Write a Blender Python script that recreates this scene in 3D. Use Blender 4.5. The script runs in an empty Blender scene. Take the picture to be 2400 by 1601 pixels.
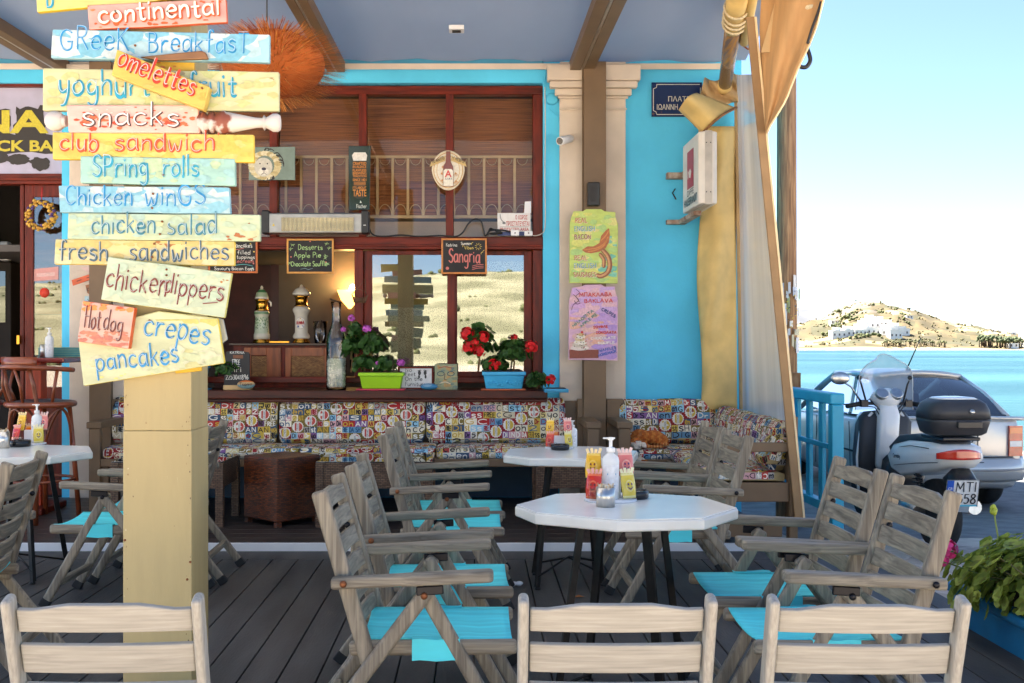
import bpy, bmesh, math, random
from mathutils import Vector, Matrix
random.seed(7)
R = math.radians
SC = bpy.context.scene
COLL = SC.collection
# ---------------------------------------------------------------- camera, sky, sun, exposure
CAMZ = 1.36
cam = bpy.data.objects.new('camera', bpy.data.cameras.new('camera'))
COLL.objects.link(cam); SC.camera = cam
cam.location = (0, 0, CAMZ); cam.rotation_euler = (R(90), 0, 0)
cam.data.sensor_width = 36; cam.data.lens = 37.5
cam.data.shift_x = 0.0354; cam.data.shift_y = 0.0023
cam.data.clip_start = 0.05; cam.data.clip_end = 20000
SUN_EL, SUN_AZ = 55.0, -48.0          # azimuth measured from +Y, positive towards +X
W = bpy.data.worlds.new('World'); SC.world = W; W.use_nodes = True
wn = W.node_tree.nodes; wl = W.node_tree.links
sky = wn.new('ShaderNodeTexSky'); sky.sky_type = 'NISHITA'; sky.sun_disc = False
sky.sun_elevation = R(SUN_EL); sky.sun_rotation = R(SUN_AZ)
sky.air_density = .62; sky.dust_density = .25; sky.ozone_density = 2.0; sky.altitude = 0
bg = wn['Background']; bg.inputs['Strength'].default_value = 0.05
wl.new(sky.outputs[0], bg.inputs['Color'])
sl = bpy.data.lights.new('sun', 'SUN'); sl.energy = 5.0; sl.angle = R(0.5); sl.color = (1.0, 0.96, 0.88)
sun = bpy.data.objects.new('sun', sl); COLL.objects.link(sun)
_d = Vector((math.sin(R(SUN_AZ))*math.cos(R(SUN_EL)), math.cos(R(SUN_AZ))*math.cos(R(SUN_EL)), math.sin(R(SUN_EL))))
sun.rotation_euler = _d.to_track_quat('Z', 'Y').to_euler(); sun.location = (-10, 20, 30)
SC.view_settings.view_transform = 'Standard'; SC.view_settings.look = 'None'
SC.view_settings.exposure = 2.95; SC.view_settings.gamma = 1
SC.render.engine = 'CYCLES'

# ---------------------------------------------------------------- helpers
def P(x, y, Y):            # a point seen at (x, y) on the plan drawing, at distance Y
    return Vector(((x-1092.2)*Y/2449.0, Y, CAMZ-(y-789.5)*Y/2449.0))
def lin(v):
    v = v/255.0
    return v/12.92 if v <= 0.04045 else ((v+0.055)/1.055)**2.4
def c(r, g, b): return (lin(r), lin(g), lin(b))
def mulc(a, k): return tuple(min(1, x*k) for x in a)
def mixc(a, b, t): return tuple(x*(1-t)+y*t for x, y in zip(a, b))

MATS = {}
def mat(name, col=None, rough=.6, metal=0., var=.15, scale=8., stretch=(1, 1, 1), col2=None, bump=0., bscale=None,
        spec=.5, detail=5, contrast=(.35, .65), coat=0., trans=0., uv=False, vein=0.):
    """noise-varied principled material; col None reads the mesh colour attribute"""
    if name in MATS: return MATS[name]
    m = bpy.data.materials.new(name); m.use_nodes = True
    n = m.node_tree.nodes; l = m.node_tree.links
    b = n['Principled BSDF']
    tc = n.new('ShaderNodeTexCoord'); oi = n.new('ShaderNodeObjectInfo')
    ad = n.new('ShaderNodeVectorMath'); ad.operation = 'MULTIPLY_ADD'
    ad.inputs[1].default_value = (37, 53, 71)
    l.new(oi.outputs['Random'], ad.inputs[0]); l.new(tc.outputs['UV' if uv else 'Object'], ad.inputs[2])
    mp = n.new('ShaderNodeMapping'); mp.inputs['Scale'].default_value = stretch
    l.new(ad.outputs[0], mp.inputs[0])
    nz = n.new('ShaderNodeTexNoise'); nz.inputs['Scale'].default_value = scale; nz.inputs['Detail'].default_value = detail
    nz.inputs['Distortion'].default_value = vein
    l.new(mp.outputs[0], nz.inputs['Vector'])
    cr = n.new('ShaderNodeMapRange'); cr.inputs[1].default_value = contrast[0]; cr.inputs[2].default_value = contrast[1]
    l.new(nz.outputs['Fac'], cr.inputs[0])
    mx = n.new('ShaderNodeMix'); mx.data_type = 'RGBA'
    l.new(cr.outputs[0], mx.inputs[0])
    if col is None:
        at = n.new('ShaderNodeAttribute'); at.attribute_name = 'Col'
        d = n.new('ShaderNodeMix'); d.data_type = 'RGBA'; d.blend_type = 'MULTIPLY'; d.inputs[0].default_value = 1
        k = 1-var*1.6; d.inputs[7].default_value = (k, k, k, 1)
        l.new(at.outputs['Color'], d.inputs[6])
        l.new(d.outputs[2], mx.inputs[6]); l.new(at.outputs['Color'], mx.inputs[7])
    else:
        a2 = col2 if col2 else mulc(col, 1+var)
        a1 = mulc(col, 1-var) if not col2 else col
        mx.inputs[6].default_value = (*a1, 1); mx.inputs[7].default_value = (*a2, 1)
    l.new(mx.outputs[2], b.inputs['Base Color'])
    b.inputs['Roughness'].default_value = rough; b.inputs['Metallic'].default_value = metal
    b.inputs['Specular IOR Level'].default_value = spec
    if coat: b.inputs['Coat Weight'].default_value = coat; b.inputs['Coat Roughness'].default_value = .15
    if trans: b.inputs['Transmission Weight'].default_value = trans
    if bump:
        bp = n.new('ShaderNodeBump'); bp.inputs['Strength'].default_value = bump; bp.inputs['Distance'].default_value = .01
        if bscale:
            n2 = n.new('ShaderNodeTexNoise'); n2.inputs['Scale'].default_value = bscale; n2.inputs['Detail'].default_value = 4
            l.new(mp.outputs[0], n2.inputs['Vector']); l.new(n2.outputs['Fac'], bp.inputs['Height'])
        else: l.new(nz.outputs['Fac'], bp.inputs['Height'])
        l.new(bp.outputs[0], b.inputs['Normal'])
    MATS[name] = m
    return m

def glass_mat(name, tint=(1, 1, 1), refl=.25, rough=.0, haze=0., hazecol=(.8, .8, .8), fres=True):
    if name in MATS: return MATS[name]
    m = bpy.data.materials.new(name); m.use_nodes = True
    n = m.node_tree.nodes; l = m.node_tree.links; n.remove(n['Principled BSDF']); out = n['Material Output']
    t = n.new('ShaderNodeBsdfTransparent'); t.inputs[0].default_value = (*tint, 1)
    g = n.new('ShaderNodeBsdfGlossy'); g.inputs['Roughness'].default_value = rough
    mx = n.new('ShaderNodeMixShader')
    if fres:
        lw = n.new('ShaderNodeLayerWeight'); lw.inputs[0].default_value = .35
        ma = n.new('ShaderNodeMath'); ma.operation = 'ADD'; ma.use_clamp = True; ma.inputs[1].default_value = refl-.08
        l.new(lw.outputs['Fresnel'], ma.inputs[0]); l.new(ma.outputs[0], mx.inputs[0])
    else: mx.inputs[0].default_value = refl
    l.new(t.outputs[0], mx.inputs[1]); l.new(g.outputs[0], mx.inputs[2])
    last = mx
    if haze:
        d = n.new('ShaderNodeBsdfDiffuse'); d.inputs[0].default_value = (*hazecol, 1)
        tl = n.new('ShaderNodeBsdfTranslucent'); tl.inputs[0].default_value = (*hazecol, 1)
        ms = n.new('ShaderNodeMixShader'); ms.inputs[0].default_value = .5
        l.new(d.outputs[0], ms.inputs[1]); l.new(tl.outputs[0], ms.inputs[2])
        tc = n.new('ShaderNodeTexCoord'); mp = n.new('ShaderNodeMapping'); mp.inputs['Scale'].default_value = (2.2, 2.2, .25)
        nz = n.new('ShaderNodeTexNoise'); nz.inputs['Scale'].default_value = 1.2; nz.inputs['Detail'].default_value = 3
        l.new(tc.outputs['Object'], mp.inputs[0]); l.new(mp.outputs[0], nz.inputs['Vector'])
        mr = n.new('ShaderNodeMapRange'); mr.inputs[1].default_value = .35; mr.inputs[2].default_value = .7
        mr.inputs[3].default_value = haze*.72; mr.inputs[4].default_value = min(1, haze*1.2)
        l.new(nz.outputs['Fac'], mr.inputs[0])
        m2 = n.new('ShaderNodeMixShader'); l.new(mr.outputs[0], m2.inputs[0])
        l.new(mx.outputs[0], m2.inputs[1]); l.new(ms.outputs[0], m2.inputs[2]); last = m2
    l.new(last.outputs[0], out.inputs['Surface'])
    MATS[name] = m
    return m

def emit_mat(name, col, s):
    if name in MATS: return MATS[name]
    m = bpy.data.materials.new(name); m.use_nodes = True
    b = m.node_tree.nodes['Principled BSDF']; b.inputs['Base Color'].default_value = (*col, 1)
    b.inputs['Emission Color'].default_value = (*col, 1); b.inputs['Emission Strength'].default_value = s
    MATS[name] = m
    return m

LOC = {}
class MB:
    def __init__(s): s.V = []; s.F = []; s.C = []; s.S = []; s.U = []
    def add(s, vs, fs, col=(1, 1, 1), smooth=False, uvs=None):
        o = len(s.V); s.V += [Vector(v) for v in vs]
        for i, f in enumerate(fs):
            s.F.append([o+k for k in f]); s.S.append(smooth)
            s.C.append(col[i] if isinstance(col, list) else col)
            s.U.append(uvs[i] if uvs else None)
        return s
    def box(s, a, b, col=(1, 1, 1), M=None, taper=None):
        x0, y0, z0 = a; x1, y1, z1 = b
        vs = [Vector(p) for p in ((x0, y0, z0), (x1, y0, z0), (x1, y1, z0), (x0, y1, z0), (x0, y0, z1), (x1, y0, z1), (x1, y1, z1), (x0, y1, z1))]
        if taper:
            cx, cy = (x0+x1)/2, (y0+y1)/2
            for v in vs[4:]: v.x = cx+(v.x-cx)*taper; v.y = cy+(v.y-cy)*taper
        fs = [(3, 2, 1, 0), (4, 5, 6, 7), (0, 1, 5, 4), (1, 2, 6, 5), (2, 3, 7, 6), (3, 0, 4, 7)]
        ax = [(0, 1), (0, 1), (0, 2), (1, 2), (0, 2), (1, 2)]
        uvs = [[(vs[k][i], vs[k][j]) for k in f] for f, (i, j) in zip(fs, ax)]
        if M: vs = [M @ v for v in vs]
        return s.add(vs, fs, col, False, uvs)
    def beam(s, p, q, w, h, up=(0, 0, 1), col=(1, 1, 1), ext=0, w2=None, h2=None):
        """box from p to q: w across, h along 'up'"""
        p = Vector(p); q = Vector(q); d = (q-p).normalized(); p = p-d*ext; q = q+d*ext
        u = Vector(up); u = (u-d*u.dot(d)).normalized(); r = d.cross(u)
        w2 = w2 or w; h2 = h2 or h
        vs = [p-r*w/2-u*h/2, p+r*w/2-u*h/2, p+r*w/2+u*h/2, p-r*w/2+u*h/2, q-r*w2/2-u*h2/2, q+r*w2/2-u*h2/2, q+r*w2/2+u*h2/2, q-r*w2/2+u*h2/2]
        L = (q-p).length
        fs = [(0, 1, 2, 3), (7, 6, 5, 4), (4, 5, 1, 0), (5, 6, 2, 1), (6, 7, 3, 2), (7, 4, 0, 3)]
        uvs = [[(0, 0), (w, 0), (w, h), (0, h)]]*2+[[(0, L), (w, L), (w, 0), (0, 0)]]*4
        return s.add(vs, fs, col, False, uvs)
    def tube(s, pts, r, n=8, col=(1, 1, 1), cap=True, closed=False):
        pts = [Vector(p) for p in pts]; N = len(pts)
        rs = r if isinstance(r, (list, tuple)) else [r]*N
        vs = []; prev = None
        for i, p in enumerate(pts):
            if closed: d = pts[(i+1) % N]-pts[i-1]
            else: d = pts[min(i+1, N-1)]-pts[max(i-1, 0)]
            d.normalize()
            if prev is None:
                u = d.orthogonal().normalized()
            else:
                u = prev-d*prev.dot(d)
                u = u.normalized() if u.length > 1e-6 else d.orthogonal().normalized()
            prev = u; w = d.cross(u)
            vs += [p+(u*math.cos(2*math.pi*k/n)+w*math.sin(2*math.pi*k/n))*rs[i] for k in range(n)]
        fs = []
        for i in range(N if closed else N-1):
            j = (i+1) % N
            for k in range(n): fs.append((i*n+k, i*n+(k+1) % n, j*n+(k+1) % n, j*n+k))
        s.add(vs, fs, col, True)
        if cap and not closed:
            o = len(s.V)-len(vs)
            s.F.append([o+k for k in range(n)][::-1]); s.F.append([o+(N-1)*n+k for k in range(n)])
            s.S += [False]*2; s.C += [col if not isinstance(col, list) else col[0]]*2; s.U += [None]*2
        return s
    def lathe(s, prof, cen=(0, 0, 0), n=20, col=(1, 1, 1), M=None, smooth=True):
        """profile [(r, z)] turned about z; col may be a list, one per profile segment"""
        cen = Vector(cen); vs = []; fs = []; cs = []
        for r, z in prof:
            vs += [Vector((r*math.cos(2*math.pi*k/n), r*math.sin(2*math.pi*k/n), z)) for k in range(n)]
        for i in range(len(prof)-1):
            for k in range(n):
                fs.append((i*n+k, i*n+(k+1) % n, (i+1)*n+(k+1) % n, (i+1)*n+k)); cs.append(col[i] if isinstance(col, list) else col)
        if M: vs = [M @ v for v in vs]
        vs = [v+cen for v in vs]
        s.add(vs, fs, cs, smooth)
        o = len(s.V)-len(vs)
        for base, rev, cc in ((0, True, cs[0]), ((len(prof)-1)*n, False, cs[-1])):
            if prof[0 if rev else -1][0] > 1e-4:
                f = [o+base+k for k in range(n)]; s.F.append(f[::-1] if rev else f); s.S.append(False); s.C.append(cc); s.U.append(None)
        return s
    def prism(s, pts, d, col=(1, 1, 1), side=None):
        """polygon pts extruded by vector d"""
        pts = [Vector(p) for p in pts]; d = Vector(d); n = len(pts)
        vs = pts+[p+d for p in pts]
        fs = [list(range(n)), list(range(2*n-1, n-1, -1))]+[(i, n+i, n+(i+1) % n, (i+1) % n) for i in range(n)]
        nn = Vector((0, 0, 0))
        for i in range(n): nn += pts[i].cross(pts[(i+1) % n])
        if nn.dot(d) > 0: fs = [list(f)[::-1] for f in fs]
        return s.add(vs, fs, [col, col]+[side or col]*n)
    def ball(s, cen, r, n=10, m=7, col=(1, 1, 1), M=None):
        r = r if isinstance(r, (list, tuple)) else (r, r, r); cen = Vector(cen); vs = []; fs = []
        for i in range(m+1):
            t = math.pi*i/m
            for k in range(n):
                v = Vector((math.sin(t)*math.cos(2*math.pi*k/n)*r[0], math.sin(t)*math.sin(2*math.pi*k/n)*r[1], -math.cos(t)*r[2]))
                vs.append((M @ v if M else v)+cen)
        for i in range(m):
            for k in range(n): fs.append((i*n+k, i*n+(k+1) % n, (i+1)*n+(k+1) % n, (i+1)*n+k))
        return s.add(vs, fs, col, True)
    def grid(s, fn, nu, nv, col=(1, 1, 1), smooth=True):
        vs = [fn(i/nu, j/nv) for j in range(nv+1) for i in range(nu+1)]
        fs = [(j*(nu+1)+i, j*(nu+1)+i+1, (j+1)*(nu+1)+i+1, (j+1)*(nu+1)+i) for j in range(nv) for i in range(nu)]
        cs = [col((i+.5)/nu, (j+.5)/nv) for j in range(nv) for i in range(nu)] if callable(col) else col
        uv = [[((i+a)/nu, (j+b)/nv) for a, b in ((0, 0), (1, 0), (1, 1), (0, 1))] for j in range(nv) for i in range(nu)]
        return s.add(vs, fs, cs, smooth, uv)
    def build(s, name, m, parent=None, bevel=0, loc=None, smooth=None, seg=2, solid=0, weld=False):
        me = bpy.data.meshes.new(name)
        if parent is not None: off = LOC.get(parent.name, Vector((0, 0, 0)))
        elif loc is not None: off = Vector(loc)
        else:
            n = max(1, len(s.V))
            off = Vector((sum(v.x for v in s.V)/n, sum(v.y for v in s.V)/n, min(v.z for v in s.V)))
        me.from_pydata([v-off for v in s.V], [], s.F)
        for p, sm in zip(me.polygons, s.S): p.use_smooth = sm if smooth is None else smooth
        ca = me.color_attributes.new('Col', 'FLOAT_COLOR', 'CORNER')
        data = []
        for f, cc in zip(s.F, s.C): data += [cc[0], cc[1], cc[2], 1.0]*len(f)
        ca.data.foreach_set('color', data)
        if any(u is not None for u in s.U):
            uvl = me.uv_layers.new(name='UVMap'); dd = []
            for f, u in zip(s.F, s.U):
                for k in range(len(f)): dd += list(u[k]) if u else [0, 0]
            uvl.data.foreach_set('uv', dd)
        me.materials.append(m)
        if weld:
            bm = bmesh.new(); bm.from_mesh(me); bmesh.ops.remove_doubles(bm, verts=bm.verts, dist=1e-4)
            bmesh.ops.recalc_face_normals(bm, faces=bm.faces); bm.to_mesh(me); bm.free()
        o = bpy.data.objects.new(name, me); COLL.objects.link(o)
        if parent is not None: o.parent = parent; LOC[o.name] = off
        else: o.location = off; LOC[o.name] = off
        if bevel:
            b = o.modifiers.new('bevel', 'BEVEL'); b.width = bevel; b.segments = seg; b.limit_method = 'ANGLE'; b.angle_limit = R(40)
        if solid:
            b = o.modifiers.new('solid', 'SOLIDIFY'); b.thickness = solid; b.offset = 0
        return o

def tag(o, label=None, cat=None, group=None, kind=None):
    if label: o['label'] = label
    if cat: o['category'] = cat
    if group: o['group'] = group
    if kind: o['kind'] = kind
    return o
def thing(name, label, cat, loc=(0, 0, 0), group=None):
    o = bpy.data.objects.new(name, None); COLL.objects.link(o); o.empty_display_size = .1
    o.location = loc; LOC[o.name] = Vector(loc)
    return tag(o, label, cat, group)
def struct(o): o['kind'] = 'structure'; return o
def copy_tree(o, parent=None):
    q = o.copy(); COLL.objects.link(q)
    if parent: q.parent = parent
    for ch in [x for x in bpy.data.objects if x.parent == o]: copy_tree(ch, q)
    return q

# ---------------------------------------------------------------- brush lettering (one stroke per limb of a letter)
GL = {
'a': '4.2|3.4,3.2 2.3,4 .8,3.4 .3,1.8 .9,.3 2.2,.3 3.4,1.6;3.5,4 3.5,1 3.9,0', 'b': '4|.4,7 .4,0;.4,2.4 1.6,4 3.2,3.4 3.5,1.6 2.6,.1 1.2,0 .4,1',
'c': '3.7|3.3,3.4 2.2,4 .8,3.3 .3,1.8 .9,.4 2.2,0 3.4,.6', 'd': '4|3.3,3 2,4 .7,3.2 .3,1.6 1.1,.1 2.4,.3 3.3,1.6;3.4,7 3.4,0',
'e': '3.8|.4,2 3.3,2.3 3,3.5 1.9,4 .8,3.3 .3,1.8 .9,.4 2.2,0 3.4,.7', 'f': '3.2|3,6.4 2.2,7 1.4,6.2 1.3,3 1.3,0;.2,3.8 2.6,4',
'g': '4|3.3,3.2 2,4 .7,3.3 .4,1.8 1.2,.5 2.5,.8 3.4,2.2;3.4,4 3.4,-.8 2.8,-2.6 1.5,-3 .5,-2.3', 'h': '3.8|.4,7 .4,0;.4,2.3 1.6,3.9 2.9,3.7 3.2,2.2 3.2,0',
'i': '1.3|.5,4 .5,0;.5,5.5 .6,5.9', 'k': '3.7|.4,7 .4,0;3,4 .5,1.8;1.3,2.4 3.2,0', 'l': '1.4|.5,7 .5,0',
'm': '5|.3,4 .3,0;.3,2.5 1.2,3.9 2.1,3.5 2.3,0;2.3,2.6 3.3,3.9 4.3,3.4 4.5,0', 'n': '3.8|.4,4 .4,0;.4,2.4 1.6,3.9 2.9,3.6 3.2,2 3.2,0',
'o': '4|2,4 .7,3.2 .3,1.8 1,.3 2.2,.1 3.4,1.2 3.4,2.8 2.6,3.9 1.8,4', 'p': '4|.4,4 .4,-3;.4,2.4 1.6,4 3.2,3.3 3.4,1.7 2.5,.3 1.2,.2 .4,1.2',
'q': '4|3.3,3.2 2,4 .7,3.3 .4,1.6 1.4,.2 2.7,.6 3.4,2;3.5,4 3.5,-3', 'r': '3.1|.4,4 .4,0;.4,2.2 1.4,3.7 2.8,3.8', 's': '3.4|3,3.5 1.8,4 .6,3.4 .9,2.4 2.5,1.7 3,.8 2,0 .4,.4',
't': '3|1.4,6 1.4,1 2,0 2.8,.3;.2,4 2.7,4.1', 'u': '3.9|.4,4 .5,1.2 1.5,0 2.8,.6 3.3,2;3.4,4 3.4,0', 'v': '3.4|.2,4 1.6,0;1.6,0 3.1,4',
'w': '5|.2,4 .8,.4 1.5,.1 2.3,2.6;2.3,2.6 3,.2 3.8,.4 4.5,4', 'x': '3.4|.3,4 3,0;3,4 .3,0', 'y': '3.9|.4,4 .6,1.8 1.6,.8 3,1.6;3.4,4 3.2,0 2.4,-2.5 1.2,-3',
'z': '3.4|.3,4 3,4;3,4 .3,0;.3,0 3.2,0', 'A': '5|.2,0 2.3,7;2.3,7 4.4,0;1,2.4 3.6,2.4', 'B': '4.4|.5,7 .5,0;.5,7 2.8,6.8 3.2,5.2 2.4,3.9 .6,3.7;.6,3.7 3,3.5 3.8,1.8 2.8,.2 .5,0',
'C': '4.6|4.1,6 2.6,7 .9,5.9 .3,3.5 1,1 2.6,0 4.2,1', 'D': '4.6|.5,7 .5,0;.5,7 2.6,6.6 4,4.6 3.9,2.2 2.5,.4 .5,0', 'E': '4|.5,7 .5,0;.5,7 3.4,7;.5,3.7 3,3.7;.5,0 3.6,0',
'F': '3.8|.5,7 .5,0;.5,7 3.4,7;.5,3.7 2.8,3.7', 'G': '5|4.2,6 2.6,7 .9,5.9 .3,3.5 1,1 2.6,0 4,.8 4.3,3;4.4,3 2.8,3', 'H': '4.6|.5,7 .5,0;4,7 4,0;.5,3.6 4,3.6',
'I': '1.5|.6,7 .6,0', 'K': '4.4|.5,7 .5,0;3.8,7 .6,3.2;1.5,4.1 4,0', 'L': '3.8|.5,7 .5,0;.5,0 3.5,0', 'M': '5.6|.4,0 .8,7;.8,7 2.7,2;2.7,2 4.6,7;4.6,7 5,0',
'N': '4.8|.5,0 .5,7;.5,7 4,0;4,0 4,7', 'O': '5|2.5,7 .8,5.8 .3,3.5 .9,1.1 2.5,0 4.1,1.1 4.6,3.5 4,5.9 2.3,7', 'P': '4.2|.5,7 .5,0;.5,7 3,6.7 3.7,5.2 2.8,3.6 .6,3.3',
'R': '4.4|.5,7 .5,0;.5,7 3,6.7 3.6,5.2 2.6,3.8 .6,3.5;1.8,3.5 4,0', 'S': '4.2|3.7,6 2.4,7 .8,6.2 .8,4.6 2.2,3.6 3.6,2.6 3.6,1 2.2,0 .4,.9', 'T': '4.2|.2,7 4,7;2.1,7 2.1,0',
'U': '4.6|.5,7 .6,1.6 2.2,0 3.8,1.4 4,7', 'V': '4.6|.2,7 2.2,0;2.2,0 4.3,7', 'W': '6|.2,7 1.5,0;1.5,0 2.9,5;2.9,5 4.3,0;4.3,0 5.7,7', 'X': '4.4|.3,7 4,0;4,7 .3,0', 'Y': '4.4|.3,7 2.2,3.6;4.1,7 2.2,3.6;2.2,3.6 2.2,0',
'Z': '4.2|.3,7 3.8,7;3.8,7 .3,0;.3,0 3.9,0',
'0': '4|2,7 .6,5.8 .4,3 1,.6 2.2,0 3.4,1.3 3.5,4.5 2.9,6.5 1.8,7', '1': '2|.4,5.6 1.2,7;1.2,7 1.2,0', '2': '4|.5,5.6 1.8,7 3.3,6 3,4 .4,0;.4,0 3.6,0', '3': '4|.5,6.4 2,7 3.3,5.8 2.6,4 1.4,3.8;1.4,3.8 3.2,3.2 3.5,1.4 2,0 .3,.7',
'4': '4|2.8,7 .3,2;.3,2 3.6,2;2.8,7 2.8,0', '5': '4|3.4,7 .8,7;.8,7 .6,4;.6,4 2.4,4.3 3.5,2.8 2.8,.6 1.2,0 .3,.7', '6': '4|3,7 1,4.6 .5,2 1.4,.1 2.9,.4 3.4,2.2 2.4,3.8 .8,3', '8': '4|2,3.8 .7,5 1,6.6 2.4,7 3.3,5.6 2,3.8 .5,2.2 .8,.4 2.4,0 3.6,1.4 3,3 1.8,3.9',
'9': '4|3.3,5 2,3.5 .6,4.6 .8,6.4 2.2,7 3.3,5.6 3,0', '-': '3|.3,3 2.6,3', "'": '1.2|.6,7 .4,5.6', '!': '1.4|.6,7 .6,2;.6,.6 .6,.1', '~': '4|.2,2.6 1.2,3.6 2.6,2.6 3.7,3.6', '.': '1.2|.5,.4 .5,0', '*': '3|.3,5 2.5,2.4;.3,2.4 2.5,5;1.4,5.6 1.4,1.8',
'Π': '4.8|.5,0 .5,7;4,0 4,7;.1,7 4.4,7', 'Λ': '4.8|.2,0 2.3,7;2.3,7 4.4,0', 'Σ': '4.2|3.6,7 .5,7;.5,7 2.4,3.6;2.4,3.6 .5,0;.5,0 3.8,0', 'Φ': '5|2.4,7 2.4,0;2.4,5.8 .5,4.9 .5,2.4 2.4,1.4 4.3,2.4 4.3,4.9 2.4,5.8', 'Ω': '5|.3,0 1.6,0 .5,3.5 1.2,6.2 2.5,7 3.9,6.2 4.5,3.5 3.4,0 4.8,0',
}
def _cat(pts, n=5):
    if len(pts) < 3: return pts
    o = []
    for i in range(len(pts)-1):
        p0 = pts[max(i-1, 0)]; p1 = pts[i]; p2 = pts[i+1]; p3 = pts[min(i+2, len(pts)-1)]
        for k in range(n):
            t = k/n
            o.append(tuple(.5*((2*p1[j])+(-p0[j]+p2[j])*t+(2*p0[j]-5*p1[j]+4*p2[j]-p3[j])*t*t+(-p0[j]+3*p1[j]-3*p2[j]+p3[j])*t**3) for j in (0, 1)))
    return o+[pts[-1]]
def ribbon2(mb, pts, w, mp, col, off=0., taper=.7):
    """flat brush stroke along 2-D points; mp(x, y, off) places it"""
    n = len(pts)
    if n < 2: return
    Lf = []; Rt = []
    for i, p in enumerate(pts):
        a = pts[max(i-1, 0)]; b = pts[min(i+1, n-1)]
        dx, dy = b[0]-a[0], b[1]-a[1]; L = math.hypot(dx, dy) or 1
        t = i/(n-1); ww = w/2*(taper+(1-taper)*min(1, 4*min(t, 1-t)+.15))
        nx, ny = -dy/L*ww, dx/L*ww
        if i == 0:
            Lf.append((p[0]-dx/L*ww*.8+nx*.5, p[1]-dy/L*ww*.8+ny*.5)); Rt.append((p[0]-dx/L*ww*.8-nx*.5, p[1]-dy/L*ww*.8-ny*.5))
        Lf.append((p[0]+nx, p[1]+ny)); Rt.append((p[0]-nx, p[1]-ny))
        if i == n-1:
            Lf.append((p[0]+dx/L*ww*.8+nx*.5, p[1]+dy/L*ww*.8+ny*.5)); Rt.append((p[0]+dx/L*ww*.8-nx*.5, p[1]+dy/L*ww*.8-ny*.5))
    m = len(Lf)
    vs = [mp(*q, off) for q in Lf]+[mp(*q, off) for q in Rt]
    mb.add(vs, [(i, i+1, m+i+1, m+i) for i in range(m-1)], col)
def brush(mb, text, mp, x0, y0, x1, y1, xh, lw, col, jit=.12, sd=1, off=0., shade=None):
    """letters along the line (x0,y0)-(x1,y1), y downwards, x-height xh"""
    rg = random.Random(sd)
    adv = sum(float(GL[ch].split('|')[0])+.7 if ch in GL else 2.6 for ch in text)
    dx, dy = x1-x0, y1-y0; L = math.hypot(dx, dy); ex, ey = dx/L, dy/L; sx = L/adv; sy = xh/4.; x = 0; k = 0
    for ch in text:
        if ch not in GL: x += 2.6; continue
        wd, st = GL[ch].split('|'); jy = rg.uniform(-jit, jit)*4; js = rg.uniform(1-jit, 1+jit); sl = rg.uniform(-jit, jit)*.8
        for s_ in st.split(';'):
            pts = [tuple(map(float, q.split(','))) for q in s_.split()]
            pts = _cat(pts)
            q = [((x+a+sl*b*.5)*sx, (b*js+jy)*sy) for a, b in pts]
            q = [(x0+ex*a+ey*b, y0+ey*a-ex*b) for a, b in q]
            cc = col if not shade else mixc(col, shade, rg.random())
            ribbon2(mb, q, lw*rg.uniform(.85, 1.15), mp, cc, off+k*.00006); k += 1
        x += float(wd)+.7
def font_text(mb, s, mp, x0, y0, x1, y1, col, off=0., bold=0.):
    """type set in the built-in face, fitted to the box (x0,y0)-(x1,y1), y downwards"""
    cu = bpy.data.curves.new('t', 'FONT'); cu.body = s; cu.resolution_u = 3; cu.offset = bold
    o = bpy.data.objects.new('t', cu); COLL.objects.link(o)
    dg = bpy.context.evaluated_depsgraph_get(); dg.update()
    me = bpy.data.meshes.new_from_object(o.evaluated_get(dg))
    vs = [v.co.copy() for v in me.vertices]; fs = [list(p.vertices) for p in me.polygons]
    bpy.data.objects.remove(o); bpy.data.curves.remove(cu); bpy.data.meshes.remove(me)
    if not vs: return
    ax, bx = min(v.x for v in vs), max(v.x for v in vs); ay, by = min(v.y for v in vs), max(v.y for v in vs)
    q = [mp(x0+(v.x-ax)/(bx-ax+1e-9)*(x1-x0), y1+(v.y-ay)/(by-ay+1e-9)*(y0-y1), off) for v in vs]
    mb.add(q, fs, col)
def front(Y, gap=.0015):     # map for something painted on an upright face at distance Y
    return lambda x, y, o=0.: P(x, y, Y)+Vector((0, -gap-o, 0))
def ell(cx, cy, rx, ry, n=20, a0=0., a1=2*math.pi):
    return [(cx+rx*math.cos(a0+(a1-a0)*i/n), cy+ry*math.sin(a0+(a1-a0)*i/n)) for i in range(n)]
def patch(mb, pts, mp, col, off=0.):
    mb.add([mp(x, y, off) for x, y in pts], [list(range(len(pts)))], col)
# ---------------------------------------------------------------- palette
BLUE = c(86, 200, 240); CREAM = c(212, 196, 178); BROWN = c(112, 88, 62); TAN = c(190, 166, 118); MAHOG = c(98, 26, 7)
m_deck = mat('deck_boards', c(62, 60, 58), rough=.62, var=.3, scale=3, stretch=(3, .5, 3), bump=.25, bscale=40)
m_plat = mat('platform_boards', c(52, 44, 40), rough=.42, var=.3, scale=3, stretch=(.5, 4, 3), bump=.15, bscale=40)
m_blue = mat('blue_wall_paint', BLUE, rough=.75, var=.1, scale=1.6, detail=10, bump=.2, bscale=45)
m_cream = mat('cream_wall_paint', CREAM, rough=.8, var=.1, scale=2.5, detail=10, bump=.15, bscale=50)
m_brown = mat('brown_paint', BROWN, rough=.5, var=.08, scale=5, bump=.05, bscale=50)
m_tan = mat('tan_paint', c(165, 147, 101), rough=.5, var=.09, scale=3, stretch=(3, 3, .5), bump=.12, bscale=18, detail=9)
m_mahog = mat('mahogany', MAHOG, rough=.45, var=.4, scale=5, stretch=(6, 6, .8), spec=.3, bump=.05)
m_mahogx = mat('mahogany_across', MAHOG, rough=.45, var=.4, scale=5, stretch=(.8, 6, 6), spec=.3, bump=.05)
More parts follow.
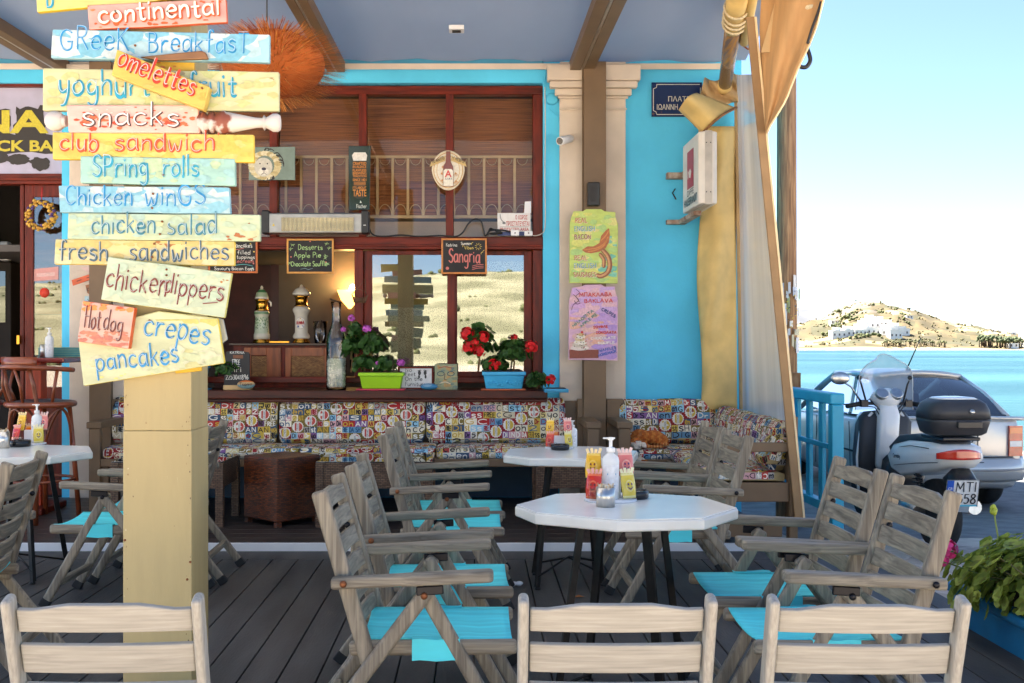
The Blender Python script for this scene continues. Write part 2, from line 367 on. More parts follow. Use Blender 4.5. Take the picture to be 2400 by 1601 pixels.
m_white = mat('white_paint', c(225, 225, 225), rough=.45, var=.05, scale=4)
m_dark = mat('dark_interior', c(40, 32, 28), rough=.7, var=.2, scale=3)
m_black = mat('black_plastic', c(22, 22, 23), rough=.4, var=.2, scale=20)
m_metal = mat('brushed_metal', c(190, 188, 184), rough=.3, metal=1, var=.1, scale=30)
m_brass = mat('brass', c(205, 150, 60), rough=.22, metal=1, var=.1, scale=20)
m_attr = mat('painted_colours', None, rough=.55, var=.08, scale=30)
m_gloss = mat('glazed_colours', None, rough=.18, var=.05, scale=20, coat=.4)
m_sign = mat('weathered_sign_paint', None, rough=.5, var=.14, scale=9, stretch=(1, 1, 3), bump=.12, bscale=26, contrast=(.3, .6))
m_let = mat('brush_paint', None, rough=.4, var=.12, scale=60)

# ---------------------------------------------------------------- ground, sea, far hills
YW = 9.1; FL = .055; ST = -.135
def road_z(y): return ST if y < 7 else ST-.065*min(y-7, 4.5) if y < 11.5 else ST-.2925
mb = MB(); ys = [-400, -60, -20, -6, 0, 3, 7, 8, 9, 10, 11.5, 14, 17.4]
xs = [-400, -60, -20, -8, 0, 4, 8, 20, 60, 400]
mb.grid(lambda u, v: Vector((xs[round(u*(len(xs)-1))], ys[round(v*(len(ys)-1))], road_z(ys[round(v*(len(ys)-1))]))), len(xs)-1, len(ys)-1, smooth=False)
m = mat('street_paving', c(180, 170, 158), rough=.8, var=.2, scale=3, bump=.2, bscale=30)
n = m.node_tree.nodes; l = m.node_tree.links     # irregular flat stones with pale joints
vo = n.new('ShaderNodeTexVoronoi'); vo.feature = 'DISTANCE_TO_EDGE'; vo.inputs['Scale'].default_value = 3.6
vc = n.new('ShaderNodeTexVoronoi'); vc.inputs['Scale'].default_value = 3.6
tc = n.new('ShaderNodeTexCoord'); wz = n.new('ShaderNodeTexNoise'); wz.inputs['Scale'].default_value = 3
va = n.new('ShaderNodeVectorMath'); va.operation = 'MULTIPLY_ADD'; va.inputs[1].default_value = (.25, .25, .25)
l.new(tc.outputs['Object'], wz.inputs[0]); l.new(wz.outputs['Color'], va.inputs[0]); l.new(tc.outputs['Object'], va.inputs[2])
l.new(va.outputs[0], vo.inputs['Vector']); l.new(va.outputs[0], vc.inputs['Vector'])
mr = n.new('ShaderNodeMapRange'); mr.inputs[1].default_value = .015; mr.inputs[2].default_value = .05
l.new(vo.outputs['Distance'], mr.inputs[0])
ra = n.new('ShaderNodeValToRGB'); ra.color_ramp.elements[0].color = (*c(166, 152, 140), 1); ra.color_ramp.elements[1].color = (*c(200, 190, 176), 1)
l.new(vc.outputs['Color'], ra.inputs[0])
mj = n.new('ShaderNodeMix'); mj.data_type = 'RGBA'; mj.inputs[6].default_value = (*c(206, 196, 184), 1)
l.new(mr.outputs[0], mj.inputs[0]); l.new(ra.outputs[0], mj.inputs[7])
mm = n.new('ShaderNodeMix'); mm.data_type = 'RGBA'; mm.blend_type = 'OVERLAY'; mm.inputs[0].default_value = .6
old = n['Principled BSDF'].inputs['Base Color'].links[0].from_socket
l.new(mj.outputs[2], mm.inputs[6]); l.new(old, mm.inputs[7]); l.new(mm.outputs[2], n['Principled BSDF'].inputs['Base Color'])
struct(mb.build('street', m, loc=(0, 0, 0)))
mb = MB(); ys2 = [8.7, 9, 10, 11.5, 14, 17.3]
mb.grid(lambda u, v: Vector((2.62+u*80, ys2[round(v*5)]-(.35*math.sin(u*80) if v == 0 else 0), road_z(ys2[round(v*5)])+.004)), 60, 5, smooth=False)
struct(mb.build('road', mat('asphalt', c(112, 110, 108), rough=.85, var=.2, scale=5, bump=.5, bscale=120), loc=(0, 0, 0)))
mb = MB(); mb.add([(-9000, 17.4, -2.2), (9000, 17.4, -2.2), (9000, 9000, -2.2), (-9000, 9000, -2.2)], [(0, 1, 2, 3)])
sea = mat('sea_water', c(18, 56, 62), col2=c(54, 92, 92), rough=.3, scale=.02, stretch=(.25, 1, 1), detail=8, contrast=(.4, .62))
n = sea.node_tree.nodes; l = sea.node_tree.links
tc = n.new('ShaderNodeTexCoord'); mp = n.new('ShaderNodeMapping'); mp.inputs['Scale'].default_value = (.5, 1.3, 1)
l.new(tc.outputs['Object'], mp.inputs[0])
nz = n.new('ShaderNodeTexNoise'); nz.inputs['Scale'].default_value = .55; nz.inputs['Detail'].default_value = 9; nz.inputs['Roughness'].default_value = .65
l.new(mp.outputs[0], nz.inputs['Vector'])
bp = n.new('ShaderNodeBump'); bp.inputs['Strength'].default_value = .8; bp.inputs['Distance'].default_value = .5
l.new(nz.outputs['Fac'], bp.inputs['Height']); l.new(bp.outputs[0], n['Principled BSDF'].inputs['Normal'])
n['Principled BSDF'].inputs['Specular IOR Level'].default_value = .12
struct(mb.build('sea', sea, loc=(0, 0, -2.2)))
mb = MB(); mb.box((-400, 17.38, -3), (400, 17.8, -.44)); struct(mb.build('quay_wall', mat('concrete', c(150, 146, 138), var=.15), loc=(0, 17.4, -3)))

def hash2(x, y):
    v = math.sin(x*127.1+y*311.7)*43758.5453; return v-math.floor(v)
def vnoise(x, y):
    xi, yi = math.floor(x), math.floor(y); fx, fy = x-xi, y-yi; fx = fx*fx*(3-2*fx); fy = fy*fy*(3-2*fy)
    a = hash2(xi, yi)*(1-fx)+hash2(xi+1, yi)*fx; b = hash2(xi, yi+1)*(1-fx)+hash2(xi+1, yi+1)*fx
    return a*(1-fy)+b*fy
def fbm(x, y, o=4): return sum(vnoise(x*2**k+k*17, y*2**k)*.5**k for k in range(o))
# headland across the bay: ridge line heights along its length
RID = [(1700, 770), (1800, 745), (1840, 745), (1880, 733), (1910, 722), (1935, 712), (1955, 703), (1975, 699), (2000, 697), (2015, 703), (2040, 708), (2075, 716), (2110, 724), (2140, 736), (2200, 748), (2230, 752), (2290, 764), (2351, 772), (2420, 776), (2500, 780), (2700, 790)]
def ridge(px):
    for (a, ya), (b, yb) in zip(RID, RID[1:]):
        if a <= px <= b:
            t = (px-a)/(b-a); return ya+(yb-ya)*t
    return 795
Y0H, Y1H = 610., 1050.
def head_h(u, v):
    px = 1690+u*1000; Y = Y0H+(Y1H-Y0H)*v; ym = Y0H+230
    top = CAMZ-(ridge(px)-789.5)*ym/2449+2.2
    t = (Y-Y0H)/(ym-Y0H)
    pr = (math.sin(min(1, t)*math.pi/2)**1.1) if t < 1 else max(0, 1-(t-1)*.9)
    x = (px-1092.2)*ym/2449*(.06+.94*Y/ym)
    nse = (fbm(x/16, Y/16)-.95)*5*min(1, t*3)
    rock = max(0, fbm(x/7, Y/9, 3)-.95)*9*max(0, 1-abs(px-1950)/70)*(1 if .6 < t < 1.15 else 0)
    return Vector((x, Y, -2.2+.6*min(1, t*20)+max(0, top-.6)*pr+(nse if t < 1 else nse*.6)+rock))
mb = MB()
def head_col(u, v):
    p = head_h(u, v); px = 1690+u*1000; t = (p.y-Y0H)/230
    if v < .012: return c(150, 132, 98)
    k = fbm(p.x/26, p.y/22); g = mixc(c(68, 60, 32), c(98, 82, 47), min(1, max(0, (k-.5)*1.2)))
    if fbm(p.x/40+9, p.y/14+3) > 1.13: g = c(138, 122, 86)
    if fbm(p.x/18+40, p.y/12) > 1.12: g = mixc(g, c(62, 62, 36), .7)
    if abs(px-1950) < 55 and .5 < t < 1.2 and fbm(p.x/9, p.y/9) > .85: g = c(100, 88, 74)
    return g
mb.grid(head_h, 190, 56, head_col)
m_hill = mat('dry_hillside', None, rough=.95, var=.18, scale=.12, bump=.0)
struct(mb.build('headland_hill', m_hill, loc=(0, 600, -2.2)))
mb = MB()
FM = [(1500, 760), (1650, 730), (1760, 702), (1800, 712), (1850, 700), (1885, 697), (1910, 706), (1960, 722), (2050, 740), (2300, 765)]
def far_h(u, v):
    px = 1500+u*790; yy = 760
    for (a, ya), (b, yb) in zip(FM, FM[1:]):
        if a <= px <= b: yy = ya+(yb-ya)*(px-a)/(b-a)
    Y = 2600+v*900; t = v/.6
    pr = math.sin(min(1, t)*math.pi/2) if t < 1 else 1-(t-1)
    x = (px-1092.2)*3100/2449
    return Vector((x, Y, -2.2+(CAMZ-(yy-789.5)*3100/2449)*pr+(fbm(x/90, Y/90)-.9)*50*min(1, t)))
mb.grid(far_h, 70, 16, lambda u, v: mixc(c(70, 72, 80), c(92, 92, 94), fbm(u*30, v*12)/1.9))
struct(mb.build('far_mountain', mat('pale_limestone', None, rough=.95, var=.12, scale=.02), loc=(0, 2600, -2.2)))
# sunlit slope across the street, behind the camera: it fills the shade with light and shows in the window glass
mb = MB()
def back_h(u, v):
    x = -420+u*840; y = -55-v*260
    r = 5+8*(.5+.5*math.sin(x/75.+1.2))+5*fbm(x/60, 3)
    return Vector((x, y, ST-.02+r*math.sin(min(1, v*1.25)*math.pi/2)**1.3*(1.0)+(fbm(x/14, y/14)-.9)*1.6*min(1, v*4)))
mb.grid(back_h, 120, 50)
struct(mb.build('roadside_hill', mat('roadside_slope', c(118, 114, 84), col2=c(166, 158, 126), rough=.95, scale=.09, detail=12, contrast=(.38, .62)), loc=(0, -60, ST)))

# scrub and groves on the headland: masses nobody could count
def clump(mb, p, r, col, n=5):
    for _ in range(n):
        q = p+Vector((random.uniform(-r, r), random.uniform(-r, r)*.6, random.uniform(.1, .7)*r))
        s = r*random.uniform(.3, .6); k = random.uniform(.75, 1.3)
        M = Matrix.Rotation(random.uniform(0, 3), 3, 'Z')
        mb.ball(q, (s, s*.8, s*random.uniform(.6, 1)), 6, 4, mulc(col, k), M)
mb = MB(); rg = random.Random(11)
for k in range(1900):
    u, v = rg.random(), rg.random()**1.5; p = back_h(.25+.5*u, v)
    if fbm(p.x/25, p.y/25) > .85: clump(mb, p-Vector((0, 0, .2)), rg.uniform(.3, 1.1), c(98, 102, 62), 3)
tag(mb.build('roadside_scrub', mat('roadside_leaves', None, rough=.9, var=.3, scale=.8), loc=(0, -120, 0)), 'olive scrub dotted over the dry slope across the street', 'scrub', kind='stuff')
mb = MB(); rg = random.Random(3)
def on_head(px, t):
    u = (px-1690)/1000; v = t*230/(Y1H-Y0H); return head_h(u, v)
for k in range(620):
    px = rg.uniform(1800, 2440); t = rg.uniform(.05, 1.05); p = on_head(px, t)
    if fbm(p.x/30+4, p.y/20) < .9 and rg.random() < .7: continue
    clump(mb, p, rg.uniform(.6, 1.7), c(112, 104, 66), 3)
for px, t, w, k in ((1935, .5, 26, 22), (1910, .42, 16, 14), (1970, .18, 34, 30), (2025, .62, 22, 18), (2060, .5, 14, 10), (1890, .3, 12, 10), (1985, .24, 16, 12), (1930, .72, 18, 12)):
    for _ in range(k): clump(mb, on_head(px+rg.gauss(0, w*.6), max(.03, t+rg.gauss(0, .05))), rg.uniform(1.2, 2.6), c(92, 96, 54), 3)
tag(mb.build('hillside_scrub', mat('scrub_leaves', None, rough=.9, var=.3, scale=.8), loc=(300, 700, 0)), 'dry olive green scrub scattered over the headland across the bay', 'scrub', kind='stuff')
mb = MB()
for _ in range(70):
    px = rg.uniform(2222, 2318); p = on_head(px, rg.uniform(.035, .11)); h = rg.uniform(3, 5)
    mb.tube([p, p+Vector((rg.uniform(-.3, .3), 0, h))], [.3, .2], 5, c(84, 66, 48)); clump(mb, p+Vector((0, 0, h)), rg.uniform(1.4, 2.2), c(84, 92, 58), 5)
for _ in range(60):
    px = rg.uniform(2005, 2150); p = on_head(px, rg.uniform(.03, .07)); h = rg.uniform(1.5, 3)
    mb.tube([p, p+Vector((0, 0, h))], .2, 5, c(84, 66, 48)); clump(mb, p+Vector((0, 0, h)), rg.uniform(.8, 1.3), c(104, 104, 66), 4)
tag(mb.build('shore_grove', mat('grove_leaves', None, rough=.9, var=.3, scale=.8), loc=(320, 620, 0)), 'dark grove of trees along the far shore of the bay', 'trees', kind='stuff')
# houses of the white village
HS = [(1947, .36, 12, 7), (1966, .40, 13, 6), (1985, .42, 15, 9), (2004, .43, 20, 10), (2021, .36, 10, 8), (2040, .34, 16, 7), (2056, .33, 11, 6), (1931, .31, 13, 6), (1909, .30, 14, 6), (1922, .33, 9, 6), (1976, .33, 14, 6), (1997, .33, 12, 6), (2016, .30, 10, 6), (1958, .30, 12, 5), (2036, .24, 12, 7), (1906, .48, 8, 4), (2078, .52, 7, 3), (2332, .07, 8, 4), (2298, .05, 9, 4), (2345, .52, 12, 4), (2310, .62, 10, 3), (2275, .68, 12, 3)]
HL = ['lowest left', 'upper']
m_house = mat('whitewash', None, rough=.8, var=.05, scale=.6)
for i, (px, t, w, h) in enumerate(HS):
    t = t*.62 if i < 15 else t; p = on_head(px, t); mb = MB(); wh = c(235, 230, 222); dk = c(92, 84, 80)
    w *= .62; h *= .62; d = w*.8
    mb.box((p.x-w/2, p.y-d/2, p.z-3), (p.x+w/2, p.y+d/2, p.z+h), wh)
    mb.box((p.x-w/2-.15, p.y-d/2-.15, p.z+h), (p.x+w/2+.15, p.y+d/2+.15, p.z+h+.35), wh)
    if w > 8: mb.box((p.x-w*.3, p.y-d*.3, p.z+h+.35), (p.x+w*.12, p.y+d*.3, p.z+h+2.4), wh)
    o = mb.build('white_house', m_house, loc=p)
    for r in range(max(1, int(h/2.8))):
        for q in range(max(2, int(w/2.4))):
            xx = p.x-w/2+(q+.5)*w/max(2, int(w/2.4)); zz = p.z+.9+r*2.6
            mw = MB(); mw.box((xx-.45, p.y-d/2-.05, zz), (xx+.45, p.y-d/2+.1, zz+1.3), dk); mw.build('window', m_house, o)
    village = i < 15
    tag(o, 'small white cubic house of the village packed on the hill across the bay' if village else 'lone small white house standing apart on the hill across the bay', 'house', 'white houses in the hillside village' if village else 'lone white houses on the headland')

# ---------------------------------------------------------------- deck, step, platform
mb = MB(); g = .159
x = -7.0; xr = 2.52
gw = c(255, 255, 255)
while x < xr-.02:
    x1 = min(x+g-.007, xr)
    mb.box((x, 3.2, -.03), (x1, 6.73, 0), gw)
    x += g
mb.box((-7, 6.737, -.03), (xr, 6.999, 0), gw)
struct(mb.build('deck', m_deck, bevel=.0025, loc=(0, 5, -.03)))
mb = MB(); mb.box((-7.0, 3.21, ST+.005), (xr, 7.0, -.032)); struct(mb.build('deck_base', m_black, loc=(0, 5, ST)))
mb = MB(); mb.box((-7, 7.0, -.1), (2.06, 7.02, .052)); struct(mb.build('step_riser', m_white, bevel=.003, loc=(0, 7, -.1)))
mb = MB(); y = 7.021; mb.box((-7, 7.03, -.1), (2.06, YW, FL-.022))
while y < YW-.05:
    mb.box((-7, y, FL-.02), (2.06, min(y+.152, YW), FL)); y += .158
struct(mb.build('platform', m_plat, bevel=.002, loc=(0, 8, -.1)))

# ---------------------------------------------------------------- the café building
B = thing('cafe_building', 'sky blue café front with cream pilasters and mahogany framed windows', 'building', (0, YW, FL))
def X(px, Y=YW): return (px-1092.2)*Y/2449
def Z(py, Y=YW): return CAMZ-(py-789.5)*Y/2449
zt = 3.95
XL, XR = X(395), X(1247)             # window opening
zs, zw, ztr = .975+0*Z(905), Z(197), Z(553)
mb = MB()
mb.box((X(1247), YW, -.2), (X(1702), YW+.35, zt))                       # right blue wall
mb.box((X(-700), YW, Z(190)+.0), (X(1247), YW+.35, zt))                 # band over the windows
mb.box((XL, YW, -.2), (XR, YW+.35, zs-.07))                             # below the sill
mb.box((X(142), YW, -.2), (XL, YW+.35, Z(190)))                         # between door and window
mb.box((X(-700), YW, -.2), (X(-420), YW+.35, Z(190)))
mb.box((X(-700), YW+.001, zt), (X(1702), YW+9, 10.0))                   # upper storey
mb.box((X(1702)-.3, YW+.351, -.2), (X(1702), YW+9, zt))                 # right side wall
mb.build('wall', m_blue, B)
mb = MB(); mb.box((X(316), YW-.012, FL), (X(1282), YW-.001, .46)); mb.box((X(1438), YW-.012, FL), (X(1700), YW-.001, .46)); mb.build('wall_shade_strip', mat('navy_wall_shade', c(30, 62, 88), rough=.6, var=.1), B)  # navy strip paints in the shade on the blue wall under the benches
mb = MB()
mb.box((X(-420), YW+.06, FL+.01), (X(-412), YW+.3, Z(190))); 
mb.build('door_jamb', m_mahog, B)
for a, b in ((166, 312), (1284, 1434)):
    mb = MB(); mb.box((X(a), YW-.07, FL), (X(b), YW, zt-.2))
    mb.build('pilaster', m_cream, B, bevel=.006)
    mb = MB()
    for y0, y1, gx, dp in ((158, 195, 30, .17), (195, 210, 24, .155), (210, 226, 12, .12), (226, 232, 5, .1), (252, 258, 2, .095)):
        mb.box((X(a-gx), YW-dp, Z(y1)), (X(b+gx), YW-.071+.0, Z(y0)-.0015))
    mb.build('capital', m_cream, B, bevel=.012)
# cornice under the awning
mb = MB(); mb.box((X(-700), YW-.05, Z(158)), (X(1247), YW-.001, Z(131))); mb.build('cornice', mat('blue_trim', c(60, 140, 170), rough=.6, var=.06), B, bevel=.01)
# window frame with transom and mullions
W0 = YW+.06
mb = MB(); fw = .085
def bar(x0, x1, y0, y1, y=W0, d=.1, off=0): mb.box((X(x0), y-off, Z(y1)), (X(x1), y+d, Z(y0)))
mb = MB(); bar(395, 1247, 193, 213); bar(395, 1247, 543, 572, off=.04); bar(395, 1247, 560, 566, off=.055, d=.0)
bar(395, 1247, 866, 880)
wf = mb.build('window_frame', m_mahogx, B, bevel=.006)
for x0, x1 in ((1224, 1247), (395, 412)): mb = MB(); mb.box((X(x0), W0+.002, Z(543)), (X(x1), W0+.1, Z(213))); mb.build('mullion', m_mahog, wf, bevel=.006)
for x0, x1 in ((1224, 1247), (395, 412)): mb = MB(); mb.box((X(x0), W0+.002, Z(866)), (X(x1), W0+.1, Z(572))); mb.build('mullion', m_mahog, wf, bevel=.006)
for xc in (625, 831, 1032): mb = MB(); mb.box((X(xc-9), W0-.02, Z(543)), (X(xc+9), W0+.095, Z(213))); mb.build('mullion', m_mahog, wf, bevel=.006)
# two sliding sashes on the right
for k, (x0, x1, y) in enumerate(((833, 1045, W0+.03), (1030, 1223, W0+.062))):
    mb = MB(); f = 19
    mb.box((X(x0), y, Z(866)), (X(x0+f), y+.03, Z(573))); mb.box((X(x1-f), y, Z(866)), (X(x1), y+.03, Z(573)))
    mb.box((X(x0+f), y+.001, Z(866)), (X(x1-f), y+.029, Z(862)+.03)); mb.box((X(x0+f), y+.001, Z(583)), (X(x1-f), y+.029, Z(573)))
    s_ = mb.build('window_sash', m_mahog, B, bevel=.005)
    gm = MB(); gm.box((X(x0+f), y+.012, Z(862)+.03), (X(x1-f), y+.018, Z(583)))
    gm.build('pane', glass_mat('window_glass', (.8, .82, .8), .27), s_)
mb = MB(); mb.box((X(812), W0-.01, Z(866)), (X(832), W0+.1, Z(572))); mb.build('window_post', m_mahog, B, bevel=.006)
for x0, x1 in ((413, 615), (635, 821), (841, 1022), (1042, 1223)): mb = MB(); mb.box((X(x0), W0+.045, Z(542)), (X(x1), W0+.051, Z(214))); mb.build('transom_pane', glass_mat('transom_glass', (.95, .93, .9), .06), B)
mb = MB(); mb.box((X(370), YW-.28, zs-.07), (X(1252), YW+.3, zs)); mb.box((X(370), YW-.25, zs-.1), (X(1252), YW-.01, zs-.0705))
mb.build('window_sill', mat('sill_wood', c(72, 26, 12), rough=.4, var=.5, scale=4, stretch=(.7, 6, 6), spec=.35), B, bevel=.008)
# pale band behind the upper panes: edge of the mezzanine floor
mb = MB(); mb.box((XL-.2, YW+.55, Z(548)-.05), (XR, YW+.7, Z(492))); mb.build('mezzanine_edge', m_cream, B)
# interior shell
m_int = mat('interior_wall', c(92, 86, 82), rough=.8, var=.08, scale=2)
mb = MB()
mb.box((X(-700), 12.8, FL), (XR+.2, 12.9, 3.6)); mb.box((XR+.02, YW+.36, FL), (XR+.1, 12.8, 3.6)); mb.box((X(-700), YW+.36, FL), (X(-695), 12.8, 3.6))
mb.build('interior_wall', m_int, B)
mb = MB(); mb.box((X(-700), YW+.36, 3.6), (XR+.2, 12.9, 3.7)); mb.build('interior_ceiling', m_dark, B)
mb = MB(); mb.box((X(-700), YW+.36, Z(553)-.06), (X(640), 12.7, Z(553))); mb.build('mezzanine_floor', m_int, B)
mb = MB(); mb.box((X(-700), YW+.36, 0), (XR+.2, 12.8, FL)); mb.build('interior_floor', m_dark, B)
mb = MB(); mb.box((X(360), 11.1, FL), (X(640, 11.1), 11.25, Z(553)-.061)); mb.build('interior_partition', mat('deep_red_brown', c(70, 24, 18), rough=.5, var=.2), B)
mb = MB(); mb.box((X(640, 11.0), 11.0, FL), (XR, 11.12, 3.4)); mb.build('interior_partition', m_int, B)
# doorway on the left: header, panel, leaf with glass
mb = MB(); mb.box((X(-420), W0, Z(420)), (X(141), W0+.12, Z(396))); mb.box((X(-420), W0-.02, Z(196)), (X(141), W0+.1, Z(178))); mb.box((X(-420), W0-.025, Z(412)), (X(141), W0-.001, Z(406)))
mb.build('door_frame', m_mahogx, B, bevel=.006)
mb = MB(); mb.box((X(-420), W0+.03, Z(396)), (X(141), W0+.06, Z(196))); mb.build('sign_panel', mat('lavender_panel', c(176, 172, 196), rough=.35, var=.06), B)
mb = MB(); d0 = W0+.05
mb.box((X(33), d0, FL), (X(42), d0+.05, Z(420))); mb.box((X(44), d0, FL), (X(64), d0+.045, Z(420))); mb.box((X(134), d0, FL), (X(141), d0+.045, Z(420)))
mb.box((X(64), d0, Z(448)), (X(134), d0+.045, Z(420))); mb.box((X(64), d0, FL), (X(134), d0+.045, Z(890)))
dl = mb.build('door_leaf', m_mahog, B, bevel=.005)
mb = MB(); mb.box((X(64), d0+.015, Z(890)), (X(134), d0+.021, Z(448))); mb.build('door_pane', glass_mat('door_glass', (.8, .78, .74), .2), dl)
mb = MB(); mb.box((X(66), d0+.023, Z(888)), (X(132), d0+.03, Z(722))); mb.build('frosted_panel', mat('frosted_film', c(150, 132, 100), rough=.7, col2=c(196, 180, 146), scale=160, contrast=(.45, .55)), dl)
mb = MB(); mb.box((X(66), d0+.023, Z(720)), (X(132), d0+.03, Z(450))); mb.build('inner_blind', mat('door_blind', c(70, 40, 22), rough=.7, col2=c(150, 100, 56), scale=3, stretch=(.6, 1, 5)), dl)
mb = MB(); mb.box((X(30), d0+.001, Z(790)), (X(36), d0-.04, Z(770))); mb.build('handle', m_brass, dl)

# ---------------------------------------------------------------- awning over the deck
A = thing('awning', 'grey blue fabric awning on brown beams over the deck', 'awning', (0, YW, 3.6))
SLP = .022
def ceil_z(y): return Z(160)-SLP*(YW-y)
def aw(u, v):
    x0 = -7.; y = YW-v*5.7; xe = 2.30-.12*(YW-y)*(1 if y > 7 else 0)-(.252 if y <= 7 else 0)
    x = x0+(xe-x0)*u
    b = .045*abs(math.sin((x-.93)/.0001)) if False else 0
    sag = -.035*math.sin(math.pi*v*3)**2*(.5+.5*math.sin(x*1.7))
    edge = .012*math.sin(x*9)*max(0, 1-v*9)
    return Vector((x, y, ceil_z(y)+.07+sag*.5+edge+.004*math.sin(x*23+y*7)))
mb = MB(); mb.grid(aw, 70, 30); m = mat('awning_fabric', c(168, 174, 184), rough=.85, var=.05, scale=2, stretch=(1, .3, 1), bump=.35, bscale=2.5)
n = m.node_tree.nodes; l = m.node_tree.links
tr = n.new('ShaderNodeBsdfTranslucent'); tr.inputs[0].default_value = (*c(184, 188, 198), 1)
ms = n.new('ShaderNodeMixShader'); ms.inputs[0].default_value = .25
l.new(n['Principled BSDF'].outputs[0], ms.inputs[1]); l.new(tr.outputs[0], ms.inputs[2]); l.new(ms.outputs[0], n['Material Output'].inputs[0])
mb.build('canopy', m, A)
for x0, x1 in ((1305, 1369), (775, 806)): pass
def beam_at(px_a, px_b, ext=2.9):
    xa = X(px_a, YW-.1); xb = X(px_b, YW-.1)
    mb = MB()
    def q(x, y, dz): return Vector((x, y, ceil_z(y)+dz))
    w = (xb-xa)
    mb.beam(q(xa+w*.22, YW-.1, .0), q(xa+w*.22, ext, .0), w*.44, .09, col=(1, 1, 1)); mb.beam(q(xa+w*.78, YW-.1, .0), q(xa+w*.78, ext, .0), w*.44, .09)
    b = mb.build('beam', m_brown, A, bevel=.004)
    mb = MB(); mb.beam(q(xa+w*.5, YW-.1, -.028), q(xa+w*.5, ext, -.028), w*.1, .03); mb.build('track', m_metal, b)
beam_at(1307, 1362); beam_at(752, 792); beam_at(112, 160); beam_at(-420, -380)
mb = MB(); mb.box((-7, YW-.06, Z(163)), (2.1, YW-.051, Z(150))); mb.build('edge_rail', m_cream, A)
r = thing('ceiling_spotlight', 'small white square fitting with dark slots on the canopy underside', 'lamp', P(1048, 68, 7.85))
q = P(1048, 68, 7.85)
mb = MB(); mb.box((q.x-.055, q.y-.055, q.z-.012), (q.x+.055, q.y+.055, q.z+.02)); mb.build('plate', m_white, r, bevel=.003)
for s in (-1, 1):
    mb = MB(); mb.box((q.x-.032, q.y+s*.018-.010, q.z-.0165), (q.x+.032, q.y+s*.018+.010, q.z-.0125)); mb.build('slot', m_black, r)
# brown uprights against the pilasters, cream post at the front is a thing of its own
for a, b in ((1338, 1389), (212, 262)):
    mb = MB(); mb.box((X(a, 8.95), 8.87, FL), (X(b, 8.95), YW-.175, Z(157))); mb.box((X(a-3, 8.95), 8.9, FL), (X(a, 8.95)-.001, YW-.18, Z(160)))
    mb.build('upright', m_brown, A, bevel=.004)
# ---------------------------------------------------------------- folding armchairs
def wood(name, st, a=c(102, 92, 78), b=c(154, 142, 121)):
    m = mat(name, a, rough=.55, col2=b, scale=5, stretch=st, detail=8, contrast=(.32, .66), bump=.1, vein=1.2)
    n = m.node_tree.nodes; l = m.node_tree.links; p = n['Principled BSDF']; old = p.inputs['Base Color'].links[0].from_socket
    tc = n.new('ShaderNodeTexCoord'); mp = n.new('ShaderNodeMapping'); mp.inputs['Scale'].default_value = tuple(3 if s < 1 else 160 for s in st)
    nz = n.new('ShaderNodeTexNoise'); nz.inputs['Scale'].default_value = 1; nz.inputs['Detail'].default_value = 3
    l.new(tc.outputs['Object'], mp.inputs[0]); l.new(mp.outputs[0], nz.inputs['Vector'])
    mr = n.new('ShaderNodeMapRange'); mr.inputs[1].default_value = .3; mr.inputs[2].default_value = .7; mr.inputs[3].default_value = .8; mr.inputs[4].default_value = 1.1; l.new(nz.outputs['Fac'], mr.inputs[0])
    mx = n.new('ShaderNodeMix'); mx.data_type = 'RGBA'; mx.blend_type = 'MULTIPLY'; mx.inputs[0].default_value = 1
    l.new(old, mx.inputs[6]); l.new(mr.outputs[0], mx.inputs[7]); l.new(mx.outputs[2], p.inputs['Base Color'])
    return m
wx = wood('grey_wood_x', (.7, 9, 9)); wy = wood('grey_wood_y', (9, .7, 9)); wz = wood('grey_wood_z', (9, 9, .7))
pale = (c(152, 147, 136), c(163, 158, 147))
px_, py_, pz_ = wood('pale_wood_x', (.9, 9, 9), *pale), wood('pale_wood_y', (9, .9, 9), *pale), wood('pale_wood_z', (9, 9, .9), *pale)
m_tq = mat('turquoise_canvas', c(84, 220, 226), rough=.65, var=.12, scale=5, stretch=(.5, 8, 2), bump=.15, bscale=20)
m_rub = mat('black_rubber', c(28, 28, 28), rough=.7)
m_rust = mat('rusty_bolt', c(130, 78, 46), rough=.5, metal=.6, var=.3, scale=60)
m_bolt = mat('dark_bolt', c(30, 30, 34), rough=.35, metal=.7)
